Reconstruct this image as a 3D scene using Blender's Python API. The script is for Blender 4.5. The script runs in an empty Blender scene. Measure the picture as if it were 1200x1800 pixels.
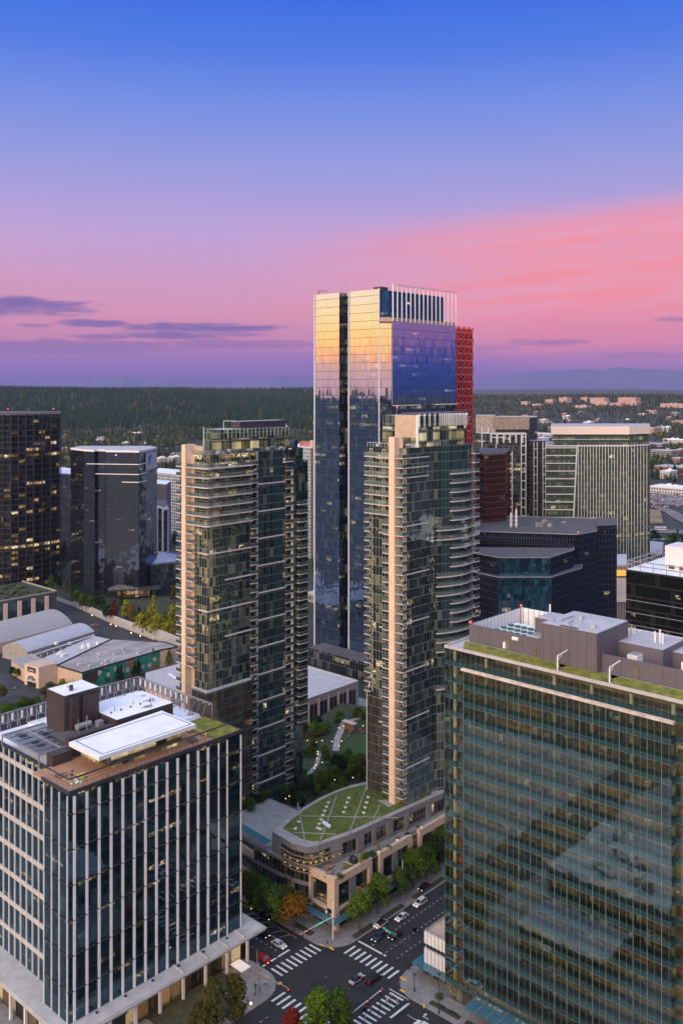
import bpy, math, random
import numpy as np
from mathutils import Vector, Matrix, noise as mnoise

# ------------------------------------------------------------------ camera, sky, sun, exposure
scene = bpy.context.scene
COL = scene.collection
YAW = math.radians(42.8)          # camera heading, turned left of the street direction (+Y)
F = (-math.sin(YAW), math.cos(YAW))
R = (math.cos(YAW), math.sin(YAW))
FOC, CAMH = 1610.0, 150.0
cam = bpy.data.cameras.new('camera'); camo = bpy.data.objects.new('camera', cam); COL.objects.link(camo)
camo.location = (0, 0, CAMH); camo.rotation_euler = (math.radians(90), 0, YAW)
cam.sensor_fit = 'HORIZONTAL'; cam.sensor_width = 36; cam.lens = 36*FOC/1200
cam.shift_y = -220/1200
cam.clip_start = 1; cam.clip_end = 60000
scene.camera = camo
scene.view_settings.view_transform = 'Standard'; scene.view_settings.look = 'None'
scene.view_settings.exposure = 0.35; scene.view_settings.gamma = 1
scene.cycles.use_denoising = True
scene.cycles.denoiser = 'OPENIMAGEDENOISE'
scene.cycles.max_bounces = 7; scene.cycles.diffuse_bounces = 2; scene.cycles.glossy_bounces = 4
scene.cycles.transmission_bounces = 4; scene.cycles.transparent_max_bounces = 10; scene.cycles.volume_bounces = 0
scene.cycles.sample_clamp_indirect = 4
scene.cycles.use_adaptive_sampling = True; scene.cycles.adaptive_threshold = 0.02

def srgb(r, g, b):
    def c(v):
        v = v/255.0
        return v/12.92 if v <= .04045 else ((v+.055)/1.055)**2.4
    return (c(r), c(g), c(b), 1)

class NT:
    """small helper that writes node graphs"""
    def __init__(s, tree): s.t = tree; s.n = tree.nodes; s.l = tree.links
    def node(s, typ, **kw):
        n = s.n.new(typ)
        for k, v in kw.items(): setattr(n, k, v)
        return n
    def put(s, sock, v):
        if v is None: return
        if isinstance(v, bpy.types.NodeSocket): s.l.new(v, sock)
        else:
            if isinstance(v, (tuple, list)) and sock.type == 'VECTOR': v = tuple(v)[:3]
            if isinstance(v, (tuple, list)) and sock.type == 'RGBA' and len(v) == 3: v = tuple(v)+(1,)
            sock.default_value = v
    def m(s, op, a, b=None, c=None, clamp=False):
        n = s.node('ShaderNodeMath', operation=op, use_clamp=clamp)
        s.put(n.inputs[0], a); s.put(n.inputs[1], b)
        if c is not None: s.put(n.inputs[2], c)
        return n.outputs[0]
    def v(s, op, a, b=None, out=0):
        n = s.node('ShaderNodeVectorMath', operation=op)
        s.put(n.inputs[0], a)
        if b is not None: s.put(n.inputs['Scale' if op == 'SCALE' else 1], b)
        return n.outputs[out]
    def mix(s, f, a, b):
        n = s.node('ShaderNodeMix', data_type='RGBA')
        s.put(n.inputs[0], f); s.put(n.inputs[6], a); s.put(n.inputs[7], b)
        return n.outputs[2]
    def xyz(s, a, b, c):
        n = s.node('ShaderNodeCombineXYZ'); s.put(n.inputs[0], a); s.put(n.inputs[1], b); s.put(n.inputs[2], c); return n.outputs[0]
    def sep(s, a):
        n = s.node('ShaderNodeSeparateXYZ'); s.put(n.inputs[0], a); return n.outputs
    def ramp(s, f, stops, interp='LINEAR'):
        n = s.node('ShaderNodeValToRGB'); cr = n.color_ramp; cr.interpolation = interp
        while len(cr.elements) < len(stops): cr.elements.new(0.5)
        for e, (p, c) in zip(cr.elements, stops):
            e.position = p; e.color = c if len(c) == 4 else tuple(c)+(1,)
        s.put(n.inputs[0], f); return n.outputs[0]
    def smooth(s, x, a, b):
        n = s.node('ShaderNodeMapRange', interpolation_type='SMOOTHSTEP')
        s.put(n.inputs[0], x); s.put(n.inputs[1], a); s.put(n.inputs[2], b); s.put(n.inputs[3], 0.0); s.put(n.inputs[4], 1.0)
        return n.outputs[0]
    def noise(s, vec, scale, detail=3, rough=.55, out=0, dim='3D'):
        n = s.node('ShaderNodeTexNoise', noise_dimensions=dim)
        s.put(n.inputs['Vector'], vec); s.put(n.inputs['Scale'], scale); s.put(n.inputs['Detail'], detail); s.put(n.inputs['Roughness'], rough)
        return n.outputs[out]
    def white(s, vec, out=0):
        n = s.node('ShaderNodeTexWhiteNoise', noise_dimensions='3D'); s.put(n.inputs[0], vec); return n.outputs[out]

world = bpy.data.worlds.new('World'); scene.world = world; world.use_nodes = True
wt = world.node_tree; wt.nodes.clear(); N = NT(wt)
tc = N.node('ShaderNodeTexCoord').outputs['Generated']
dirv = N.v('NORMALIZE', tc)
dz = N.sep(dirv)[2]
el = N.m('MULTIPLY', N.m('ARCSINE', dz), 180/math.pi)
df = N.v('DOT_PRODUCT', dirv, (F[0], F[1], 0), out=1)
dr = N.v('DOT_PRODUCT', dirv, (R[0], R[1], 0), out=1)
az = N.m('MULTIPLY', N.m('ARCTAN2', dr, df), 180/math.pi)      # degrees right of the camera heading
def epos(e): return min(1.0, max(0.0, (e+1)/46.0))
elr = N.m('DIVIDE', N.m('ADD', el, 1.0), 46.0, clamp=True)
front = N.ramp(elr, [(epos(-1), srgb(88, 84, 140)), (epos(.3), srgb(104, 92, 160)), (epos(1.4), srgb(144, 105, 176)), (epos(2.8), srgb(198, 130, 172)),
    (epos(4.6), srgb(214, 147, 177)), (epos(6.8), srgb(206, 156, 196)), (epos(9.6), srgb(188, 162, 214)), (epos(13.2), srgb(154, 156, 220)),
    (epos(16.8), srgb(118, 144, 226)), (epos(20), srgb(82, 124, 226)), (epos(23), srgb(58, 110, 224)), (epos(30), srgb(60, 100, 190)), (epos(44), (.28, .34, .48))])
back = N.ramp(elr, [(epos(-1), srgb(150, 120, 130)), (epos(.2), srgb(214, 170, 176)), (epos(1.3), srgb(232, 180, 170)), (epos(1.9), (1.25, .55, .28)),
    (epos(3.0), (1.5, .80, .25)), (epos(4.5), (1.45, .92, .42)), (epos(6.2), (1.25, .95, .66)), (epos(10), (.62, .60, .66)),
    (epos(18), (.46, .52, .66)), (epos(30), (.36, .42, .56)), (epos(44), (.30, .36, .50))])
side = N.ramp(elr, [(epos(-1), srgb(50, 70, 130)), (epos(1.2), srgb(58, 88, 168)), (epos(2.0), srgb(110, 100, 180)), (epos(3.2), srgb(186, 128, 190)),
    (epos(6), srgb(190, 132, 186)), (epos(10), srgb(120, 130, 200)), (epos(16), srgb(70, 110, 200)), (epos(30), srgb(60, 100, 180)), (epos(44), (.26, .32, .46))])
# coral band to the right of the view, its upper edge rising to the right
wob = N.noise(N.xyz(N.m('MULTIPLY', az, .06), N.m('MULTIPLY', el, .5), 3.0), 1.0, 3)
edge = N.m('ADD', N.m('ADD', 10.15, N.m('MULTIPLY', az, .055)), N.m('MULTIPLY', N.m('SUBTRACT', wob, .5), .9))
soft = N.m('SUBTRACT', 1.0, N.smooth(N.m('SUBTRACT', el, edge), -1.8, .7))
band = N.m('MULTIPLY', N.m('MULTIPLY', soft, N.smooth(el, 2.0, 5.0)), N.smooth(az, -9.0, 15.0))
streak = N.noise(N.xyz(N.m('MULTIPLY', az, .10), N.m('SUBTRACT', N.m('MULTIPLY', el, .9), N.m('MULTIPLY', az, .05)), 8.0), 1.0, 4)
coral = N.mix(N.smooth(streak, .32, .68), srgb(246, 142, 152), srgb(234, 158, 184))
front = N.mix(N.m('MULTIPLY', band, .92), front, coral)
low = N.m('MULTIPLY', N.smooth(az, 4.0, 14.0), N.m('MULTIPLY', N.smooth(el, .6, 2.6), N.m('SUBTRACT', 1.0, N.smooth(el, 3.0, 6.0))))
front = N.mix(N.m('MULTIPLY', low, .6), front, srgb(226, 128, 160))
# thin purple cloud streaks low in the sky: long soft shapes with frayed edges
wn1 = N.noise(N.xyz(N.m('MULTIPLY', az, .35), N.m('MULTIPLY', el, 1.6), 2.0), 1.0, 5, .6)
wn2 = N.noise(N.xyz(N.m('MULTIPLY', az, .9), N.m('MULTIPLY', el, 6.0), 7.0), 1.0, 4, .6)
fray = N.m('ADD', N.m('MULTIPLY', N.m('SUBTRACT', wn1, .5), 2.6), N.m('MULTIPLY', N.m('SUBTRACT', wn2, .5), 1.6))
elw = N.m('ADD', el, N.m('MULTIPLY', N.m('SUBTRACT', wn1, .5), .35))
cloud = None
for (cx_, cy_, wx_, wy_, st_) in ((25, 545, 130, 17, 1.0), (165, 573, 62, 6, .9), (350, 577, 150, 8, .95), (300, 590, 90, 8, .9), (180, 594, 50, 6, .7), (60, 577, 30, 4, .6), (410, 588, 60, 5, .6), (90, 612, 260, 12, .6), (400, 606, 180, 8, .55),
        (965, 603, 66, 7, .55), (1195, 568, 40, 5, .5), (860, 612, 60, 5, .3), (1150, 628, 90, 6, .35)):
    ca, ce = math.degrees(math.atan((cx_-600)/1610)), math.degrees(math.atan((680-cy_)/1610))
    wa, we = wx_/1610*57.3, wy_/1610*57.3
    q1 = N.m('DIVIDE', N.m('SUBTRACT', az, ca), wa); q2 = N.m('DIVIDE', N.m('SUBTRACT', elw, ce), we)
    dd = N.m('ADD', N.m('ADD', N.m('MULTIPLY', q1, q1), N.m('MULTIPLY', q2, q2)), fray)
    k_ = N.m('MULTIPLY', N.smooth(dd, 1.5, .1), st_)
    cloud = k_ if cloud is None else N.m('MAXIMUM', cloud, k_)
c2 = N.noise(N.xyz(N.m('MULTIPLY', az, .045), N.m('MULTIPLY', el, .9), 5.1), 1.0, 4, .5)
c2m = N.m('MULTIPLY', N.smooth(c2, .40, .60), N.m('SUBTRACT', 1.0, N.smooth(el, 1.8, 3.0)))
front = N.mix(N.m('MULTIPLY', c2m, .3), front, srgb(122, 98, 172))
front = N.mix(N.m('MULTIPLY', cloud, .85), front, srgb(100, 90, 165))
wisp = N.noise(N.xyz(N.m('MULTIPLY', az, .05), N.m('SUBTRACT', N.m('MULTIPLY', el, .5), N.m('MULTIPLY', az, .02)), 14.0), 1.0, 5, .6)
front = N.mix(N.m('MULTIPLY', N.smooth(wisp, .45, .75), N.m('MULTIPLY', N.m('MULTIPLY', N.smooth(el, 3.0, 6.0), N.smooth(el, 11.0, 8.0)), .22)), front, srgb(236, 168, 190))
hx = N.v('NORMALIZE', N.v('MULTIPLY', dirv, (1, 1, 0)))
gold = N.smooth(N.v('DOT_PRODUCT', hx, (0.0, -1.0, 0), out=1), -.35, .62)
rgt = N.smooth(N.v('DOT_PRODUCT', hx, (.68, .73, 0), out=1), .5, .92)
rear = N.mix(rgt, front, side)
skyc = N.mix(gold, rear, back)
skyc = N.mix(N.smooth(el, -.5, -2.0), skyc, (.03, .03, .04, 1)) if False else skyc
# the sky out of view (overhead and behind, above the sunset) is raised in strength to brighten the ground
over = N.m('ADD', N.m('MULTIPLY', N.smooth(el, 26.0, 55.0), 1.9), N.m('MULTIPLY', gold, .35))
bg = N.node('ShaderNodeBackground'); N.put(bg.inputs[0], skyc); N.put(bg.inputs[1], N.m('ADD', .80, over))
# the physical sky adds a little of its own dusk light to the afterglow colours
ns = N.node('ShaderNodeTexSky', sky_type='NISHITA'); ns.sun_disc = False; ns.sun_elevation = math.radians(4); ns.sun_rotation = math.radians(180)
bg2 = N.node('ShaderNodeBackground'); N.put(bg2.inputs[0], ns.outputs[0]); bg2.inputs[1].default_value = 0.0
ad = N.node('ShaderNodeAddShader'); N.l.new(bg.outputs[0], ad.inputs[0]); N.l.new(bg2.outputs[0], ad.inputs[1])
wo = N.node('ShaderNodeOutputWorld'); N.l.new(ad.outputs[0], wo.inputs[0])
world.cycles.sampling_method = 'MANUAL'; world.cycles.sample_map_resolution = 512

sunl = bpy.data.lights.new('sun', 'SUN'); sun = bpy.data.objects.new('sun', sunl); COL.objects.link(sun)
sunl.energy = 2.8; sunl.angle = math.radians(46); sunl.color = (1.0, .72, .48)
sun.rotation_euler = Vector((.15, -.95, .32)).to_track_quat('Z', 'Y').to_euler()

# ------------------------------------------------------------------ point helpers
def W(px, d):
    l = (px-600)/FOC*d
    return (F[0]*d+R[0]*l, F[1]*d+R[1]*l)
def G(px, py, z=0.0):
    return W(px, FOC*(CAMH-z)/(py-680))
def dep(x, y): return x*F[0]+y*F[1]
def pxof(x, y): return 600+FOC*(x*R[0]+y*R[1])/dep(x, y)
def zat(py, d): return CAMH-(py-680)*d/FOC
def ground_z(x, y):
    d = x*F[0]+y*F[1]; l = x*R[0]+y*R[1]; r = math.hypot(x, y)
    if r < 1100: return 0.0
    a = math.atan2(l, d)
    def sm(e0, e1, v):
        t = min(1, max(0, (v-e0)/(e1-e0))); return t*t*(3-2*t)
    w = sm(-.02, .12, a) if abs(a) < 1.2 else .5
    nz = mnoise.noise(Vector((x/1500, y/1500, 3.3)))+.5*mnoise.noise(Vector((x/600, y/600, 9.1)))
    left = 30*mnoise.noise(Vector((x/1100+5, y/1100, 1.3)))*sm(3300, 4600, r)+24*sm(1400, 2600, r)+104*sm(2800, 4700, r)+14*nz*sm(1400, 4000, r)
    right = 22*sm(1200, 2400, r)+70*sm(2200, 4300, r)+20*nz*sm(1400, 3600, r)-30*sm(5000, 6500, r)+48*sm(7400, 9500, r)
    left -= max(0, a+.2)*120*sm(3000, 4700, r)
    if abs(a) > .8:
        return (118+16*nz)*sm(1300, 2500, r)
    return left*(1-w)+right*w

# ------------------------------------------------------------------ mesh helpers
OFF = {}
class MB:
    def __init__(s): s.v = []; s.f = []; s.uv = []; s.mi = []
    def face(s, pts, uv=None, m=0):
        b = len(s.v); s.v.extend(pts); s.f.append(tuple(range(b, b+len(pts))))
        s.uv.append(uv if uv else [(p[0], p[1]) for p in pts]); s.mi.append(m)
    def quadwall(s, a, b, z0, z1, u0=0.0, m=0):
        L = math.hypot(b[0]-a[0], b[1]-a[1])
        s.face([(a[0], a[1], z0), (b[0], b[1], z0), (b[0], b[1], z1), (a[0], a[1], z1)], [(u0, z0), (u0+L, z0), (u0+L, z1), (u0, z1)], m)
        return u0+L
    def prism(s, poly, z0, z1, m=0, mt=None, mb=None, bottom=True, top=True, closed=True):
        """poly counter-clockwise seen from above"""
        u = 0.0; n = len(poly)
        for i in range(n if closed else n-1):
            u = s.quadwall(poly[i], poly[(i+1) % n], z0, z1, u, m)
        if top: s.face([(p[0], p[1], z1) for p in poly], None, m if mt is None else mt)
        if bottom: s.face([(p[0], p[1], z0) for p in reversed(poly)], None, m if mb is None else mb)
        return s
    def box(s, x0, x1, y0, y1, z0, z1, m=0, mt=None):
        return s.prism([(x0, y0), (x1, y0), (x1, y1), (x0, y1)], z0, z1, m, mt)
    def beam(s, p, q, w, h=None, m=0, up=(0, 0, 1)):
        h = h or w; p = Vector(p); q = Vector(q); d = (q-p).normalized(); u = Vector(up)
        if abs(d.dot(u)) > .98: u = Vector((1, 0, 0))
        sx = d.cross(u).normalized()*(w/2); sy = sx.cross(d).normalized()*(h/2)
        c = [(-1, -1), (1, -1), (1, 1), (-1, 1)]
        A = [tuple(p+sx*i+sy*j) for i, j in c]; B = [tuple(q+sx*i+sy*j) for i, j in c]
        for i in range(4):
            j = (i+1) % 4; L = (q-p).length
            s.face([A[j], A[i], B[i], B[j]], [(0, 0), (w, 0), (w, L), (0, L)], m)
        s.face(A, None, m); s.face(B[::-1], None, m); return s
    def cyl(s, p, q, r0, r1=None, n=8, m=0):
        r1 = r0 if r1 is None else r1; p = Vector(p); q = Vector(q); d = (q-p).normalized()
        u = Vector((0, 0, 1)) if abs(d.z) < .9 else Vector((1, 0, 0)); a = d.cross(u).normalized(); b = d.cross(a)
        A = []; B = []
        for i in range(n):
            t = 2*math.pi*i/n; w = a*math.cos(t)-b*math.sin(t)
            A.append(tuple(p+w*r0)); B.append(tuple(q+w*r1))
        for i in range(n):
            j = (i+1) % n
            s.face([A[i], A[j], B[j], B[i]], None, m)
        if r0 > 0: s.face(A[::-1], None, m)
        if r1 > 0: s.face(B, None, m)
        return s
    def ell(s, c, r, n=8, k=5, m=0, jit=0.0, rnd=None):
        rows = []
        for j in range(k+1):
            ph = math.pi*j/k; row = []
            for i in range(n):
                t = 2*math.pi*i/n; q = 1+(rnd.uniform(-jit, jit) if rnd else 0)
                row.append((c[0]+r[0]*math.sin(ph)*math.cos(t)*q, c[1]+r[1]*math.sin(ph)*math.sin(t)*q, c[2]-r[2]*math.cos(ph)*q))
            rows.append(row)
        for j in range(k):
            for i in range(n):
                i2 = (i+1) % n
                if j == 0: s.face([rows[0][0], rows[1][i2], rows[1][i]], None, m)
                elif j == k-1: s.face([rows[j][i], rows[j][i2], rows[k][0]], None, m)
                else: s.face([rows[j][i], rows[j][i2], rows[j+1][i2], rows[j+1][i]], None, m)
        return s
    def build(s, name, mats, parent=None, smooth=False):
        o = (0, 0, 0) if parent is None else OFF.get(parent.name, (0, 0, 0))
        me = bpy.data.meshes.new(name)
        V = np.array(s.v, dtype=np.float64).reshape(-1, 3)-np.array(o)
        me.from_pydata(V.tolist(), [], s.f)
        uvl = me.uv_layers.new(name='UVMap')
        flat = np.array([c for f in s.uv for p in f for c in p[:2]], dtype=np.float32)
        uvl.data.foreach_set('uv', flat)
        if not isinstance(mats, (list, tuple)): mats = [mats]
        for m_ in mats: me.materials.append(m_)
        if len(mats) > 1: me.polygons.foreach_set('material_index', s.mi)
        if smooth: me.polygons.foreach_set('use_smooth', [True]*len(s.f))
        me.update()
        ob = bpy.data.objects.new(name, me); COL.objects.link(ob)
        if parent is not None: ob.parent = parent; OFF[ob.name] = o
        return ob
def tag(o, label=None, cat=None, group=None, kind=None):
    if label: o['label'] = label
    if cat: o['category'] = cat
    if group: o['group'] = group
    if kind: o['kind'] = kind
    return o
def thing(name, label, cat, loc=(0, 0, 0), group=None):
    o = bpy.data.objects.new(name, None); COL.objects.link(o); o.location = loc; o.empty_display_size = 1
    OFF[o.name] = tuple(loc); return tag(o, label, cat, group)
def structure(mb, name, mats): return tag(mb.build(name, mats), kind='structure')
def copy_tree(o, parent=None):
    c = o.copy(); COL.objects.link(c)
    if parent is not None: c.parent = parent
    for ch in list(o.children): copy_tree(ch, c)
    return c

# ------------------------------------------------------------------ materials
def newmat(name):
    m = bpy.data.materials.new(name); m.use_nodes = True; m.node_tree.nodes.clear(); return m, NT(m.node_tree)
def finish(n, sh):
    o = n.node('ShaderNodeOutputMaterial'); n.l.new(sh, o.inputs[0])
def pmat(name, col, rough=.7, metal=0.0, var=.25, scale=.6, bump=0.0, spec=.5, stretch=None, emit=None, estr=0, grain=0.0):
    m, n = newmat(name)
    p = n.node('ShaderNodeBsdfPrincipled')
    co = n.node('ShaderNodeTexCoord').outputs['Object']
    if stretch: co = n.v('MULTIPLY', co, stretch)
    nz = n.noise(co, scale, 5, .6)
    c = tuple(col[:3])
    a = tuple(max(0, x*(1-var)) for x in c); b = tuple(x*(1+var) for x in c)
    cc = n.mix(n.smooth(nz, .3, .7), a+(1,), b+(1,))
    if grain:
        g = n.noise(co, scale*9, 3, .7)
        cc = n.mix(n.m('MULTIPLY', n.smooth(g, .45, .75), grain), cc, tuple(x*.45 for x in c)+(1,))
    n.put(p.inputs['Base Color'], cc)
    n.put(p.inputs['Roughness'], rough); n.put(p.inputs['Metallic'], metal); n.put(p.inputs['Specular IOR Level'], spec)
    if bump:
        bn = n.node('ShaderNodeBump'); bn.inputs['Strength'].default_value = bump; bn.inputs['Distance'].default_value = .1
        n.put(bn.inputs['Height'], n.noise(co, scale*6, 4)); n.l.new(bn.outputs[0], p.inputs['Normal'])
    if emit: n.put(p.inputs['Emission Color'], tuple(emit[:3])+(1,)); n.put(p.inputs['Emission Strength'], estr)
    finish(n, p.outputs[0]); return m
def emat(name, col, s):
    m, n = newmat(name); e = n.node('ShaderNodeEmission'); n.put(e.inputs[0], tuple(col[:3])+(1,)); n.put(e.inputs[1], s); finish(n, e.outputs[0])
    m.cycles.emission_sampling = 'NONE' if s < 10 else 'AUTO'
    return m

def facade(name, pw=1.5, fh=3.6, tint=(.6, .75, .8), inner=(.012, .02, .022), blind=(.12, .13, .12), blindp=.25, spandrel=None, sp=.25,
           mull=.06, frame=(.25, .25, .25), hline=.10, lit=.05, litcol=(1.0, .62, .22), lits=1.2, room=3, refl=.3, wob=.012, wave=.02, wscale=.35,
           colpanel=0.0, panelcol=(.04, .07, .075), seed=1.0, soft=False, lit_v=(.3, 1.0), clear=None, lowfrac=0.0, litband=None, rough=.02, fspec=.5):
    """a glazed wall: UV in metres, u along the wall and v its height"""
    m, n = newmat(name)
    uv = n.sep(n.node('ShaderNodeTexCoord').outputs['UV']); u, v = uv[0], uv[1]
    cu = n.m('DIVIDE', u, pw); cv = n.m('DIVIDE', v, fh)
    iu, iv = n.m('FLOOR', cu), n.m('FLOOR', cv); fu, fv = n.m('FRACT', cu), n.m('FRACT', cv)
    cell = n.xyz(iu, iv, seed); wv = n.white(cell); wc = n.white(cell, 1)
    geo = n.node('ShaderNodeNewGeometry')
    nz = n.noise(n.xyz(u, v, seed), wscale, 2, .5, out=1)
    nrm = n.v('NORMALIZE', n.v('ADD', geo.outputs['Normal'], n.v('ADD', n.v('SCALE', n.v('SUBTRACT', wc, (.5, .5, .5)), wob), n.v('SCALE', n.v('SUBTRACT', nz, (.5, .5, .5)), wave))))
    fr = n.node('ShaderNodeFresnel'); fr.inputs[0].default_value = 1.5
    fac = n.m('ADD', refl, n.m('MULTIPLY', fr.outputs[0], 1-refl))
    # what shows inside: dark rooms, some blinds, some lit
    w2 = n.white(n.xyz(iu, iv, seed+7.7))
    fine = n.noise(n.xyz(n.m('MULTIPLY', u, 1.1), n.m('MULTIPLY', v, 1.9), seed), 1.0, 3, .6)
    base = n.mix(n.m('MULTIPLY', n.m('GREATER_THAN', w2, 1-blindp), n.m('ADD', .3, n.m('MULTIPLY', wv, .7))), inner, blind)
    base = n.mix(n.m('MULTIPLY', n.smooth(fine, .5, .75), .5), base, tuple(x*2.2+.004 for x in inner))
    roomc = n.xyz(n.m('FLOOR', n.m('DIVIDE', cu, room)), iv, seed+3.1)
    rw = n.white(roomc)
    big = n.noise(n.xyz(n.m('MULTIPLY', u, .03), n.m('MULTIPLY', v, .06), seed), 1.0, 1)
    litm = n.m('GREATER_THAN', n.m('ADD', rw, n.m('MULTIPLY', n.m('SUBTRACT', big, .5), .5)), 1-lit)
    if litband:
        for (b0, b1, pr) in litband:
            inb = n.m('MULTIPLY', n.m('GREATER_THAN', v, b0), n.m('LESS_THAN', v, b1))
            litm = n.m('MAXIMUM', litm, n.m('MULTIPLY', inb, n.m('GREATER_THAN', rw, 1-pr)))
    litn = n.m('MULTIPLY', n.smooth(fine, .42, .68), n.m('ADD', .25, n.m('MULTIPLY', wv, .9))) if not soft else n.m('MULTIPLY', n.m('ADD', .25, n.m('MULTIPLY', fine, .9)), n.m('ADD', .35, n.m('MULTIPLY', wv, .5)))
    vm = n.m('MULTIPLY', n.smooth(fv, lit_v[0], lit_v[0]+.25), n.smooth(fv, lit_v[1]+.05, lit_v[1]-.15))
    lite = n.m('MULTIPLY', n.m('MULTIPLY', litm, litn), n.m('MULTIPLY', vm, lits))
    if spandrel:
        sm_ = n.m('LESS_THAN', fv, sp)
        base = n.mix(sm_, base, n.mix(n.m('MULTIPLY', wv, .35), spandrel, tuple(x*.6 for x in spandrel)))
        lite = n.m('MULTIPLY', lite, n.m('SUBTRACT', 1.0, sm_))
    if colpanel:
        cp = n.m('GREATER_THAN', n.white(n.xyz(iu, 0.0, seed+11)), 1-colpanel)
        base = n.mix(cp, base, panelcol); lite = n.m('MULTIPLY', lite, n.m('SUBTRACT', 1.0, cp))
    dif = n.node('ShaderNodeBsdfDiffuse'); n.put(dif.inputs[0], base)
    em = n.node('ShaderNodeEmission')
    rw2 = n.white(n.v('ADD', roomc, (0.0, 0.0, 5.0))); lite = n.m('MULTIPLY', lite, n.m('ADD', .25, n.m('MULTIPLY', n.m('POWER', rw2, 2.0), 1.9)))
    n.put(em.inputs[0], n.mix(n.m('POWER', rw2, 1.5), tuple(litcol)+(1,), (1.0, .80, .48, 1))); n.put(em.inputs[1], lite)
    a1 = n.node('ShaderNodeAddShader'); n.l.new(dif.outputs[0], a1.inputs[0]); n.l.new(em.outputs[0], a1.inputs[1]); ins = a1.outputs[0]
    if clear:
        tr = n.node('ShaderNodeBsdfTransparent'); n.put(tr.inputs[0], tuple(clear)+(1,))
        mx = n.node('ShaderNodeMixShader'); keep = n.m('LESS_THAN', fv, sp)
        n.put(mx.inputs[0], keep); n.l.new(tr.outputs[0], mx.inputs[1]); n.l.new(ins, mx.inputs[2]); ins = mx.outputs[0]
    gl = n.node('ShaderNodeBsdfGlossy'); n.put(gl.inputs['Color'], tuple(tint)+(1,)); gl.inputs['Roughness'].default_value = rough; n.l.new(nrm, gl.inputs['Normal'])
    g1 = n.node('ShaderNodeMixShader'); n.put(g1.inputs[0], fac); n.l.new(ins, g1.inputs[1]); n.l.new(gl.outputs[0], g1.inputs[2]); out = g1.outputs[0]
    if mull or hline:
        mk = n.m('LESS_THAN', fu, mull/pw) if mull else None
        hk = n.m('LESS_THAN', fv, hline/fh) if hline else None
        fm = mk if hk is None else (hk if mk is None else n.m('MAXIMUM', mk, hk))
        p = n.node('ShaderNodeBsdfPrincipled'); n.put(p.inputs['Base Color'], tuple(frame)+(1,)); p.inputs['Roughness'].default_value = .45; p.inputs['Specular IOR Level'].default_value = fspec
        g2 = n.node('ShaderNodeMixShader'); n.put(g2.inputs[0], fm); n.l.new(out, g2.inputs[1]); n.l.new(p.outputs[0], g2.inputs[2]); out = g2.outputs[0]
    finish(n, out); m.cycles.emission_sampling = 'NONE'; return m

# ------------------------------------------------------------------ shared materials
M = {}
M['asphalt'] = pmat('asphalt', (.019, .019, .022), .8, var=.22, scale=.25, grain=.25)
M['asphalt_old'] = pmat('asphalt_old', (.035, .035, .04), .8, var=.3, scale=.12, grain=.2)
M['sidewalk'] = pmat('sidewalk', (.22, .21, .20), .8, var=.15, scale=.5, grain=.15)
M['kerb'] = pmat('kerb', (.30, .29, .28), .8, var=.1)
M['paint'] = pmat('road_paint', (.62, .62, .60), .6, var=.18, scale=1.5, grain=.35)
M['tactile'] = pmat('tactile_yellow', (.75, .36, .04), .6, var=.1)
M['white_roof'] = pmat('white_roof', (.80, .79, .80), .6, var=.07, scale=.25, grain=.12)
M['grey_roof'] = pmat('grey_roof', (.42, .41, .42), .7, var=.12, scale=.2, grain=.2)
M['lilac_roof'] = pmat('pale_gravel_roof', (.40, .38, .40), .8, var=.1, scale=.3, grain=.15)
M['dark_roof'] = pmat('dark_roof', (.085, .08, .085), .8, var=.25, scale=.3, grain=.3)
M['white_metal'] = pmat('white_metal', (.76, .75, .75), .4, var=.05)
M['fin'] = pmat('pale_fin', (.72, .70, .71), .45, var=.06)
M['steel'] = pmat('steel', (.30, .31, .33), .4, metal=.3, var=.1)
M['dark_metal'] = pmat('dark_metal', (.035, .035, .04), .5, var=.2)
M['brown_metal'] = pmat('brown_panel', (.050, .036, .034), .55, var=.15, scale=.4)
M['mauve'] = pmat('mauve_panel', (.115, .10, .115), .5, var=.07, scale=.3)
M['mauve_d'] = pmat('mauve_panel_joint', (.07, .06, .07), .5, var=.07)
M['beige'] = pmat('beige_stone', (.52, .38, .27), .8, var=.10, scale=.5, grain=.1)
M['beige_col'] = pmat('beige_precast', (.72, .53, .39), .7, var=.06, scale=.4)
M['tan'] = pmat('tan_stucco', (.50, .37, .28), .85, var=.1, scale=.4)
M['concrete'] = pmat('concrete', (.30, .28, .26), .8, var=.14, scale=.4, grain=.15)
M['pale_conc'] = pmat('pale_concrete', (.44, .42, .40), .8, var=.12, scale=.4, grain=.12)
M['greystone'] = pmat('grey_stone', (.17, .165, .17), .75, var=.12, scale=.5, grain=.12)
M['deck'] = pmat('timber_deck', (.36, .19, .11), .7, var=.2, scale=1.2, grain=.15)
M['wood'] = pmat('wood', (.30, .17, .09), .6, var=.2, scale=2)
M['grass'] = pmat('roof_grass', (.085, .112, .014), .95, var=.45, scale=.9, bump=.6, grain=.35)
M['moss'] = pmat('sedum', (.17, .165, .018), .95, var=.4, scale=.5, bump=.6, grain=.35)
M['lawn'] = pmat('lawn', (.028, .060, .010), .95, var=.35, scale=.8, bump=.4, grain=.25)
M['soil'] = pmat('planting_soil', (.035, .04, .02), .95, var=.4, scale=.8, grain=.4)
M['teal_glass'] = pmat('teal_canopy_glass', (.05, .14, .18), .12, var=.2, scale=.8, spec=.8)
M['rail_glass'] = None
M['hull_white'] = pmat('white_paint', (.70, .70, .70), .25, var=.03)
M['red'] = pmat('red_metal', (.80, .06, .03), .5, var=.12)
M['black'] = pmat('black', (.012, .012, .014), .5, var=.2)
M['terracotta'] = pmat('terracotta', (.22, .08, .045), .8, var=.2)
M['warm'] = emat('warm_lamp', (1, .62, .28), 6)
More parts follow.
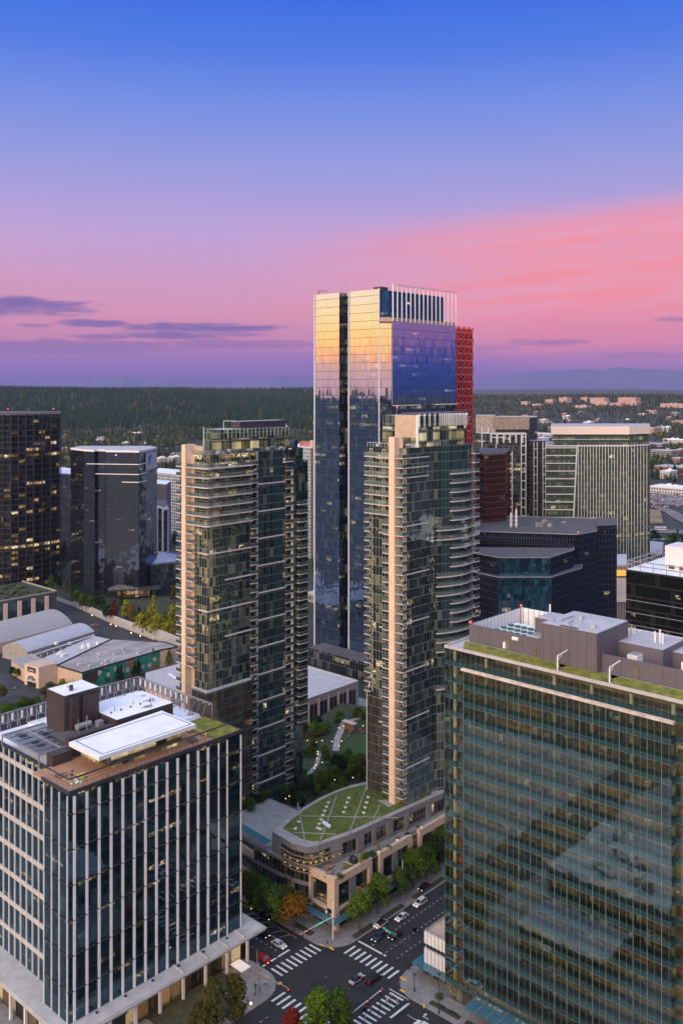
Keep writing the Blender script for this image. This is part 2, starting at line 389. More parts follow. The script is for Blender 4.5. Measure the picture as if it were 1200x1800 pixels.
M['warm_in'] = emat('warm_interior', (1, .55, .16), .55)
M['amber_in'] = emat('amber_interior', (1, .48, .10), .9)
M['redlamp'] = emat('red_lamp', (1, .05, .03), 5)
M['headlamp'] = emat('headlamp', (1, .9, .7), 1.6)
M['taillamp'] = emat('taillamp', (1, .03, .02), .6)
M['glassdark'] = facade('dark_shop_glass', 2.0, 3.5, refl=.12, lit=.05, wob=.01, hline=.0, mull=.08, frame=(.03, .03, .03), sp=0)
def rail_mat():
    m, n = newmat('railing_glass')
    tr = n.node('ShaderNodeBsdfTransparent'); n.put(tr.inputs[0], (.62, .72, .70, 1))
    gl = n.node('ShaderNodeBsdfGlossy'); gl.inputs['Roughness'].default_value = .05; n.put(gl.inputs['Color'], (.8, .9, .88, 1))
    fr = n.node('ShaderNodeFresnel'); fr.inputs[0].default_value = 1.5
    tr.inputs[0].default_value = (.86, .93, .90, 1); df_ = n.node('ShaderNodeBsdfDiffuse'); n.put(df_.inputs[0], (.34, .42, .40, 1))
    m0 = n.node('ShaderNodeMixShader'); m0.inputs[0].default_value = .22; n.l.new(tr.outputs[0], m0.inputs[1]); n.l.new(df_.outputs[0], m0.inputs[2]); tr = m0
    mx = n.node('ShaderNodeMixShader'); n.put(mx.inputs[0], n.m('ADD', .12, fr.outputs[0])); n.l.new(tr.outputs[0], mx.inputs[1]); n.l.new(gl.outputs[0], mx.inputs[2])
    finish(n, mx.outputs[0]); return m
M['rail_glass'] = rail_mat()

def onx(X, px):
    l = (px-600)/FOC; d = X/(F[0]+R[0]*l); return (X, F[1]*d+R[1]*l*d)
def ony(Y, px):
    l = (px-600)/FOC; d = Y/(F[1]+R[1]*l); return (F[0]*d+R[0]*l*d, Y)
def offset_poly(poly, k):
    c = (sum(p[0] for p in poly)/len(poly), sum(p[1] for p in poly)/len(poly))
    return [(p[0]+(p[0]-c[0])*k, p[1]+(p[1]-c[1])*k) for p in poly]

# ------------------------------------------------------------------ the ground and the streets
def build_ground():
    m, n = newmat('city_ground')
    co = n.node('ShaderNodeTexCoord').outputs['Object']
    a = n.noise(co, .006, 5, .6); b = n.noise(co, .05, 5, .6)
    c = n.mix(n.smooth(a, .42, .58), (.018, .026, .013, 1), (.042, .040, .042, 1))
    c = n.mix(n.smooth(b, .45, .62), c, (.02, .028, .014, 1))
    p = n.node('ShaderNodeBsdfPrincipled'); n.put(p.inputs['Base Color'], c); p.inputs['Roughness'].default_value = .9
    finish(n, p.outputs[0])
    rs = [0, 300, 700, 1000]+[1100+i*110 for i in range(60)]+[8000, 9000, 10500, 13000]
    na = 260; mb = MB(); verts = []; rs_all = rs
    for r in rs:
        for i in range(na):
            t = 2*math.pi*i/na; a_ = (t+YAW+math.pi) % (2*math.pi)-math.pi; rr = r if abs(a_) < .62 else min(r, 2700+r*.004); x, y = rr*math.sin(t), rr*math.cos(t); verts.append((x, y, ground_z(x, y)-.25))
    me = bpy.data.meshes.new('terrain'); fs = []
    for j in range(len(rs)-1):
        for i in range(na):
            i2 = (i+1) % na
            if j == 0: fs.append((0, na+i2, na+i))
            else: fs.append((j*na+i, j*na+i2, (j+1)*na+i2, (j+1)*na+i))
    me.from_pydata(verts, [], fs); me.materials.append(m); me.polygons.foreach_set('use_smooth', [True]*len(fs)); me.update()
    bm = bpy.data.objects.new('terrain', me); COL.objects.link(bm); tag(bm, kind='structure')
build_ground()

def build_mountains():
    m = pmat('mountain', (.085, .08, .19), .95, var=.05, scale=.002)  # blue of far-off haze is put into the base colour
    pts = []
    for i in range(161):
        a = -28+56*i/160; t = math.tan(math.radians(a)); px = 600+FOC*t
        h = 8+5*mnoise.noise(Vector((a*.35, 1.7, 0)))+3*mnoise.noise(Vector((a*1.1, 4.2, 0)))+1.5*mnoise.noise(Vector((a*3.3, 4.2, 0)))
        h += 26*math.exp(-((px-1050)/190)**2)+14*math.exp(-((px-1290)/120)**2)+10*math.exp(-((px-500)/60)**2)+8*math.exp(-((px-230)/80)**2)
        pts.append((a, h))
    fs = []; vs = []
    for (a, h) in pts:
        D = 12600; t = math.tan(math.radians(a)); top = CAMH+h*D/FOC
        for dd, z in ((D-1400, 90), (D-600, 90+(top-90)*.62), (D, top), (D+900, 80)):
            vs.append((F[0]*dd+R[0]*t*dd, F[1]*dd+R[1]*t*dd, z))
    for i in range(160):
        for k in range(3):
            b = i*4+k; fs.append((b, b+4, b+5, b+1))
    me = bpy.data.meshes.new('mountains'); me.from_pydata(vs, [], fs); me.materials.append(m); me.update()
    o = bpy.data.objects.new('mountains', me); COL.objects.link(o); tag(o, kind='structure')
build_mountains()

KX0, KX1, KY0, KY1 = -165.5, -147.5, 159.5, 176.0      # kerb lines of the crossing
def rounded(cx, cy, sx, sy, r, n=8):
    """corner arc of a block whose corner points towards (sx, sy)"""
    out = []
    for i in range(n+1):
        t = math.pi/2*i/n
        out.append((cx-sx*r+sx*r*math.cos(t), cy-sy*r+sy*r*math.sin(t)))
    return out
mb = MB(); mb.face([(-620, 20, 0), (-60, 20, 0), (-60, 330, 0), (-620, 330, 0)]); structure(mb, 'road', M['asphalt'])
blocks = {
 'sidewalk_podium': [(KX0, 330)]+[(-300, 330), (-300, KY1)]+list(reversed(rounded(KX0, KY1, 1, -1, 8))),
 'sidewalk_plaza': [(-60, KY1), (-60, 330), (KX1, 330)]+rounded(KX1, KY1, -1, -1, 8),
 'sidewalk_tower': [(-300, KY0), (-300, 20), (KX0, 20)]+rounded(KX0, KY0, 1, 1, 8),
 'sidewalk_corner': [(KX1, 20), (-60, 20), (-60, KY0)]+list(reversed(rounded(KX1, KY0, -1, 1, 8)))}
def ccw(poly):
    a = sum(poly[i][0]*poly[(i+1) % len(poly)][1]-poly[(i+1) % len(poly)][0]*poly[i][1] for i in range(len(poly)))
    return poly if a > 0 else poly[::-1]
for k, poly in blocks.items():
    poly = ccw(poly); mb = MB(); mb.prism(poly, -.1, .14, 0, 1, bottom=False); structure(mb, 'sidewalk', [M['kerb'], M['sidewalk']])
# paving joints on the plaza, planting strips along the kerb
mb = MB()
for i in range(14): mb.box(-146.5+0.02, -134.8, 185+i*1.6, 185.06+i*1.6, .14, .146)
for i in range(8): mb.box(-146+i*1.5, -145.94+i*1.5, 178, 206, .14, .147)
structure(mb, 'pavement_joints', M['concrete'])
mb = MB()
for (x0, x1, y0, y1) in [(-167.5, -166, 185, 193), (-167.5, -166, 197, 206), (-167.5, -166, 211, 226), (-167.5, -166, 230, 262), (-183, -176, 177.5, 179.2), (-203, -186, 177.5, 179.2), (-235, -206, 177.5, 179.2),
      (-147, -145.5, 190.5, 193.5), (-135.5, -127, 177.6, 178.9), (-125, -116, 177.6, 178.9), (-184, -175, 146, 151), (-186, -168, 128, 146)]:
    mb.box(x0, x1, y0, y1, .0, .42, 0)
tag(mb.build('ground_cover', M['soil']), 'dark planted strips of low ground cover along the kerbs', 'planting', kind='stuff')
# painted markings, each sheet 4-8 mm above the asphalt
mb = MB(); Z = .008
def patch(x0, x1, y0, y1, z=Z): mb.face([(x0, y0, z), (x1, y0, z), (x1, y1, z), (x0, y1, z)])
for i in range(9): patch(-173.6, -169.4, 160.6+i*1.74, 161.2+i*1.74)        # left crossing
patch(-176.2, -175.6, 160.0, 169.5)
for i in range(9): patch(-164.4+i*1.88, -163.75+i*1.88, 178.3, 182.6)        # far crossing
patch(-165.0, -156.6, 184.6, 185.2); patch(-156.1, -155.3, 184.6, 185.2)
for i in range(9): patch(-145.2, -141.0, 160.8+i*1.66, 161.4+i*1.66)        # right crossing
patch(-139.6, -139.0, 167.5, 174.6); patch(-146.2, -141.0, 175.3, 175.6)
for i in range(9): patch(-164.6+i*1.9, -163.95+i*1.9, 152.3, 156.8)         # near crossing
patch(-156.0, -148.2, 149.4, 150.0)
for yy0, yy1 in ((186, 300),):
    y = yy0
    while y < yy1:
        for xx in (-160.9, -156.3, -152.6): patch(xx-.07, xx+.07, y, y+.7)
        y += 1.9
y = 148
while y > 60:
    for xx in (-160.9, -156.6, -152.3): patch(xx-.07, xx+.07, y-.7, y)
    y -= 1.9
x = -178
while x > -420:
    for yy in (163.4, 166.9): patch(x-.7, x, yy-.07, yy+.07)
    x -= 1.9
patch(-260, -178, 170.5, 170.64); patch(-200, -178, 174.4, 174.5)
for i in range(6): mb.face([(-197+i*3, 171.6, Z), (-196.8+i*3, 171.6, Z), (-195.4+i*3, 174.3, Z), (-195.6+i*3, 174.3, Z)])
patch(-137, -100, 171.0, 171.12)
def arrow(x, y, dx, dy, flip=1):
    # turn arrow: stem, bend and head, drawn in its own heading
    def q(pts): mb.face([(x+dx*a-dy*b*flip, y+dy*a+dx*b*flip, Z+.002) for a, b in (pts if flip > 0 else pts[::-1])])
    q([(-1.2, -.1), (.5, -.1), (.5, .12), (-1.2, .12)]); q([(.28, .12), (.5, .12), (.5, .75), (.28, .75)]); q([(-.1, .7), (.85, .7), (.38, 1.35)])
arrow(-154.3, 222, 0, -1, 1); arrow(-133.5, 169.8, -1, 0, 1); arrow(-133.5, 173.2, -1, 0, -1)
structure(mb, 'road_markings', M['paint'])
mb = MB(); rw_ = random.Random(17)
for _ in range(46):
    if rw_.random() < .5: x, y = rw_.uniform(-164.5, -148.5), rw_.uniform(90, 290)
    else: x, y = rw_.uniform(-330, -130), rw_.uniform(160.5, 175)
    w, h = (rw_.uniform(.6, 2.6), rw_.uniform(1, 7)) if rw_.random() < .5 else (rw_.uniform(2, 6), rw_.uniform(.6, 2.4))
    mb.face([(x, y, .004), (x+w, y, .004), (x+w, y+h, .004), (x, y+h, .004)])
structure(mb, 'road_patches_surface', pmat('asphalt_patch', (.012, .012, .014), .85, var=.3, scale=.6, grain=.3))
mb = MB()
for (x, y) in ((-161, 168), (-153, 171), (-157, 190), (-151, 203), (-176, 165), (-190, 168), (-157, 152), (-139, 164)):
    mb.face([(x+.42*math.cos(t), y+.42*math.sin(t), .011) for t in np.linspace(0, 2*math.pi, 13)[:-1]])
structure(mb, 'road_covers_surface', pmat('iron_cover', (.055, .05, .048), .6))
mb = MB()
for (x0, x1, y0, y1) in [(-168.6, -167.0, 177.0, 177.7), (-171.6, -170.2, 176.4, 177.0), (-147.0, -145.0, 180.2, 181.0), (-144.0, -142.4, 176.5, 177.2), (-168.0, -167.2, 157.6, 158.8), (-172.2, -171.0, 157.4, 158.1)]:
    mb.box(x0, x1, y0, y1, .14, .155)
structure(mb, 'pavement_tactile_strips', M['tactile'])

# ------------------------------------------------------------------ LEFT FRONT: office block with white fins
def build_fin_office():
    X1, Y0, Y1, ZT = -182.2, 107.9, 158.4, 60.0
    root = thing('office_building', 'dark glass office block with white vertical fins, brown roof plant and a timber roof terrace', 'office building', (X1, Y0, 0))
    g = facade('fin_office_glass', 1.575, 4.0, tint=(.36, .62, .80), inner=(.004, .010, .014), blind=(.03, .06, .065), blindp=.12, refl=.14, wob=.010, wave=.03, wscale=.22,
               mull=.045, frame=(.02, .025, .03), hline=.10, lit=.30, litcol=(1, .60, .10), lits=.8, room=3, lit_v=(.55, .85), spandrel=(.010, .022, .028), sp=.22, seed=4.0)
    main = [(-229, 111.5), (-198.3, 111.5), (-198.3, 113.5), (-193.1, 113.5), (-193.1, Y0), (X1, Y0), (X1, Y1), (-229, Y1)]
    MB().prism(main, 8.4, ZT-.6, 0, 1, bottom=False).build('wall', [g, M['white_roof']], root)
    # podium and its wide pale ledge
    mb = MB(); mb.prism([(-233, 104.8), (X1+4.4, 104.8), (X1+4.4, Y1+4.2), (-233, Y1+4.2)], 7.4, 8.5, 0)
    mb.prism([(-233, 104.5), (X1+4.7, 104.5), (X1+4.7, Y1+4.5), (-233, Y1+4.5)], 7.9, 8.2, 0)
    for i in range(6): mb.box(X1+.9, X1+1.5, 114+i*7.6, 114.5+i*7.6, 8.5, 8.8, 1)
    for y in (136, 143.5, 150, 155.5): mb.box(X1+.2, X1+4.3, y, y+.25, 8.5, 8.95, 0)
    mb.build('ledge', [M['pale_conc'], M['dark_metal']], root)
    lob = facade('lobby_glass', 3.2, 7.6, tint=(.5, .6, .65), inner=(.02, .018, .014), blind=(.10, .07, .04), refl=.06, mull=.14, frame=(.02, .02, .02), hline=.3, lit=.4, litcol=(1, .42, .10), lits=.5, room=1, lit_v=(.0, .95), seed=9, soft=True)
    MB().prism([(-231, 107.5), (X1+.6, 107.5), (X1+.6, Y1+1), (-231, Y1+1)], 0, 7.4, 0, bottom=False, top=False).build('lobby_wall', lob, root)
    for i in range(8): MB().box(X1+1.6, X1+2.2, 110+i*6.9, 110.6+i*6.9, 0.1, 7.4).build('column', M['fin'], root)
    for i in range(7): MB().box(-226+i*7, -225.4+i*7, 105.6, 106.2, .1, 7.4).build('column', M['fin'], root)
    # fins of the long face: thirteen broad ones, three thin
    fins = [(Y0+1.3+3.15*i, .56) for i in range(13)]
    fins += [(Y0+1.3+3.15*13+.3, .22), (Y0+1.3+3.15*14, .22), (Y1-.5, .22)]
    for (y, w) in fins:
        mb = MB(); z = 8.6; k = 0
        while z < ZT-2:
            z1 = min(ZT-.9, z+7.9+(0 if k else -1)); mb.box(X1+.02, X1+.30, y-w/2, y+w/2, z, z1-.22, 0); mb.box(X1+.02, X1+.2, y-w/2+.05, y+w/2-.05, z1-.22, z1, 1); z = z1; k += 1
        mb.build('fin', [M['fin'], M['dark_metal']], root)
    mb = MB()
    for k in range(7): mb.box(X1+.003, X1+.22, Y0, Y1, 15.6+7.9*k-.15, 15.6+7.9*k+.12)
    for k in range(7): mb.box(-193.1, X1, Y0-.2, Y0-.003, 15.6+7.9*k-.15, 15.6+7.9*k+.12)
    mb.build('floor_band', M['dark_metal'], root)
    for x in (-192.7, -189.3, -186.0, -182.6):
        MB().box(x-.10, x+.10, Y0-.3, Y0-.02, 8.6, ZT-.9).build('fin', M['fin'], root)
    for i in range(11):
        x = -198.6-2.9*i; w = .38 if i == 0 else .10
        MB().box(x-w, x+w, 111.15, 111.48, 8.6, ZT-.4).build('fin', M['fin'], root)
    for k in range(7):
        z = 14.7+7.05*k
        MB().box(-229, -198.35, 111.3, 111.495, z-.7, z+.5).build('band', M['pale_conc'], root)
    # parapet, terrace, roofs
    mb = MB()
    mb.box(X1-.3, X1+.15, Y0-.15, Y1+.15, ZT-.6, ZT+.2); mb.box(-194, X1-.3, Y0-.15, Y0+.15, ZT-.6, ZT+.2)
    mb.box(-196, X1-.3, Y1-.4, Y1+.15, ZT-.6, ZT+.2); mb.box(-229, -198, 111.35, 111.9, ZT-.6, ZT+.1)
    mb.build('parapet', M['dark_metal'], root)
    mb = MB(); mb.box(-198, X1-.3, Y0+.16, 149.5, ZT-.598, ZT+.05); mb.build('terrace_deck', M['deck'], root)
    mb = MB(); mb.box(-197, X1-.32, 149.6, Y1-.42, ZT-.597, ZT+.15, 0, 1); mb.build('green_roof', [M['dark_metal'], M['moss']], root)
    mb = MB(); rnd = random.Random(5)
    for i in range(26):
        t = i/25; mb.ell((-196+10.6*t, 149.0+.3*rnd.random(), ZT+.6), (.5, .45, .55), 6, 4, 0, .3, rnd)
    mb.build('grass_planting', pmat('dry_grass', (.34, .32, .10), .9, var=.3, scale=2), root)
    MB().box(-196, -190, 147.6, 148.2, ZT+.06, ZT+.5).build('bench', pmat('orange_wood', (.5, .16, .03), .6), root)
    mb = MB()
    mb.box(-228.4, -199, 123, 157.9, ZT-.595, ZT+.12); mb.build('roof', M['white_roof'], root)
    # guard rail round the terrace
    mb = MB(); y = Y0+1.1
    while y < 149: mb.box(X1-.55, X1-.5, y, y+.05, ZT, ZT+1.1); y += 1.3
    mb.box(X1-.56, X1-.49, Y0+1.1, 149, ZT+1.05, ZT+1.12); mb.box(X1-.55, X1-.5, Y0+1.1, 149, ZT+.5, ZT+.54)
    x = -193
    while x < X1-1: mb.box(x, x+.05, Y0+1.0, Y0+1.05, ZT, ZT+1.1); x += 1.3
    mb.box(-193, X1-1, Y0+.99, Y0+1.06, ZT+1.05, ZT+1.12)
    mb.build('railing', M['brown_metal'], root)
    # glazed lounge under the white canopy
    lg = facade('lounge_glass', 1.6, 3.4, tint=(.5, .7, .7), inner=(.05, .035, .012), refl=.08, mull=.05, frame=(.05, .05, .05), lit=.75, litcol=(1, .62, .12), lits=.6, room=2, lit_v=(.1, .9), seed=2.2, soft=True)
    MB().prism([(-198.8, 121), (-186.4, 121), (-186.4, 142), (-198.8, 142)], ZT, 63.9, 0, top=False).build('lounge_wall', lg, root)
    mb = MB(); cz = 63.9
    mb.prism([(-196.9, 116.6), (-183.9, 116.6), (-183.9, 144.6), (-198.3, 144.6)], cz, cz+.95, 0, 1)
    for (a, b, c, d) in ((-196.2, -184.8, 118.0, 118.2), (-196.2, -184.8, 143.6, 143.8), (-184.9, -184.7, 118.0, 143.8), (-196.3, -196.1, 118.0, 143.8)): mb.box(a, b, c, d, cz+.95, cz+1.0, 2)
    mb.build('canopy_roof', [M['white_metal'], M['white_roof'], M['dark_metal']], root)
    # brown plant enclosure
    mb = MB()
    mb.box(-215.5, -207.3, 121.5, 131.5, ZT, 72.3, 0, 1); mb.box(-217.2, -216.0, 122.2, 125, 61, 72.0); mb.box(-207.3, -206.5, 123, 125.2, ZT+3, 71.4); mb.box(-207.3, -206.6, 126.4, 131, ZT+3, 71.0)
    mb.box(-207.3, -199.3, 118, 131.5, ZT, 63.4, 0, 2)
    mb.box(-213.5, -199.3, 131.5, 149, ZT, 65.6, 0, 1); mb.box(-201, -199.25, 118, 131.6, 63.4, 64.6, 0)
    mb.box(-199.9, -197.3, 112.5, 117.8, ZT-.5, 62.6, 0)
    for i in range(10): mb.box(-199.3, -199.2, 119+i*3, 119.05+i*3, ZT, 65.5, 3)
    mb.build('plant_enclosure', [M['brown_metal'], M['white_roof'], M['dark_roof'], M['mauve_d']], root)
    mb = MB(); mb.cyl((-205, 123.5, 64.5), (-205, 127.5, 64.5), .75, n=12); mb.cyl((-202.6, 125, 63.4), (-202.6, 125, 67.6), .14, n=6); mb.cyl((-203.2, 123, 63.4), (-203.2, 123, 67), .1, n=6)
    mb.box(-204.5, -202.8, 128.5, 130, 63.4, 65); mb.build('chiller', M['steel'], root)
    mb = MB(); mb.cyl((-210, 125, 72.3), (-210, 125, 73.6), .5, n=8); mb.box(-211.5, -208.4, 124.6, 124.8, 73, 73.15)
    for y in (133, 136, 139, 142, 145): mb.box(-204.6, -204.2, y, y+.3, 65.6, 66)
    mb.build('roof_vent', M['dark_metal'], root)
    # louvred trellis at the left corner
    mb = MB()
    x0, x1, y0, y1, z = -218.5, -200.5, 110.6, 122.0, 62.4
    for x in np.arange(x0, x1+.1, 3.0): mb.box(x, x+.25, y0, y1, z, z+.35, 0)
    for y in (y0, (y0+y1)/2, y1-.2): mb.box(x0, x1+.2, y, y+.3, z+.02, z+.4, 0)
    for y in np.arange(y0+.3, y1, .42): mb.box(x0, x1, y, y+.26, z+.1, z+.16, 1)
    for (a, b, c, d) in ((-216.5, -211.5, 113, 115), (-209, -204.5, 113, 115), (-214, -208, 117.6, 119.4)): mb.box(a, b, c, d, z+.17, z+.2, 2)
    for x in (x0, x1): mb.box(x, x+.25, y0, y0+.25, ZT-.5, z)
    mb.build('trellis', [M['steel'], pmat('louvre', (.10, .12, .15), .4, metal=.3), M['black']], root)
    # screen frames round the roof edge
    mb = MB()
    def screen(ax, ay, bx, by, n_):
        dx, dy = (bx-ax)/n_, (by-ay)/n_; ln = math.hypot(dx, dy); ux, uy = dx/ln, dy/ln
        nx, ny = uy, -ux
        if nx*(-205-ax)+ny*(135-ay) < 0: nx, ny = -nx, -ny
        for i in range(n_):
            p = (ax+dx*i, ay+dy*i); q = (ax+dx*(i+1), ay+dy*(i+1))
            mb.beam((p[0], p[1], ZT), (p[0], p[1], 64.2), .2, m=0)
            mb.beam((p[0], p[1], 63.9), (p[0]+nx*1.7, p[1]+ny*1.7, ZT+.1), .13, m=0)
            mb.beam((p[0], p[1], 64.1), (q[0], q[1], 64.1), .24, m=0); mb.beam((p[0], p[1], 61.4), (q[0], q[1], 61.4), .14, m=0)
            a = (p[0]+ux*.5, p[1]+uy*.5); b = (q[0]-ux*.5, q[1]-uy*.5); c = (p[0]+ux*.95, p[1]+uy*.95)
            mb.beam((a[0], a[1], 62.7), (b[0], b[1], 62.7), .05, 2.2, m=1)
            mb.beam((c[0]+nx*.06, c[1]+ny*.06, 62.7), (c[0]+ux*.6+nx*.06, c[1]+uy*.6+ny*.06, 62.7), .06, 2.0, m=2)
        mb.beam((bx, by, ZT), (bx, by, 64.2), .24, m=0)
    screen(-228.6, 112, -228.6, 158.2, 17); screen(-228.6, 158.2, -194.2, 158.2, 14)
    mb.build('roof_screen', [M['steel'], M['mauve'], M['white_metal']], root)
    MB().box(-203, -194.4, 157.9, 158.35, ZT, 63.6).build('screen_wall', M['brown_metal'], root)
    # loose furniture on the terrace
    def table(x, y, lab, mat):
        t = thing('terrace_table', lab, 'table', (x, y, ZT+.05), 'tables on the roof terrace')
        MB().box(x-.5, x+.5, y-1.1, y+1.1, ZT+.78, ZT+.84).build('tabletop', mat, t)
        for sx in (-.4, .4):
            for sy in (-1, 1): MB().box(x+sx-.04, x+sx+.04, y+sy-.04, y+sy+.04, ZT+.05, ZT+.78).build('leg', M['dark_metal'], t)
        for sx in (-.95, .95):
            MB().box(x+sx-.18, x+sx+.18, y-1.05, y+1.05, ZT+.45, ZT+.5).build('bench_seat', mat, t)
            MB().box(x+sx-.1, x+sx+.1, y-.9, y-.8, ZT+.05, ZT+.45).build('leg', M['dark_metal'], t); MB().box(x+sx-.1, x+sx+.1, y+.8, y+.9, ZT+.05, ZT+.45).build('leg', M['dark_metal'], t)
    yel = pmat('yellow_wood', (.62, .42, .06), .6)
    table(-187.2, 114.0, 'yellow picnic table just left of the white canopy on the roof terrace', yel)
    table(-191.2, 111.2, 'brown wooden table beside the brown wall at the terrace corner', M['wood'])
    table(-185.4, 144.6, 'dark table past the far end of the white canopy on the roof terrace', M['dark_metal'])
    def stool(x, y, lab):
        t = thing('bar_table', lab, 'table', (x, y, ZT+.05), 'tables on the roof terrace')
        MB().cyl((x, y, ZT+1.05), (x, y, ZT+1.12), .4, n=10).build('tabletop', M['dark_metal'], t); MB().cyl((x, y, ZT+.05), (x, y, ZT+1.05), .05, n=6).build('leg', M['dark_metal'], t)
        MB().cyl((x, y, ZT+.05), (x, y, ZT+.1), .28, n=8).build('base', M['dark_metal'], t)
    stool(-189.6, 113.2, 'round dark bar table nearest the brown wall on the terrace'); stool(-188.2, 112.0, 'round dark bar table between the brown and yellow tables')
    def pot(x, y, lab):
        t = thing('potted_plant', lab, 'plant', (x, y, ZT+.05), 'bright green plants on the roof terrace'); r_ = random.Random(int(x*10))
        MB().cyl((x, y, ZT+.05), (x, y, ZT+.5), .3, .38, n=8).build('pot', M['white_metal'], t)
        mb = MB()
        for i in range(40):
            a, e = r_.uniform(0, 6.3), r_.uniform(.2, 1.4); L = r_.uniform(.4, .8)
            p = Vector((x, y, ZT+.5)); q = p+Vector((math.cos(a)*math.cos(e), math.sin(a)*math.cos(e), math.sin(e)))*L
            mb.beam(p, q, .12, .02)
        mb.build('leaves', pmat('lime_leaf', (.30, .50, .02), .6), t)
    pot(-185.6, 110.6, 'lime green potted plant at the front corner of the terrace'); pot(-184.6, 112.6, 'lime green potted plant farther along the terrace rail')
    lo = thing('lounge_chair', 'white outdoor armchair between the two lime plants', 'chair', (-185.2, 111.7, ZT+.05))
    MB().box(-185.7, -184.7, 111.3, 112.1, ZT+.1, ZT+.45).build('seat', M['white_metal'], lo); MB().box(-185.8, -185.6, 111.3, 112.1, ZT+.1, ZT+.9).build('backrest', M['white_metal'], lo)
build_fin_office()
def roof_clutter(name, label, x0, x1, y0, y1, z, n, seed):
    # small pipes, hatches and drains, each building's own lot of them
    rq = random.Random(seed)
    root = thing(name, label, 'roof equipment', ((x0+x1)/2, (y0+y1)/2, z))
    for i in range(n):
        x, y = rq.uniform(x0, x1), rq.uniform(y0, y1); k = rq.random()
        if k < .35: MB().cyl((x, y, z), (x, y, z+rq.uniform(.5, 1.3)), rq.uniform(.1, .25), n=7).build('pipe', M['steel'], root)
        elif k < .6: MB().box(x, x+rq.uniform(.6, 1.6), y, y+rq.uniform(.5, 1.2), z, z+rq.uniform(.3, .9)).build('hatch', M['grey_roof'], root)
        elif k < .8: L = rq.uniform(2.5, 6); MB().beam((x, y, z+.25), (x, min(y1, y+L), z+.25), .16).build('duct', M['steel'], root)
        else: MB().cyl((x, y, z), (x, y, z+.03), rq.uniform(.5, 1.3), n=11).build('drain_mat', M['grey_roof'], root)
roof_clutter('roof_equipment', 'small pipes and hatches on the white roof behind the brown plant box', -227, -214, 133, 156, 60.12, 16, 3)
roof_clutter('roof_equipment', 'small vents along the far white roof strip by the roof screens', -211, -200, 150.5, 157, 60.12, 10, 4)
roof_clutter('roof_equipment', 'few small vents on the white roof of the lower brown plant block', -212, -201, 133, 147, 65.62, 9, 5)

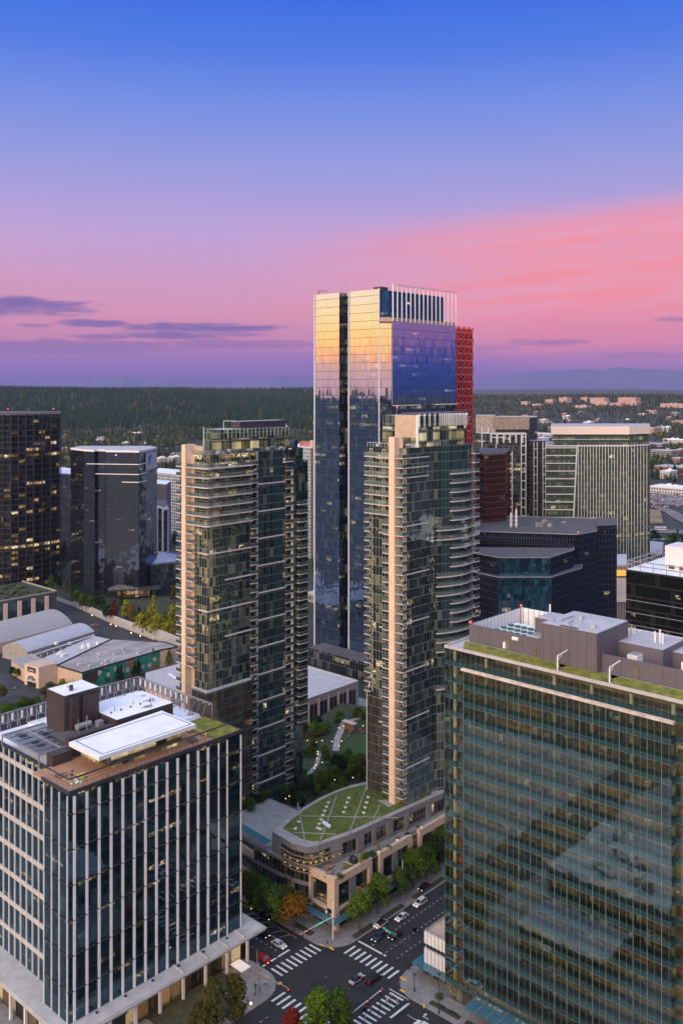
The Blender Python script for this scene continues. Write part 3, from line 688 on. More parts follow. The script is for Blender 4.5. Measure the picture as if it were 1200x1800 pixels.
# ------------------------------------------------------------------ RIGHT FRONT: green glass office with a mauve roof plant
def build_green_office():
    X0, Y0, ZT = -134.3, 182.4, 86.2; X1, Y1 = -52.0, 216.0; FH = 4.1
    root = thing('office_building', 'large green glass office block with see-through floors, mauve roof plant and sedum strips', 'office building', (X0, Y0, 0))
    ar = dict(tint=(.50, .68, .70), inner=(.02, .03, .03), refl=.20, hline=.07, frame=(.13, .17, .17), spandrel=(.022, .058, .066), sp=.30, clear=(.80, .86, .80), lit=0.0, wob=.006, wave=.03, wscale=.35)
    g = facade('green_clear_glass', 1.52, FH, mull=.05, seed=6.0, **ar)
    ar['wave'] = .026
    g2 = facade('green_clear_bay', 1.52, FH, mull=.05, seed=3.0, **ar)
    mb = MB()
    mb.quadwall((X0, Y0), (X1, Y0), 4.1, ZT, 0); mb.quadwall((X0, Y1), (X0, Y0), 4.1, ZT, -33.6); mb.quadwall((X1, Y0), (X1, Y1), 4.1, ZT, 0)
    mb.build('curtain_wall', g, root)
    bx0, bx1, by = -127.1, -76.4, 180.1
    mb = MB(); mb.quadwall((bx0, by), (bx1, by), 8.2, 82.3, 0); mb.quadwall((bx0, Y0-.01), (bx0, by), 8.2, 82.3, 0); mb.quadwall((bx1, by), (bx1, Y0-.01), 8.2, 82.3, 0)
    mb.build('bay_window', g2, root)
    mb = MB(); mb.prism([(bx0-.5, by-.55), (bx1+.6, by-.55), (bx1+.6, by+.35), (bx0-.5, by+.35)], 82.3, 82.55); mb.box(bx0-.5, bx1+.6, by-.55, by-.35, 82.55, 82.85); mb.box(bx0-.5, bx1+.6, by+.15, by+.35, 82.55, 82.85)
    mb.build('sunshade', pmat('sunshade', (.52, .45, .40), .5), root)
    mb = MB()
    x = bx0; i = 0
    while x < bx1+.2:
        mb.box(x-.03, x+.03, by-.12, by-.01, 8.3, 82.3); x += 3.04; i += 1
    mb.build('mullion', pmat('pale_mullion', (.20, .22, .21), .4), root)
    # structure behind the glass
    mb = MB()
    for k in range(1, 21):
        z = k*FH; mb.box(X0+.25, X1-.25, Y0+.25, Y1-.25, z-.08, z+.02, 0)
        if 2 <= k <= 20: mb.box(bx0+.2, bx1-.2, by+.2, Y0+.25, z-.08, z+.02, 0)
    mb.build('floor_slab', pmat('carpet', (.26, .21, .13), .9, var=.35, scale=.25, grain=.3), root)
    mb = MB()
    x = X0+2.2
    while x < X1:
        mb.box(x-.35, x+.35, Y0+1.0, Y0+1.7, 0, ZT-1); x += 9.1
    mb.build('column', pmat('column_white', (.55, .52, .44), .7), root)
    MB().box(X0+9, X1-5, Y0+8.5, Y1-4, 0, ZT-1).build('core_wall', pmat('core_wall', (.46, .34, .16), .9, var=.35, scale=.12, stretch=(1, 1, 2), grain=.5), root)
    mb = MB(); rnd = random.Random(3)
    for k in range(1, 20):
        z = k*FH-.12+FH; x = X0+3
        while x < X1-4:
            if rnd.random() < .62: mb.face([(x, Y0+3, z), (x, Y0+3.7, z), (x+2.2, Y0+3.7, z), (x+2.2, Y0+3, z)], m=0); mb.face([(x, Y0+6, z), (x, Y0+6.7, z), (x+2.2, Y0+6.7, z), (x+2.2, Y0+6, z)], m=0)
            x += 3.04
    mb.build('ceiling_lamps', emat('office_lamp', (1, .66, .28), 5.0), root)
    mb = MB()
    for k in range(1, 20):
        for _ in range(26):
            x = rnd.uniform(X0+2, X1-4); y = rnd.uniform(Y0+1.8, Y0+6); w = rnd.uniform(.6, 1.6)
            mb.box(x, x+w, y, y+.8, k*FH+.02, k*FH+rnd.uniform(.7, 1.5), rnd.choice([0, 0, 0, 1, 2]))
    mb.build('desks', [pmat('desk', (.20, .14, .08), .6), pmat('desk_red', (.4, .10, .03), .6), M['white_metal']], root)
    # partitions that catch the light
    mb = MB()
    for k in range(1, 20):
        x = X0+6
        while x < X1-6:
            if rnd.random() < .5: mb.box(x, x+.12, Y0+3.2, Y0+8.4, k*FH+.03, k*FH+3.6)
            x += rnd.choice([3.04, 6.08, 4.5])
    mb.build('partition', pmat('partition', (.30, .24, .14), .9, var=.3), root)
    lob = facade('green_lobby', 1.52, 4.1, tint=(.6, .7, .7), inner=(.05, .045, .03), refl=.10, mull=.08, frame=(.05, .05, .05), lit=.4, litcol=(1, .7, .35), lits=.35, room=3, lit_v=(.1, .9), sp=0)
    MB().prism([(X0+.3, Y0+.3), (X1-.3, Y0+.3), (X1-.3, Y1-.3), (X0+.3, Y1-.3)], .1, 4.1, 0, bottom=False, top=False).build('lobby_wall', lob, root)
    MB().prism([(-124.5, 176.6), (-101, 176.6), (-101, 182.2), (-124.5, 182.2)], 4.6, 4.75).build('entrance_canopy', M['teal_glass'], root)
    mb = MB()
    for i in range(9): mb.box(-124.5+i*2.9, -124.4+i*2.9, 176.6, 182.2, 4.76, 4.95)
    mb.build('canopy_frame', M['steel'], root)
    # roof
    mb = MB(); mb.box(X0, X1, Y0, Y1, ZT-.3, ZT+.02, 0)
    for a in ((X0-.12, X1, Y0-.12, Y0+.35), (X0-.12, X0+.35, Y0+.35, Y1), (X0+.35, X1, Y1-.4, Y1)): mb.box(a[0], a[1], a[2], a[3], ZT-.28, ZT+.4, 1)
    mb.build('roof', [M['lilac_roof'], M['pale_conc']], root)
    for (a, b) in ((-129.5, -104.4), (-103.2, -92.2), (-90.6, X1-1)):
        MB().prism([(a, Y0+1.0), (b, Y0+1.0), (b+.6, Y0+5.9), (a-3.0, Y0+5.9)], ZT+.02, ZT+.45, 0).build('green_roof', M['moss'], root)
    mb = MB(); x = -131
    while x < X1: mb.ell((x, 189.0+rnd.uniform(-.3, .3), ZT+.06), (rnd.uniform(.2, .7), .3, .12), 6, 4, 0, .3, rnd); x += rnd.uniform(.7, 1.6)
    mb.build('pebble_strip', pmat('pebbles', (.55, .45, .38), .8), root)
    pm = M['mauve']
    px0 = -132.3
    mb = MB(); y0 = 189.9; ztp = 90.6
    mb.box(px0, -110.5, y0, y0+.35, ZT, ztp, 0); mb.box(px0, px0+.35, y0+.35, 214, ZT, ztp, 0, 0); mb.box(px0+.35, -60, 213.6, 214, ZT, ztp, 2)
    mb.box(-96.5, X1-1, y0, y0+.35, ZT, ztp-.3, 0)
    mb.build('screen_wall', [pm, M['grey_roof'], M['white_metal']], root)
    mb = MB(); y = y0+1
    while y < 213: mb.box(px0+.35, px0+.45, y, y+.12, ZT, ztp); y += 1.6
    x = px0+1
    while x < -70: mb.box(x, x+.12, 213.45, 213.6, ZT, ztp); x += 1.6
    mb.box(px0+.36, px0+.42, y0+1, 213, ZT+.05, ztp-.05, 1)
    mb.build('screen_frame', [M['steel'], M['white_metal']], root)
    mb = MB(); mb.box(-110.5, -96.5, 187.6, 203, ZT, 95.2, 0, 1); mb.box(-117.5, -109.5, 196.5, 204, ZT, 93.6, 0, 1); mb.box(-96.5, -86, 198, 210, ZT, 91.4, 0, 1); mb.box(-86, -70, 203, 212, ZT, 90, 0, 1)
    for x in np.arange(-110, -96.6, 2.2): mb.box(x, x+.05, 187.55, 187.6, ZT, 95.1, 2)
    for y in np.arange(189, 203, 2.2): mb.box(-96.5, -96.45, y, y+.05, ZT, 95.1, 2)
    mb.box(-110.2, -96.8, 187.9, 202.7, 95.2, 95.25, 3); mb.box(-106, -101.5, 187.8, 188.8, 95.25, 95.32, 2)
    mb.build('plant_room', [pm, M['lilac_roof'], M['mauve_d'], M['grey_roof']], root)
    for x in (-121.5, -114.0, -88.8): MB().box(x, x+.9, y0-.12, y0-.01, ZT+.02, ZT+2.6).build('door', pmat('bronze_door', (.16, .12, .08), .5), root)
    mb = MB()
    for x in np.arange(px0+3, -111, 3.1): mb.box(x, x+.05, y0-.03, y0-.003, ZT, ztp, 0)
    for x in np.arange(-95, X1-1, 3.1): mb.box(x, x+.05, y0-.03, y0-.003, ZT, ztp-.3, 0)
    mb.build('panel_joint', M['mauve_d'], root)
    MB().box(px0+4, -119, 193, 205, ZT+.02, ZT+2.6).build('cooling_tower', M['white_metal'], root)
    fg = pmat('fan_green', (.05, .12, .09), .5)
    for i in range(5):
        for j in range(3): x = -127.4+i*1.9; y = 195+j*3.2; MB().cyl((x, y, ZT+2.62), (x, y, ZT+3.0), .8, n=10).build('cooling_fan', fg, root)
    for (x, y, w, h) in ((-117.3, 192.8, 3, 2.2), (-93, 195, 2.4, 2), (-80, 193.5, 4, 3.2), (-74.5, 193.5, 4, 3.0), (-69, 193.5, 4, 2.8)):
        mb = MB(); mb.box(x, x+w, y, y+4, ZT+.3, ZT+h+1.5, 0)
        for i in range(5): mb.box(x+.1, x+w-.1, y+.4+i*.75, y+.7+i*.75, ZT+h+1.5, ZT+h+1.68, 1)
        mb.build('air_handler', [M['white_metal'], M['steel']], root)
    for (x, y, h) in ((-90, 203, 2.5), (-89, 203.4, 3), (-88.2, 203, 2.4), (-120, 208, 3), (-112, 206, 2)): MB().cyl((x, y, 90), (x, y, 91.4+h), .22, n=8).build('flue', M['white_metal'], root)
    for x in (-103.9, -91.4):
        mb = MB(); mb.beam((x, 183.4, ZT), (x, 183.4, ZT+3.6), .25); mb.beam((x, 183.4, ZT+3.5), (x+.2, 188, ZT+4.0), .22); mb.beam((x, 183.4, ZT+2.4), (x+.1, 185.2, ZT+3.6), .1)
        mb.build('davit_arm', M['white_metal'], root)
    for (x, y) in ((px0+.2, y0+.2), (px0+.2, 213.8)):
        mb = MB(); mb.cyl((x, y, ztp), (x, y, ztp+.35), .1, n=6); mb.ell((x, y, ztp+.5), (.28, .28, .28), 8, 6, 1); mb.build('beacon', [M['dark_metal'], M['redlamp']], root)
    mb = MB(); mb.cyl((-119.5, 189.6, ZT+3.3), (-117.9, 189.6, ZT+3.3), .45, n=10); mb.box(-122, -121.4, 189.2, 189.8, ZT+.5, ZT+2); mb.build('exhaust_hood', M['white_metal'], root)
build_green_office()
roof_clutter('roof_equipment', 'small units on the lilac roof of the mauve plant room', -109, -98, 189, 201, 95.27, 9, 7)
roof_clutter('roof_equipment', 'pipes and units on the roof deck behind the mauve plant room', -95, -72, 191.5, 197, 86.25, 22, 8)
roof_clutter('roof_equipment', 'pipes beside the cooling tower inside the mauve screen', -131, -119, 206, 212.5, 86.25, 12, 9)

# ------------------------------------------------------------------ the two apartment towers
apt = dict(tint=(.50, .66, .62), inner=(.012, .020, .018), blind=(.14, .155, .115), blindp=.34, refl=.17, hline=.14, frame=(.24, .26, .24), lit=.07, litcol=(1, .58, .16), lits=.9, room=3, wob=.012, wave=.02)
M['apt'] = facade('apartment_glass', 1.25, 3.0, mull=.08, colpanel=.22, panelcol=(.022, .050, .050), seed=5.0, **apt)
M['apt_warm'] = facade('apartment_glass_warm', 1.25, 3.0, mull=.10, seed=8.0, **{**apt, 'lit': .16, 'lits': 1.3, 'blind': (.20, .19, .12), 'refl': .12, 'litband': [(125.5, 128.7, .85)]})
M['apt_panel'] = facade('apartment_panelled', 1.5, 3.0, mull=.05, colpanel=.5, panelcol=(.020, .048, .052), seed=2.0, **{**apt, 'frame': (.15, .18, .18), 'lit': .05})
M['apt_dark'] = facade('apartment_blinds', 1.1, 3.0, mull=.05, seed=3.0, **{**apt, 'inner': (.035, .030, .024), 'blind': (.07, .062, .05), 'blindp': .6, 'refl': .08, 'lit': .04, 'frame': (.16, .15, .13)})
M['apt_reflect'] = facade('apartment_mirror', 1.5, 3.0, mull=.04, seed=1.5, **{**apt, 'refl': .22, 'wave': .05, 'lit': .03, 'frame': (.05, .07, .07), 'hline': .06})
M['penthouse'] = facade('penthouse_glass', 1.3, 3.4, mull=.08, seed=6.5, **{**apt, 'lit': .7, 'lits': .7, 'litcol': (1, .72, .22), 'lit_v': (.0, .9), 'soft': True})
M['slab'] = pmat('balcony_slab', (.56, .50, .48), .7, var=.08)
M['doorframe'] = pmat('white_door_frame', (.72, .70, .68), .5)
_balc = {}
def balcony(root, x0, x1, y0, y1, z, door='y'):
    """one balcony: slab with its rail, seen from the +X / -Y sides; the rail is a sub-part"""
    w, d = round(x1-x0, 2), round(y1-y0, 2); key = (w, d, door)
    if key not in _balc:
        mb = MB(); mb.box(0, w, 0, d, -.28, 0)
        if door == 'y':      # door in the wall behind (+Y side)
            for (a, b) in ((w*.55, w*.55+.2), (w*.55+1.0, w*.55+1.2)): mb.box(a, b, d-.12, d-.02, 0, 2.35)
            mb.box(w*.55, w*.55+1.2, d-.12, d-.02, 2.15, 2.36)
        elif door == 'x':
            for (a, b) in ((d*.3, d*.3+.2), (d*.3+1.0, d*.3+1.2)): mb.box(.02, .12, a, b, 0, 2.35)
            mb.box(.02, .12, d*.3, d*.3+1.14, 2.2, 2.36)
        b = mb.build('balcony', M['slab'])
        r = MB(); r.box(0, w, .03, .07, .05, 1.05, 0); r.box(w-.07, w-.03, .07, d, .05, 1.05, 0)
        r.box(0, w, .02, .08, 1.05, 1.13, 1); r.box(w-.08, w-.02, .08, d, 1.05, 1.13, 1)
        ro = r.build('railing', [M['rail_glass'], M['steel']])
        _balc[key] = (b.data, ro.data); bpy.data.objects.remove(b); bpy.data.objects.remove(ro)
    bd, rd = _balc[key]
    n = root.get('_nb', 0); root['_nb'] = n+1
    if n >= 100: REST.setdefault(root.name, []).append((bd, rd, x0, y0, z)); return
    o = OFF[root.name]
    b = bpy.data.objects.new('balcony', bd); COL.objects.link(b); b.parent = root; b.location = (x0-o[0], y0-o[1], z-o[2])
    r = bpy.data.objects.new('railing', rd); COL.objects.link(r); r.parent = b
REST = {}
def flush_balconies(root):
    """past a hundred, the remaining balconies of a tower share one part"""
    lst = REST.get(root.name, [])
    if '_nb' in root: del root['_nb']
    if not lst: return
    vs = []; fs = []; mi = []; o = OFF[root.name]; mats = [M['slab'], M['rail_glass'], M['steel']]
    for bd, rd, x, y, z in lst:
        for dat, idx in ((bd, lambda k: 0), (rd, lambda k: k+1)):
            b0 = len(vs); vs += [(v.co.x+x-o[0], v.co.y+y-o[1], v.co.z+z-o[2]) for v in dat.vertices]
            for p in dat.polygons: fs.append(tuple(b0+i for i in p.vertices)); mi.append(idx(p.material_index))
    me = bpy.data.meshes.new('balcony'); me.from_pydata(vs, [], fs)
    for m_ in mats: me.materials.append(m_)
    me.polygons.foreach_set('material_index', mi); me.update()
    b = bpy.data.objects.new('balcony', me); COL.objects.link(b); b.parent = root; b['kind'] = 'stuff'

def build_right_tower():
    YF = 221.5; ZB, ZT = 19.4, 131.0
    xl = ony(YF, 645)[0]; xc0 = ony(YF, 692.5)[0]; xc1 = ony(YF, 703.5)[0]; xr = ony(YF, 714)[0]
    ys = onx(xr, 757)[1]
    root = thing('apartment_tower', 'right hand green glass apartment tower with curved balconies, standing on the grassy podium', 'apartment tower', (xr, YF, ZB), 'pair of apartment towers')
    arc = []
    for i in range(11):
        t = i/10; y = ys+2+t*17; arc.append((xr+3.2*math.sin(math.pi*(.06+.66*t)), y))
    poly = [(xl, YF), (xc0, YF), (xc1, YF), (xr, YF), (xr, ys), (xr, ys+2)]+arc[1:]+[(xr-3.5, ys+25), (xl, ys+25)]
    mb = MB(); u = 0
    n = len(poly)
    def mat_for(i):
        a = poly[i]
        if i in (0, 2): return 1
        if i == 1: return 0
        return 0
    for (za, zb, off) in ((ZB, 51, 0), (51, ZT, 0)):
        u = 0
        for i in range(n):
            a, b = poly[i], poly[(i+1) % n]
            m_ = mat_for(i)
            if za < 50 and i == 0: m_ = 2
            if i >= 5 and i < 15: m_ = 3 if za > 50 else 0
            u = mb.quadwall(a, b, za, zb, u, m_)
    mb.face([(p[0], p[1], ZT) for p in poly], None, 4)
    mb.build('wall', [M['apt'], M['apt_warm'], M['apt_dark'], M['apt_panel'], M['dark_roof']], root)
    # the stone blade that runs the full height
    MB().prism([(xc0, YF-2.6), (xc1-.3, YF-2.6), (xc1-.3, YF+2), (xc0, YF+2)], ZB, 134.4).build('stone_pier', M['beige_col'], root)
    MB().prism([(xc1-.3, YF-.2), (xr-1.4, YF-.2), (xr-1.4, YF+.25), (xc1-.3, YF+.25)], ZT, 134.6).build('parapet_wall', M['tan'], root)
    mb = MB()
    for q_ in range(37): mb.box(xc0-.02, xc1-.28, YF-2.62, YF-2.601, ZB+3*q_+1, ZB+3*q_+1.06)
    mb.build('pier_joint', M['concrete'], root)
    # balconies
    k = 0; z = ZT-3.0
    while z > ZB+2:
        balcony(root, xc1-.3, xr+.15, YF-2.0, YF, z, 'y')
        if z > 108: balcony(root, xl+.6, xc0, YF-2.0, YF, z, 'y')
        else: balcony(root, xc0-3.2, xc0, YF-1.9, YF, z, 'y')
        if z > 50: balcony(root, xl-.2, xl+2.2, YF-1.3, YF, z, 'y')
        if z > 60: balcony(root, arc[-1][0]-1.0, arc[-1][0]+1.5, arc[-1][1]-.3, arc[-1][1]+2.6, z, 'x')
        z -= 3.0; k += 1
    # curved balconies: each a sweeping slab with a glass rail
    def curved(z, i0, i1, out):
        pts = arc[i0:i1]; o_ = [(p[0]+out*math.sin(math.pi*(j+.5)/len(pts))**.5+.15, p[1]) for j, p in enumerate(pts)]
        b = MB().prism(o_+[(p[0]-.1, p[1]) for p in reversed(pts)], z-.28, z).build('balcony', M['slab'], root)
        r = MB()
        for j in range(len(o_)-1): r.quadwall((o_[j][0]-.05, o_[j][1]), (o_[j+1][0]-.05, o_[j+1][1]), z+.05, z+1.1)
        r.build('railing', M['rail_glass'], b)
    z = ZT-9
    while z > 52:
        curved(z, 3 if z > 104 else (0 if int(z/9) % 2 else 3), 11, 1.1); z -= 3.0
    # pale floor bands
    z = ZT-3; k = 0
    while z > ZB:
        y1 = ys-1 if (k < 3 or k % 5 == 2) else None
        if y1: MB().box(xr+.003, xr+.22, YF-.2, y1, z-.32, z+.02).build('floor_band', M['slab'], root)
        if k % 10 == 8: MB().box(xc0-6, xr+.2, YF-.35, YF-.003, z-.3, z+.02).build('floor_band', M['slab'], root)
        z -= 3.0; k += 1
    mb = MB(); mb.box(xl-.12, xl+.06, YF-.15, YF+.1, ZB, 52); mb.beam((xl, YF, 52), (xl+2.2, YF, 58), .3); mb.build('corner_trim', M['white_metal'], root)
    # terrace at the top and the crown
    cy = YF+5.5; cl = ony(cy, 672)[0]; cm = ony(cy, 735)[0]
    cpoly = [(cl, cy), (cm, cy)]+[(arc[i][0]-2.6+(0 if i < 9 else .5), arc[i][1]) for i in range(2, 11)]+[(xr-5, ys+25), (cl, ys+25)]
    mb = MB(); mb.prism(cpoly, ZT, 137.2, 0, 1, bottom=False); mb.build('penthouse_wall', [M['penthouse'], M['dark_roof']], root)
    c2 = [(p[0]+.35, p[1]-.2) for p in cpoly]
    mb = MB(); mb.prism(c2, 137.2, 140.9, 0, 1); mb.build('crown_wall', [M['apt'], M['grey_roof']], root)
    mb = MB()
    for j in range(1, 11):
        a, b = c2[j], c2[j+1] if j+1 < len(c2) else c2[-1]
        for t in ((0, .5) if math.hypot(b[0]-a[0], b[1]-a[1]) < 4 else (0, .25, .5, .75)):
            p = (a[0]+(b[0]-a[0])*t, a[1]+(b[1]-a[1])*t); MB().box(p[0]+.02, p[0]+.4, p[1]-.05, p[1]+.05, 137.4, 141.5-.02*j).build('crown_fin', M['fin'], root)
    mb = MB(); mb.box(cm-.5, cm+.25, cy-.5, cy-.1, ZT, 141.2, 0); mb.box(cl+5.5, cm-.5, cy-.35, cy-.21, 134, 141.0, 1); mb.build('pilaster', [M['white_metal'], M['tan']], root)
    mb = MB(); mb.box(cl+3, xr-1, cy+6, ys+24, 140.9, 141.6); mb.build('plant_roof', M['mauve_d'], root)
    mb = MB(); x = xl
    while x < xc0: mb.box(x, x+.08, YF+.05, YF+.12, ZT, ZT+1.3); x += 1.2
    y = YF
    while y < ys+6: mb.box(xr-.15, xr-.05, y, y+.12, ZT, ZT+1.5); y += 1.1
    mb.box(xl, xc0, YF+.05, YF+.1, ZT+1.2, ZT+1.3); mb.build('terrace_rail', M['fin'], root)
    mb = MB(); rnd = random.Random(8)
    for _ in range(26):
        x = rnd.uniform(xl+1, xr-1); y = rnd.uniform(YF+1, cy-.8); mb.box(x, x+rnd.uniform(.4, 1.4), y, y+.6, ZT, ZT+rnd.uniform(.4, 1.3), rnd.choice([0, 1, 2]))
    mb.build('terrace_furniture', [M['black'], M['white_metal'], M['soil']], root)
    mb = MB(); mb.cyl((xl+7, cy+1, 140.9), (xl+7, cy+1, 143.5), .07, n=6); mb.ell((xl+7, cy+1, 143.7), (.25, .25, .3), 6, 4, 1); mb.build('beacon', [M['steel'], M['redlamp']], root)
    flush_balconies(root)

def build_left_tower():
    XF, Y0 = -225.7, 182.1; ZB, ZT = 9.5, 128.6
    xl = ony(Y0, 316)[0]; c0, c1 = ony(Y0, 329.5)[0], ony(Y0, 336)[0]
    y1, y2, y3, y4, y5 = [onx(XF, p)[1] for p in (440, 452, 501, 515, 540)]
    root = thing('apartment_tower', 'left hand green glass apartment tower with long wraparound balconies and dark slanted rear fin', 'apartment tower', (XF, Y0, ZB), 'pair of apartment towers')
    poly = [(xl, Y0), (c1, Y0), (XF, Y0), (XF, y1), (XF-2.2, y1), (XF-2.2, y2), (XF, y2), (XF, y3), (XF-2.2, y3), (XF-2.2, y4), (XF-2.2, y5), (XF-16, y5+8), (xl, y5)]
    mats = [M['apt'], M['apt_warm'], M['apt_dark'], M['apt_panel'], M['dark_roof'], M['apt_reflect']]
    mb = MB()
    for (za, zb) in ((ZB, 51), (51, 107), (107, ZT)):
        u = 0
        for i in range(len(poly)):
            a, b = poly[i], poly[(i+1) % len(poly)]
            top = zb
            mm = {0: 1, 1: 1, 2: 3, 3: 1, 4: 1, 5: 1, 6: 3, 7: 1, 8: 1, 9: 5}.get(i, 0)
            if za < 50 and i in (1, 2): mm = 2
            if za > 100 and i in (1, 2): mm = 1 if za > 100 else 3
            if i == 2 and 50 < za < 100:
                ym = a[1]+7.0; u = mb.quadwall(a, (a[0], ym), za, zb, u, 0); u = mb.quadwall((a[0], ym), b, za, zb, u, 3); continue
            u = mb.quadwall(a, b, za, top, u, mm)
    mb.face([(p[0], p[1], ZT) for p in poly], None, 4)
    mb.build('wall', mats, root)
    MB().prism([(c0, Y0-2.4), (c1, Y0-2.4), (c1, Y0+2), (c0, Y0+2)], ZB, 131.6).build('stone_pier', M['beige_col'], root)
    mb = MB()
    for q_ in range(40): mb.box(c0-.02, c1+.02, Y0-2.42, Y0-2.401, ZB+3*q_+1, ZB+3*q_+1.06)
    mb.build('pier_joint', M['concrete'], root)
    MB().box(c1, c1+4.6, Y0+1.2, Y0+1.5, ZT, 131.2).build('parapet_wall', M['tan'], root)
    # front wing walls: tan recess behind the small balconies
    MB().box(c1+.05, c1+1.9, Y0-.12, Y0-.01, 30, ZT-.4).build('side_wall', M['tan'], root)
    # reflecting rear fin and its neighbour, both with sloping tops
    def fin(x0, x1, y0_, y1_, za, zb0, zb1, name):
        mb = MB(); P = [(x0, y0_), (x1, y0_), (x1, y1_), (x0, y1_)]; zz = [zb0, zb0, zb1, zb1]; u = 0
        for i in range(4):
            a, b = P[i], P[(i+1) % 4]; L = math.hypot(b[0]-a[0], b[1]-a[1])
            mb.face([(a[0], a[1], za), (b[0], b[1], za), (b[0], b[1], zz[(i+1) % 4]), (a[0], a[1], zz[i])], [(u, za), (u+L, za), (u+L, zz[(i+1) % 4]), (u, zz[i])]); u += L
        mb.face([(P[i][0], P[i][1], zz[i]) for i in range(4)]); mb.build(name, M['apt_reflect'], root)
    fin(XF-1.9, XF+.25, y4+.1, y5, ZB+24, 121.6, 124.6, 'glass_fin')
    fin(XF-5, XF-2.4, y3+.6, y4+4.5, ZT-.1, 128.4, 131.6, 'glass_fin')
    MB().box(XF-1.2, XF-.05, y4+.0, y4+.1, ZB+20, 121.8).build('corner_trim', M['fin'], root)
    # balconies
    z = ZT-4.0; k = 0
    while z > ZB+2:
        balcony(root, XF-2.2, XF+.5, y1+.02, y2-.02, z, 'x')
        balcony(root, XF-2.2, XF+.35, y3+.02, y4-.02, z, 'x')
        if z > 60: balcony(root, c1+.02, c1+3.0, Y0-2.0, Y0-.13, z, 'none')
        balcony(root, xl+.3, c0, Y0-1.8, Y0, z, 'y')
        if ZB+24 < z < 112: balcony(root, XF+.26, XF+1.5, y4+1.6, y5-1.2, z, 'none')
        z -= 3.0; k += 1
    def wrap(z):
        b = MB().prism([(c1+.05, Y0-2.1), (XF+1.0, Y0-2.1), (XF+2.0, Y0-1.1), (XF+2.0, y1-.6), (XF+.6, y1), (XF+.003, y1), (XF+.003, Y0-.003), (c1+.05, Y0-.003)], z-.32, z).build('balcony', M['slab'], root)
        r = MB(); P = [(c1+.05, Y0-2.05), (XF+.95, Y0-2.05), (XF+1.95, Y0-1.05), (XF+1.95, y1-.6), (XF+.55, y1)]
        for j in range(4): r.quadwall(P[j], P[j+1], z+.05, z+1.1, 0, 0); r.beam((P[j][0], P[j][1], z+1.14), (P[j+1][0], P[j+1][1], z+1.14), .07, m=1)
        r.build('railing', [M['rail_glass'], M['steel']], b)
    for i in range(7): wrap(ZT-4.0-3.0*i)
    # pale floor bands
    for i in range(12):
        z = ZT-10.6-9*i
        if z > ZB: MB().box(XF+.003, XF+.3, y2+.1, y3-.05, z-.35, z+.05).build('floor_band', M['slab'], root)
    for i, (a, b) in enumerate(((Y0+7, y1), (Y0, y1), (Y0+7, y1), (Y0, y1), (Y0+7, y1))):
        z = ZT-22-9.0*i; MB().box(XF+.003, XF+.3, a, b, z-.35, z+.05).build('floor_band', M['slab'], root)
        if a == Y0: MB().box(XF-4.5, XF+.3, Y0-.3, Y0-.003, z-.35, z+.05).build('floor_band', M['slab'], root)
    MB().box(XF+.003, XF+.35, y2-.35, y2+.15, ZB, ZT+.1).build('vertical_trim', pmat('grey_trim', (.26, .25, .26), .6), root)
    # low dark bay at the foot with its own roof edge
    mb = MB(); mb.prism([(XF-6, Y0-1.6), (XF+1.4, Y0-1.6), (XF+1.4, y1-.3), (XF-6, y1-.3)], ZB, 54.5, 0, 1, bottom=False); mb.build('lower_bay', [M['apt_dark'], M['grey_roof']], root)
    mb = MB(); mb.beam((XF-6, Y0-1.6, 55.3), (XF+1.4, Y0-1.6, 55.3), .18); mb.beam((XF+1.4, Y0-1.6, 55.3), (XF+1.4, y1-.3, 55.3), .18)
    for t in range(9): mb.beam((XF+1.4, Y0-1.6+t*2, 54.5), (XF+1.4, Y0-1.6+t*2, 55.3), .12)
    mb.build('roof_rail', M['fin'], root)
    # crown
    cy = Y0+7.5; cl = ony(cy, 359)[0]; cx = XF-2.5
    cp = [(cl, cy), (cx-2, cy), (cx, cy+3), (cx, y4+.5), (cl, y4+1)]
    MB().prism(cp, ZT, 133.2, 0, 1, bottom=False).build('penthouse_wall', [M['penthouse'], M['dark_roof']], root)
    c2 = [(p[0]+.25, p[1]-.25) for p in cp]; mb = MB(); mb.prism(c2, 133.2, 136.2, 0, 1); mb.build('crown_wall', [M['apt'], M['grey_roof']], root)
    gf_ = pmat('green_fin', (.30, .36, .33), .5); y = cy+2.5
    while y < y4: MB().box(cx+.28, cx+.6, y, y+.07, 133.4, 136.7-.02*(y-cy)).build('crown_fin', gf_, root); y += 1.7
    x = cl+.4
    while x < cx-2: MB().box(x, x+.07, cy-.6, cy-.3, 133.4, 136.7).build('crown_fin', gf_, root); x += 1.7
    mb = MB(); mb.box(cl+3, cx-1.2, cy+9, y4, 136.2, 138.6, 0, 1); mb.box(cl-.15, cl+.1, cy-.3, cy, ZT, 136.9, 2); mb.beam((cl+5, cy+4, 136.2), (cl+5, cy+4, 138.9), .12, m=2); mb.beam((cl+5, cy+4, 138.9), (cl+9, cy+6, 138.9), .12, m=2)
    mb.build('plant_room', [pmat('plum_panel', (.045, .03, .045), .6), M['grey_roof'], M['fin']], root)
    mb = MB(); rnd = random.Random(12)
    for _ in range(40):
        y = rnd.uniform(Y0+2, y4-1); x = rnd.uniform(XF-2.2, XF-.6); mb.box(x, x+.6, y, y+rnd.uniform(.5, 1.5), ZT, ZT+rnd.uniform(.4, 1.3), rnd.choice([0, 1, 2]))
    mb.build('terrace_furniture', [M['black'], M['white_metal'], M['soil']], root)
    r = MB(); P = [(c1, Y0+.1), (XF-.1, Y0+.1), (XF-.1, y3)]
    for j in range(2): r.quadwall(P[j], P[j+1], ZT, ZT+1.2, 0, 0); r.beam((P[j][0], P[j][1], ZT+1.25), (P[j+1][0], P[j+1][1], ZT+1.25), .08, m=1)
    r.build('terrace_rail', [M['rail_glass'], M['steel']], root)
    flush_balconies(root)
build_right_tower(); build_left_tower()

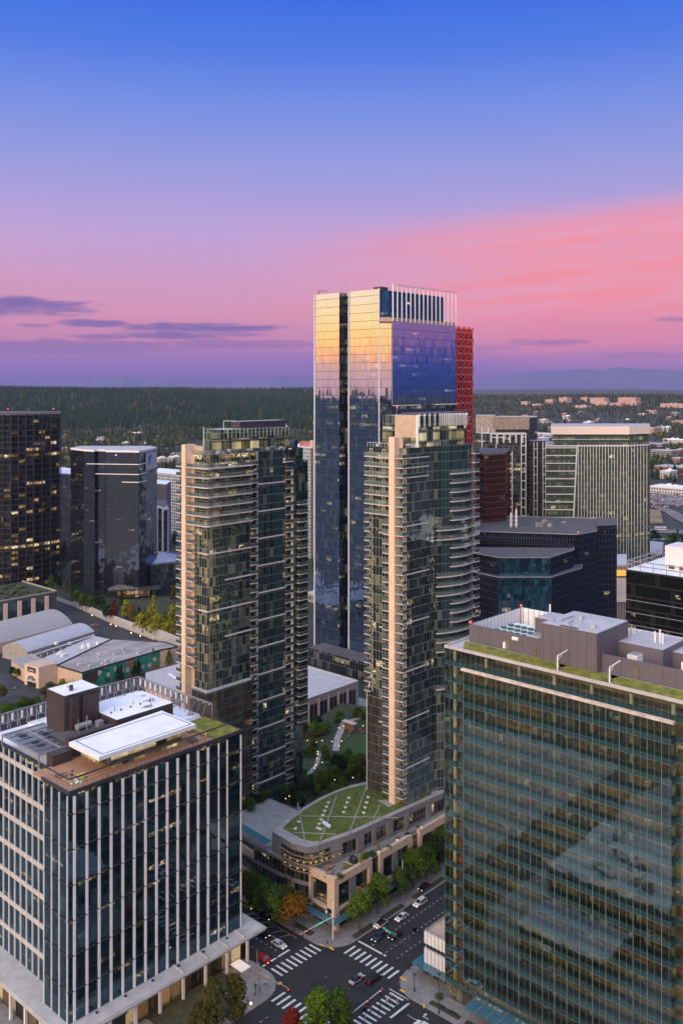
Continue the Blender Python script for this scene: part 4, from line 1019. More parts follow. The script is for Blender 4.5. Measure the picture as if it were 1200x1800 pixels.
# ------------------------------------------------------------------ the podium building on the corner
def build_podium():
    root = thing('podium_building', 'low stone building on the street corner with a curved grassy roof and planted terraces', 'building', (-172.5, 183.5, 0))
    ZR, ZTt = 20.0, 14.3
    front = [(480, 1464), (515, 1484.5), (540, 1491), (560, 1488), (578, 1481), (602, 1473), (626, 1464), (689, 1435), (735, 1415), (778, 1396)]
    rear = [(778, 1340), (700, 1352), (645, 1377), (616, 1383), (588, 1393), (562, 1405), (538, 1419), (518, 1432), (498, 1447)]
    roof = ccw([G(p, q, ZR) for p, q in front+rear])
    pg = facade('podium_glass', 1.6, 4.6, tint=(.55, .62, .62), inner=(.012, .014, .014), blind=(.06, .06, .05), refl=.12, mull=.12, frame=(.16, .155, .15), hline=1.2, lit=.16, litcol=(1, .55, .14), lits=.6, room=2, seed=4.4, sp=.0)
    mb = MB(); mb.prism(roof, .12, ZR-1.4, 0, 1, bottom=False, top=False); mb.build('wall', pg, root)
    MB().prism(offset_poly(roof, .012), ZR-1.4, ZR+.35, 0, 1).build('roof', [M['greystone'], M['concrete']], root)
    # solid curved stone at the prow
    f = [G(p, q, ZR) for p, q in front]
    for i, (a, b, t0, t1) in enumerate(((0, 1, 0, .42), (4, 5, .1, .9), (6, 7, .0, .18), (6, 7, .42, .52), (6, 7, .84, 1.0), (7, 8, .45, .6), (8, 9, .3, .5))):
        A, B = f[a], f[b]; p = (A[0]+(B[0]-A[0])*t0, A[1]+(B[1]-A[1])*t0); q = (A[0]+(B[0]-A[0])*t1, A[1]+(B[1]-A[1])*t1)
        dx, dy = q[0]-p[0], q[1]-p[1]; L = math.hypot(dx, dy); nx, ny = dy/L, -dx/L
        MB().prism([(p[0]+nx*.45, p[1]+ny*.45), (q[0]+nx*.45, q[1]+ny*.45), (q[0]-nx*.3, q[1]-ny*.3), (p[0]-nx*.3, p[1]-ny*.3)], .12, ZR-1.4).build('stone_pier', M['greystone'], root)
    # louvres with warm light behind
    lm = pmat('bronze_louvre', (.22, .17, .12), .5); A = f[0]; A = (A[0]+(f[1][0]-A[0])*.42, A[1]+(f[1][1]-A[1])*.42)
    pts = [A, f[1], f[2], f[3], f[4], f[5]]
    mb = MB()
    for k in range(5):
        z = 13.2+k*1.05
        for i in range(len(pts)-1): mb.beam((pts[i][0]+.4, pts[i][1]-.5, z), (pts[i+1][0]+.4, pts[i+1][1]-.5, z), .55, .18)
    mb.build('louvre', lm, root)
    mb = MB()
    for k in range(2):
        for i in range(len(pts)-1):
            for t in (.3, .75): mb.box(pts[i][0]+(pts[i+1][0]-pts[i][0])*t+.15, pts[i][0]+(pts[i+1][0]-pts[i][0])*t+.45, pts[i][1]+(pts[i+1][1]-pts[i][1])*t-.4, pts[i][1]+(pts[i+1][1]-pts[i][1])*t-.1, 13.6+k*2.1, 13.85+k*2.1)
    mb.build('louvre_lamps', emat('louvre_lamp', (1, .6, .2), 1.0), root)
    # grass squares with paving strips
    inner = offset_poly(roof, -.13)
    MB().prism(inner, ZR+.35, ZR+.62, 0, 0, bottom=False).build('green_roof', M['grass'], root)
    mb = MB()
    for (a, b) in (((523, 1412), (538, 1490)), ((592, 1398), (560, 1486)), ((644, 1383), (612, 1470)), ((668, 1414), (655, 1444))):
        pa, pb = G(*a, ZR+.6), G(*b, ZR+.6); mb.beam((pa[0], pa[1], ZR+.66), (pb[0], pb[1], ZR+.66), .3, .12)
    pa, pb = G(512, 1434, ZR+.6), G(735, 1424, ZR+.6); pa = G(530, 1435, ZR+.6); pb = G(700, 1438, ZR+.6); mb.beam((pa[0], pa[1], ZR+.66), (pb[0], pb[1], ZR+.66), .3, .13)
    pa, pb = G(515, 1464, ZR+.6), G(590, 1467, ZR+.6); mb.beam((pa[0], pa[1], ZR+.66), (pb[0], pb[1], ZR+.66), .3, .13)
    mb.build('paving_strip', M['concrete'], root)
    MB().prism(ccw([G(p, q, ZR+.6) for p, q in ((664, 1408), (684, 1420), (697, 1412), (690, 1406))]), ZR+.6, ZR+.8).build('paving_pad', M['concrete'], root)
    # round white vents on the grass
    vents = []
    for (p0, p1, k) in (((577, 1412), (558, 1457), 7), ((613, 1404), (604, 1429), 4), ((647, 1403), (639, 1430), 4)):
        for i in range(k): t = i/(k-1); vents.append((p0[0]+(p1[0]-p0[0])*t, p0[1]+(p1[1]-p0[1])*t))
    vents += [(525, 1446), (519, 1458), (563, 1459)]
    for (p, q) in vents:
        x, y = G(p, q, ZR+.6); o = MB(); o.cyl((x, y, ZR+.5), (x, y, ZR+1.0), .38, .5, n=10, m=0); o.cyl((x, y, ZR+1.0), (x, y, ZR+1.1), .5, .42, n=10, m=0); o.cyl((x, y, ZR+1.1), (x, y, ZR+1.14), .3, n=8, m=1)
        o.build('roof_vent', [M['white_metal'], M['black']], root)
    p = [G(a, b, ZR+.6) for a, b in ((568, 1445), (582, 1454), (579, 1457), (566, 1448))]; MB().prism(ccw(p), ZR+.6, ZR+1.1, 0).build('skylight', M['fin'], root)
    # stone street range with big openings, its roof the planted terrace
    cx, cyy = -172.5, 183.5
    segs = [(cyy, 199.0), (202.5, 217.5), (221, 236), (239.5, 262)]
    gl = facade('shop_glass', 1.7, 4.2, tint=(.5, .6, .62), inner=(.010, .012, .014), refl=.12, mull=.12, frame=(.03, .03, .035), hline=.22, lit=.10, litcol=(1, .6, .2), lits=.5, seed=7.1, sp=0)
    MB().prism([(-186, cyy+1.0), (cx-.6, cyy+1.0), (cx-.6, 262), (-186, 262)], .13, ZTt-.6, 0, 1, bottom=False).build('street_wall', [gl, M['concrete']], root)
    def frame(y0, y1, tall=True):
        mb = MB(); mb.box(cx-.9, cx+.25, y0, y1, ZTt-1.8, ZTt+.35); mb.box(cx-.9, cx+.25, y0, y0+1.4, 4.6, ZTt-1.8); mb.box(cx-.9, cx+.25, y1-1.3, y1, 4.6, ZTt-1.8)
        mb.box(cx-.9, cx+.25, y0+1.4, y1-1.3, 4.2, 5.8); m_ = y0+(y1-y0)*.42; mb.box(cx-.7, cx-.1, m_, m_+2.4, 5.8, ZTt-1.8, 1)
        mb.build('stone_frame', [M['beige'], M['greystone']], root)
    for a, b in segs: frame(a, b)
    mb = MB(); mb.box(-182.5, cx-.9, cyy-.3, cyy+.9, ZTt-1.8, ZTt+.35); mb.box(cx-2.6, cx-.9, cyy-.3, cyy+.9, 4.6, ZTt-1.8); mb.box(-182.5, -181.4, cyy-.3, cyy+.9, 4.6, ZTt-1.8); mb.box(-182.5, cx-.9, cyy-.3, cyy+.9, 4.2, 5.8)
    mb.box(cx-.9, cx+.25, cyy-.3, cyy, 4.2, ZTt+.35)
    mb.build('stone_frame', M['beige'], root)
    MB().box(cx-.9, cx+.2, cyy+.4, cyy+1.8, .13, 4.3).build('corner_column', M['beige'], root)
    for (x0, x1, y0, y1) in ((-184, cx+2.6, cyy-2.9, cyy-.35), (cx+.28, cx+2.6, cyy-.35, 199.5), (cx+.28, cx+2.3, 203, 217), (cx+.28, cx+2.3, 222, 236)):
        mb = MB(); mb.box(x0, x1, y0, y1, 3.75, 3.88, 0)
        mb.build('glass_canopy', M['teal_glass'], root)
    for (x0, x1, y0, y1) in ((-180.5, cx-1.5, cyy-.42, cyy-.31), (cx+.26, cx+.36, cyy+1.6, 196)): MB().box(x0, x1, y0, y1, 4.3, 5.2).build('sign_board', pmat('sign_bronze', (.06, .035, .025), .6), root)
    # small round emblem on the corner board, built as a white swirl
    mb = MB()
    for i in range(9):
        a0, a1 = i*.55, (i+1)*.55; r0, r1 = .12+.05*i, .12+.05*(i+1)
        mb.beam((cx-2.6+r0*math.cos(a0), cyy-.46, 4.75+r0*math.sin(a0)*.8), (cx-2.6+r1*math.cos(a1), cyy-.46, 4.75+r1*math.sin(a1)*.8), .1)
    mb.build('emblem', emat('sign_white', (.9, .9, 1), .9), root)
    # terrace floor, planters
    MB().box(-186, cx-.9, cyy+.9, 262, ZTt-.59, ZTt-.35).build('terrace_floor', M['sidewalk'], root)
    MB().box(-185.5, -185, cyy+5, 196, 17.2, 17.35).build('awning', M['teal_glass'], root)
    MB().prism([(-184.5, 186.5), (-182.6, 185.5), (-179.5, 198), (-181.4, 199)], 17.0, 17.15).build('awning', M['teal_glass'], root)
    mb = MB(); mb.box(cx-2.6, cx-.95, 196.8, 262, ZTt-.34, ZTt+.25); mb.build('planter', M['greystone'], root)
    # left wing: two storeys of stone, teal canopies and a terrace
    pts = [(432, 1438), (480, 1464), (515, 1432), (470, 1405)]
    zl = 14.6
    wing = ccw([(-222, 183.6), (-203, 181.2), (-190.5, 181.2), (-190.5, 205), (-222, 205)])
    MB().prism(wing, .12, zl, 0, 1, bottom=False).build('wing_wall', [pg, M['concrete']], root)
    mb = MB()
    for (a, b) in (((-222.3, 183.3), (-203, 180.9)),):
        for (z0, z1) in ((4.2, 6.0), (10.6, 12.6)): mb.beam((a[0], a[1], (z0+z1)/2), (b[0], b[1], (z0+z1)/2), .8, z1-z0)
        for t in (0, .5): 
            p = (a[0]+(b[0]-a[0])*t, a[1]+(b[1]-a[1])*t); mb.box(p[0], p[0]+3.0, p[1]-.4, p[1]+.4, 4.2, 12.6)
    mb.build('stone_frame', M['beige'], root)
    mb = MB(); mb.prism([(-222, 178.6), (-198, 176.9), (-198, 181), (-222, 183)], 3.9, 4.05, 0); mb.build('glass_canopy', M['teal_glass'], root)
    mb = MB(); mb.prism([(-212, 181.5), (-197, 180.2), (-197, 182.6), (-212, 184)], zl+2.4, zl+2.55, 0); mb.build('awning', M['teal_glass'], root)
    mb = MB(); mb.box(-221.5, -219, 184.5, 190, zl-2.8, zl-.4); mb.build('lit_window', M['amber_in'], root)
build_podium()

# ------------------------------------------------------------------ tall mirror tower and the red-braced one behind
def build_tall_tower():
    d0 = 478.0; A = W(667, d0); YF = A[1]; XA = A[0]; B = W(688, d0); xl = ony(YF, 553)[0]; n0, n1 = ony(YF, 596)[0], ony(YF, 612)[0]
    XR = B[0]; yr = onx(XR, 801)[1]; ZT = 201.3; ZM = 184.3; ZS = 141.0
    root = thing('skyscraper', 'tallest blue mirror glass tower reflecting a golden sunset, white fins round its crown', 'skyscraper', (XA, YF, 0))
    mir = facade('mirror_glass', 1.45, 4.4, tint=(.86, .88, .94), inner=(.006, .010, .016), blind=(.03, .04, .05), refl=.66, wob=.010, wave=.014, wscale=.15, mull=.13, frame=(.03, .03, .035), hline=.2, lit=.08, litcol=(1, .6, .16), lits=1.0, room=4, lit_v=(.3, .8), seed=1.1)
    low = facade('mirror_glass_low', 1.45, 4.4, tint=(.48, .66, .92), inner=(.007, .017, .040), blind=(.035, .06, .105), refl=.40, wob=.010, wave=.012, wscale=.2, mull=.06, frame=(.05, .06, .07), hline=.16, lit=.12, litcol=(1, .6, .16), lits=.8, room=3, lit_v=(.3, .8), seed=1.1, litband=[(128.0, 131.8, .75), (136.5, 140, .5), (118, 121, .35)])
    eas = facade('east_glass', 1.45, 4.4, tint=(.72, .80, .95), inner=(.006, .012, .03), blind=(.02, .04, .06), refl=.60, wob=.016, wave=.02, wscale=.3, mull=.12, frame=(.03, .04, .07), hline=.2, lit=.24, litcol=(1, .6, .25), lits=1.0, room=4, lit_v=(.4, .8), seed=2.4)
    crn = facade('crown_glass', 1.6, 2.2, tint=(.12, .30, .5), inner=(.004, .035, .10), blind=(.01, .07, .16), blindp=.5, refl=.12, mull=.08, frame=(.01, .02, .03), lit=0, seed=3.3)
    drk = facade('notch_glass', 1.2, 4.4, tint=(.3, .32, .38), inner=(.004, .004, .007), refl=.03, mull=.05, frame=(.01, .01, .012), lit=.28, litcol=(1, .6, .1), lits=.7, seed=5.2, litband=[(150, 186, .5)])
    ZL = 144.0
    for (x0, x1) in ((xl, n0), (n1, XA)):
        mb = MB(); mb.quadwall((x0, YF), (x1, YF), 6, ZL, x0-xl, 1); mb.quadwall((x0, YF), (x1, YF), ZL, ZT, x0-xl, 0)
        mb.quadwall((x1, YF), (x1, YF+5), 6, ZT, 0, 1) if x1 == n0 else None; mb.quadwall((x0, YF+5), (x0, YF), 6, ZT, 0, 1)
        mb.build('mirror_wall', [mir, low], root)
    mb = MB(); mb.quadwall((n0, YF+5), (n1, YF+5), 6, ZT, 0); mb.build('recess_wall', drk, root)
    mb = MB(); mb.quadwall((XA, YF), B, 6, ZL, 0, 1); mb.quadwall((XA, YF), B, ZL, ZM-1, 0, 0); mb.build('chamfer_wall', [mir, low], root)
    mb = MB(); mb.quadwall(B, (XR, yr), ZS, ZM, 0, 0); mb.quadwall((XR-3.5, B[1]-1), (XR-3.5, yr), 6, ZS, 0, 1); mb.quadwall((XR, yr), (XR-46, yr), 6, ZM, 0, 0); mb.quadwall((XR-46, yr), (xl, YF), 6, ZM, 0, 0)
    mb.face([(XR-3.5, B[1], ZS), (XR-3.5, yr, ZS), (XR, yr, ZS), (XR, B[1], ZS)], m=1)
    mb.build('east_wall', [eas, low], root)
    mb = MB(); mb.prism([(XA-.2, YF+.3), (XR-.2, B[1]), (XR-.2, yr-.2), (XR-45, yr-.2), (xl+.2, YF+.4)], ZM-1, ZM, 0); mb.build('roof', M['dark_roof'], root)
    mb = MB(); mb.prism([(xl+.3, YF+6), (XA-7, YF+6), (XA-7, YF+.6), (XA-.1, YF+.6), (XA-.1, YF+2), (XR-3.0, B[1]+1.2), (XR-3.0, onx(XR-3.0, 781)[1]), (xl+6, onx(XR-3.0, 781)[1])], ZM, ZT-.6, 0, 1, bottom=False); mb.build('crown_wall', [crn, M['dark_roof']], root)
    mb = MB(); mb.prism([(XA-.02, YF+.2), (XR-.3, B[1]+.1), (XR-.3, yr-.3), (XR-3.1, yr-.3), (XR-3.1, B[1]+1.0), (XA-.02, YF+1.6)], ZM, ZM+2.2, 0); mb.build('crown_sill', pmat('rose_panel', (.42, .30, .26), .5), root)
    for x in (xl+.05, n1+.5, XA-.1): MB().box(x-.22, x+.22, YF-.5, YF-.01, 6, ZT+.3).build('edge_fin', M['fin'], root)
    MB().box(XR+.01, XR+.35, B[1]+.1, B[1]+.4, ZS, ZM).build('edge_fin', M['steel'], root)
    # crown screen of white fins
    ZF = 203.8
    for i in range(16):
        y = B[1]+1+(yr-B[1]-1.2)*i/15; mb = MB(); mb.beam((XR+.1, y, ZM+.2), (XR+.1, y, ZF), .7, .16, up=(0, 1, 0)); mb.build('crown_fin', M['white_metal'], root)
    mb = MB(); mb.box(XR-.3, XR+.5, B[1]+1, yr-.2, ZF-.25, ZF+.1); mb.build('crown_beam', M['white_metal'], root)
    # terrace level: pale canopy over a lit recess
    mb = MB(); mb.box(XR-3.4, XR+.8, B[1]+1, B[1]+24, ZS-.9, ZS-.5, 0); mb.box(XR-3.4, XR+1.0, B[1]+38, yr, ZS-.9, ZS-.4, 0); mb.build('terrace_canopy', M['white_metal'], root)
    mb = MB(); mb.box(XR-3.4, XR, B[1], yr, 130.6, 131.0, 0); mb.build('terrace_floor', M['dark_roof'], root)
    mb = MB(); y = B[1]+1
    while y < yr: mb.box(XR-.1, XR+.1, y, y+.3, 131, 135); y += 4
    mb.box(XR-.05, XR+.05, B[1], yr, 134.6, 135); mb.build('terrace_post', M['steel'], root)
    mb = MB(); mb.beam((xl+2, YF+1, ZT), (xl+2, YF+1, ZT+2), .3); mb.beam((xl+2, YF+1, ZT+2), (xl+7, YF+3, ZT+2), .3); mb.build('roof_crane', M['brown_metal'], root); MB().box(XA-6, XA-1, YF+2, YF+8, ZT-.6, ZT+1.4).build('roof_unit', M['brown_metal'], root)
    # entrance block
    bg_ = facade('base_glass', 2, 4, tint=(.4, .5, .6), inner=(.01, .016, .022), refl=.16, lit=.3, litcol=(1, .62, .18), lits=.7, seed=6.1)
    MB().prism([(xl+8, YF-13), (XR+18, YF-13), (XR+18, YF-.6), (xl+8, YF-.6)], .1, 9, 0, 1, bottom=False).build('base_wall', [bg_, M['dark_roof']], root)
build_tall_tower()

def build_red_tower():
    d = 590.0; c = W(829, d); X = c[0]; y0 = onx(X, 797)[1]; ZT = 187.0
    root = thing('skyscraper', 'slim dark tower wrapped in a bright red lattice behind the tallest tower', 'skyscraper', (X, y0, 0))
    g = facade('red_tower_glass', 2.2, 4.5, tint=(.3, .45, .55), inner=(.01, .03, .04), refl=.2, hline=.7, frame=(.6, .55, .55), mull=0, lit=.12, lits=.5, seed=4)
    ya = y0; yb = c[1]; xb = X-26
    MB().prism([(xb, ya), (X, ya), (X, yb), (xb, yb)], 0, ZT, 0, 1, bottom=False).build('wall', [g, M['dark_roof']], root)
    mb = MB(); L = yb-ya; n = 7
    for i in range(n+1):
        y = ya+L*i/n; z = 60+(2.2 if i % 2 else 0); k = 0
        while z < ZT+1:
            off = .8 if k % 2 else -.8
            mb.beam((X+.4, y-off*.8, z), (X+.4, y+off*.8, min(ZT+1.5, z+4.5)), 1.0, .5, up=(1, 0, 0)); z += 4.5; k += 1
    mb.build('lattice', M['red'], root)
build_red_tower()

# ------------------------------------------------------------------ buildings of the middle distance
def ground_pt(px, py): return G(px, py, 0.0)
def simple(name, label, poly, z0, z1, wall, roof, cat='office building', group=None, par=.6, parmat=None):
    poly = ccw(poly); root = thing(name, label, cat, (poly[0][0], poly[0][1], z0), group)
    MB().prism(poly, z0, z1, 0, bottom=False, top=False).build('wall', wall, root)
    MB().prism(offset_poly(poly, .004), z1-.3, z1+par, 0, 1, bottom=False).build('roof', [parmat or M['concrete'], roof], root)
    return root, poly
def wp(*pp): return [W(p, d) for p, d in pp]

# dark office tower, far left
def build_dark_tower():
    g = facade('dark_tower_glass', 2.6, 4.2, tint=(.36, .44, .52), inner=(.010, .012, .014), blind=(.05, .055, .055), refl=.13, wob=.012, wave=.02, mull=.16, frame=(.008, .008, .010), hline=1.0, lit=.20, litcol=(1, .50, .08), lits=1.5, room=2, seed=12.0,
               litband=[(97, 101, .9), (84, 92, .25), (29.5, 33.5, .85), (25.5, 29, .3)], lit_v=(.3, .95))
    front = [W(-70, 668), W(-20, 668), W(20, 672), W(60, 682), W(104, 700)]
    root, poly = simple('office_tower', 'dark gridded office tower at the left edge with rows of amber windows', front+[W(108, 770), W(-70, 770)], 0, 129, g, M['dark_roof'], 'office tower', parmat=M['dark_metal'])
    o = [(p[0]+(-F[0])*0, p[1]) for p in front]
    for k in range(1, 30):
        mb = MB(); z = k*4.2
        P = [(p[0]-F[0]*.9, p[1]-F[1]*.9) for p in front]
        mb.prism(P+[p for p in reversed(front)], z-.25, z+.25); mb.build('ledge', M['dark_metal'], root)
    mb = MB()
    for i in range(4):
        for t in (0, .33, .66): 
            a, b = front[i], front[i+1]; x = a[0]+(b[0]-a[0])*t-F[0]*.9; y = a[1]+(b[1]-a[1])*t-F[1]*.9; mb.box(x-.35, x+.35, y-.35, y+.35, 0, 130)
    mb.build('wall_column', M['dark_metal'], root)
    mb = MB()
    for i in range(4):
        a, b = front[i], front[i+1]
        for t in range(8): x = a[0]+(b[0]-a[0])*t/8; y = a[1]+(b[1]-a[1])*t/8; mb.box(x-.2, x+.2, y-.2, y+.2, 129, 130.6)
        mb.beam((a[0], a[1], 130.6), (b[0], b[1], 130.6), .35)
    mb.build('roof_screen', pmat('rusty_screen', (.11, .05, .035), .7), root)
    mb = MB(); a, b = front[1], front[4]
    mb.prism([(a[0]-F[0]*.5, a[1]-F[1]*.5), (b[0]-F[0]*.3, b[1]-F[1]*.3), b, a], 1, 10, 0); mb.build('lobby_window', facade('lobby_amber', 4, 9, inner=(.05, .02, .01), refl=.05, lit=.75, litcol=(1, .36, .06), lits=1.3, room=1, mull=.5, frame=(.01, .01, .01), seed=6, lit_v=(.0, 1.0)), root)
    for px in (14, 94):
        p = W(px, 700); mb = MB(); mb.cyl((p[0], p[1], 130), (p[0], p[1], 133), .12, n=5); mb.ell((p[0], p[1], 133.2), (.35, .35, .35), 6, 4, 1); mb.build('beacon', [M['dark_metal'], M['redlamp']], root)
build_dark_tower()

def build_black_tower():
    g = facade('black_grid_glass', 1.55, 1.75, tint=(.60, .74, 1.0), inner=(.004, .005, .008), blind=(.01, .012, .02), refl=.22, wob=.012, wave=.22, wscale=.2, mull=.06, frame=(.05, .05, .06), hline=.06, lit=.02, lits=.5, seed=13, litcol=(1, .6, .3))
    P = wp((124, 668), (147, 652), (166, 645), (168, 650), (184, 650), (186, 642), (244, 638), (257, 650), (276, 672), (266, 690), (140, 690))
    root, poly = simple('office_tower', 'faceted black mirror glass tower with a white stone coping and a blue emblem', P, 0, 104.6, g, M['grey_roof'], 'office tower', par=1.0, parmat=M['white_metal'])
    # stepped ledges that wrap the broad front bays
    for (z, a, b) in ((96, 152, 248), (89, 168, 252), (83.5, 186, 255)):
        p = [W(a, 640-(b-a)*0), W(b, 636.5), W(b+6, 644)]
        mb = MB(); mb.beam((*W(a, 643), z), (*W(244, 637.5), z), .5, .5); mb.beam((*W(244, 637.5), z), (*W(258, 650), z+0), .5, .5); mb.build('ledge', M['fin'], root)
    a, b = W(257.5, 649), W(276, 671)
    mb = MB(); mb.beam((a[0]+.8, a[1]-.9, 97), (b[0]+.8, b[1]-.9, 97), .4, 12); 
    mb.build('sign_panel', pmat('silver_panel', (.48, .46, .46), .5), root)
    q = W(263, 653.5); e = MB(); q2 = W(266, 656.5)
    q3_ = W(261, 652)
    e.beam((q3_[0], q3_[1], 94.8), (q2[0], q2[1], 101.6), .5, 1.6); e.beam((q3_[0], q3_[1], 101.2), (q[0], q[1], 97.6), .5, 1.3)
    e.build('emblem', pmat('blue_sign', (.03, .12, .55), .4), root)
    lob = facade('black_lobby', 3, 5, inner=(.06, .03, .01), refl=.05, lit=.8, litcol=(1, .5, .12), lits=1.2, room=1, mull=.5, frame=(.02, .02, .02), seed=3, lit_v=(.0, 1.0), hline=.3)
    mb = MB(); a, b = W(205, 634), W(262, 640); mb.prism([a, b, W(262, 648), W(205, 642)], 4, 8.4, 0, bottom=False); mb.build('lobby_window', lob, root)
    mb = MB(); mb.prism([W(190, 632), W(282, 640), W(282, 648), W(190, 640)], 8.4, 9.6); mb.build('canopy', M['dark_metal'], root)
    r2 = thing('office_building', 'low dark glass annex with a pointed skylight right of the black tower', 'office building', (*W(300, 690), 0))
    MB().prism(ccw(wp((264, 655), (318, 668), (330, 715), (266, 705))), 0, 22, 0, 1, bottom=False).build('wall', [facade('annex_glass', 2, 5, tint=(.5, .6, .7), inner=(.01, .012, .015), refl=.2, hline=1.2, frame=(.03, .035, .04), mull=0, lit=.03, seed=2), M['dark_roof']], r2)
    t = W(280, 680); base = wp((268, 662), (308, 672), (318, 695), (270, 700)); mb = MB()
    for i in range(4): a, b = base[i], base[(i+1) % 4]; mb.face([(a[0], a[1], 22.01), (b[0], b[1], 22.01), (t[0], t[1], 28)])
    mb.build('skylight', pmat('skylight_glass', (.25, .28, .36), .2), r2)
build_black_tower()

win_grey = facade('grey_office', 1.6, 3.8, tint=(.6, .68, .8), inner=(.02, .025, .035), blind=(.1, .11, .13), refl=.35, wave=.05, hline=.3, frame=(.10, .11, .13), mull=.1, lit=.08, lits=.6, seed=20)
simple('office_building', 'blue grey glass office block between the two dark left towers', wp((103, 800), (128, 790), (150, 830), (108, 860)), 0, 74, win_grey, M['white_roof'])
r_, _p = simple('office_building', 'black office block framed in white to the right of the black tower', wp((270, 770), (286, 750), (295, 762), (292, 800), (272, 800)), 0, 50, facade('black_office', 3, 3.6, inner=(.01, .01, .012), refl=.1, mull=.2, frame=(.03, .03, .03), lit=.01, hline=.2, seed=5), M['dark_roof'], par=1.5, parmat=M['white_metal'])
for px, d in ((277, 760.5), (286, 749.5), (295, 761)):
    p = W(px, d); MB().box(p[0]-.5, p[0]+.5, p[1]-.5, p[1]+.5, 0, 50).build('white_pier', M['white_metal'], r_)
p, q = W(286, 749.4), W(295, 761); mb = MB(); mb.beam((p[0], p[1], 13), (q[0], q[1], 13), 1); mb.beam((p[0], p[1], 49), (q[0], q[1], 49), 1.4); mb.build('white_beam', M['white_metal'], r_)
res = facade('white_residential', 3.2, 3.1, tint=(.6, .7, .8), inner=(.04, .05, .06), blind=(.3, .3, .3), refl=.15, mull=1.2, frame=(.62, .62, .64), hline=.9, lit=.05, lits=.5, seed=21)
simple('apartment_building', 'white low apartment block with a stepped roof behind the black framed office', wp((268, 960), (316, 930), (330, 980), (280, 1010)), 0, 60, res, M['white_roof'], 'apartment building')
simple('apartment_building', 'mauve brick apartment block left of the stone tower pier', wp((268, 860), (292, 850), (300, 880), (270, 890)), 0, 59, pmat('mauve_brick', (.16, .12, .13), .8), M['white_roof'], 'apartment building')
bl = facade('blue_apartment', 2.6, 3.0, tint=(.6, .75, .85), inner=(.08, .16, .20), blind=(.3, .35, .36), blindp=.5, refl=.2, mull=.8, frame=(.55, .54, .54), hline=.7, lit=.04, lits=.6, seed=22)
r_, _p = simple('apartment_building', 'pale blue and white apartment slab seen in the gap between tall towers', wp((520, 820), (546, 800), (552, 812), (560, 860), (525, 870)), 0, 96, bl, M['white_roof'], 'apartment building')
p = W(550, 806); MB().box(p[0]-2, p[0]+2, p[1]-2, p[1]+2, 0, 103).build('stair_tower', M['tan'], r_)
MB().prism(ccw(wp((526, 825), (548, 815), (552, 840), (530, 850))), 96.6, 100).build('roof_pavilion', pmat('red_pavilion', (.35, .12, .08), .7), r_)

# brown tower, white framed condominium, green office, black grid cluster, black block with white balconies
brown = facade('brown_glass', 1.6, 3.9, tint=(.45, .22, .16), inner=(.035, .010, .006), blind=(.06, .02, .012), refl=.22, wave=.03, wob=.02, mull=.10, frame=(.10, .04, .03), hline=.7, lit=.05, litcol=(1, .35, .08), lits=.5, seed=30)
simple('office_tower', 'reddish brown glass office tower with a flat roof left of the white framed one', wp((836, 612), (852, 596), (888, 606), (896, 650), (845, 660)), 0, 105.5, brown, M['dark_roof'], 'office tower', par=.8, parmat=pmat('brown_trim', (.16, .08, .06), .7))
def build_condo():
    gl_ = facade('condo_glass', 1.5, 3.3, tint=(.55, .60, .58), inner=(.03, .035, .03), blind=(.13, .13, .11), refl=.2, mull=.08, frame=(.12, .12, .12), hline=.3, lit=.05, litcol=(1, .6, .1), lits=.9, seed=31, litband=[(89, 92.5, .8)])
    dk = facade('condo_dark', 1.8, 3.3, tint=(.5, .55, .55), inner=(.03, .03, .03), blind=(.08, .08, .08), refl=.15, mull=.4, frame=(.10, .095, .09), hline=.5, lit=.03, seed=32)
    root = thing('apartment_tower', 'grey apartment tower framed in white strips with a tan penthouse', 'apartment tower', (*W(900, 690), 0))
    MB().prism(ccw(wp((834, 720), (850, 705), (882, 690), (925, 690), (932, 730), (840, 745))), 0, 114, 0, 1, bottom=False).build('wall', [gl_, M['grey_roof']], root)
    MB().prism(ccw(wp((918, 702), (960, 706), (966, 745), (925, 750))), 0, 108.5, 0, 1, bottom=False).build('wall', [dk, M['grey_roof']], root)
    MB().prism(ccw(wp((870, 705), (930, 705), (944, 720), (944, 745), (870, 745))), 108, 126.5, 0, 1, bottom=False).build('penthouse_wall', [dk, M['tan']], root)
    MB().prism(ccw(wp((866, 700), (930, 700), (930, 706), (866, 706))), 117.5, 127.0, 0).build('penthouse_fascia', pmat('taupe', (.30, .23, .18), .7), root)
    MB().prism(ccw(wp((836, 730), (870, 722), (870, 745), (836, 745))), 112, 127.5, 0, 1).build('rear_block', [pmat('stone_pale', (.34, .29, .25), .8), M['lilac_roof']], root)
    wm = M['fin']
    def strip(p0, p1, z0, z1, d=688.5):
        a, b = W(p0, d), W(p1, d); mb = MB(); mb.beam((a[0], a[1], z0), (a[0], a[1], z1), .75, .6); mb.beam((b[0], b[1], z0), (b[0], b[1], z1), .75, .6)
        z = z0
        while z <= z1: mb.beam((a[0], a[1], z), (b[0], b[1], z), .6, .75); z += 6.6
        mb.build('white_frame', wm, root)
    strip(893.5, 900, 20, 101.6); strip(916, 924, 20, 114.5); strip(863, 888, 112, 114.6, 689.5); strip(938, 944, 30, 108, 700); strip(954, 959, 30, 108, 702); strip(872, 880, 101, 114, 693); strip(847, 858, 95, 119, 704)
    mb = MB(); a, b = W(863, 689), W(924, 688.4); mb.beam((a[0], a[1], 115), (b[0], b[1], 115), 1.2, 1.3)
    for px in (863, 874, 885, 896, 907, 918): p = W(px, 688.7); mb.beam((p[0], p[1], 108), (p[0], p[1], 115), 1, 1)
    mb.build('white_portal', wm, root)
build_condo()
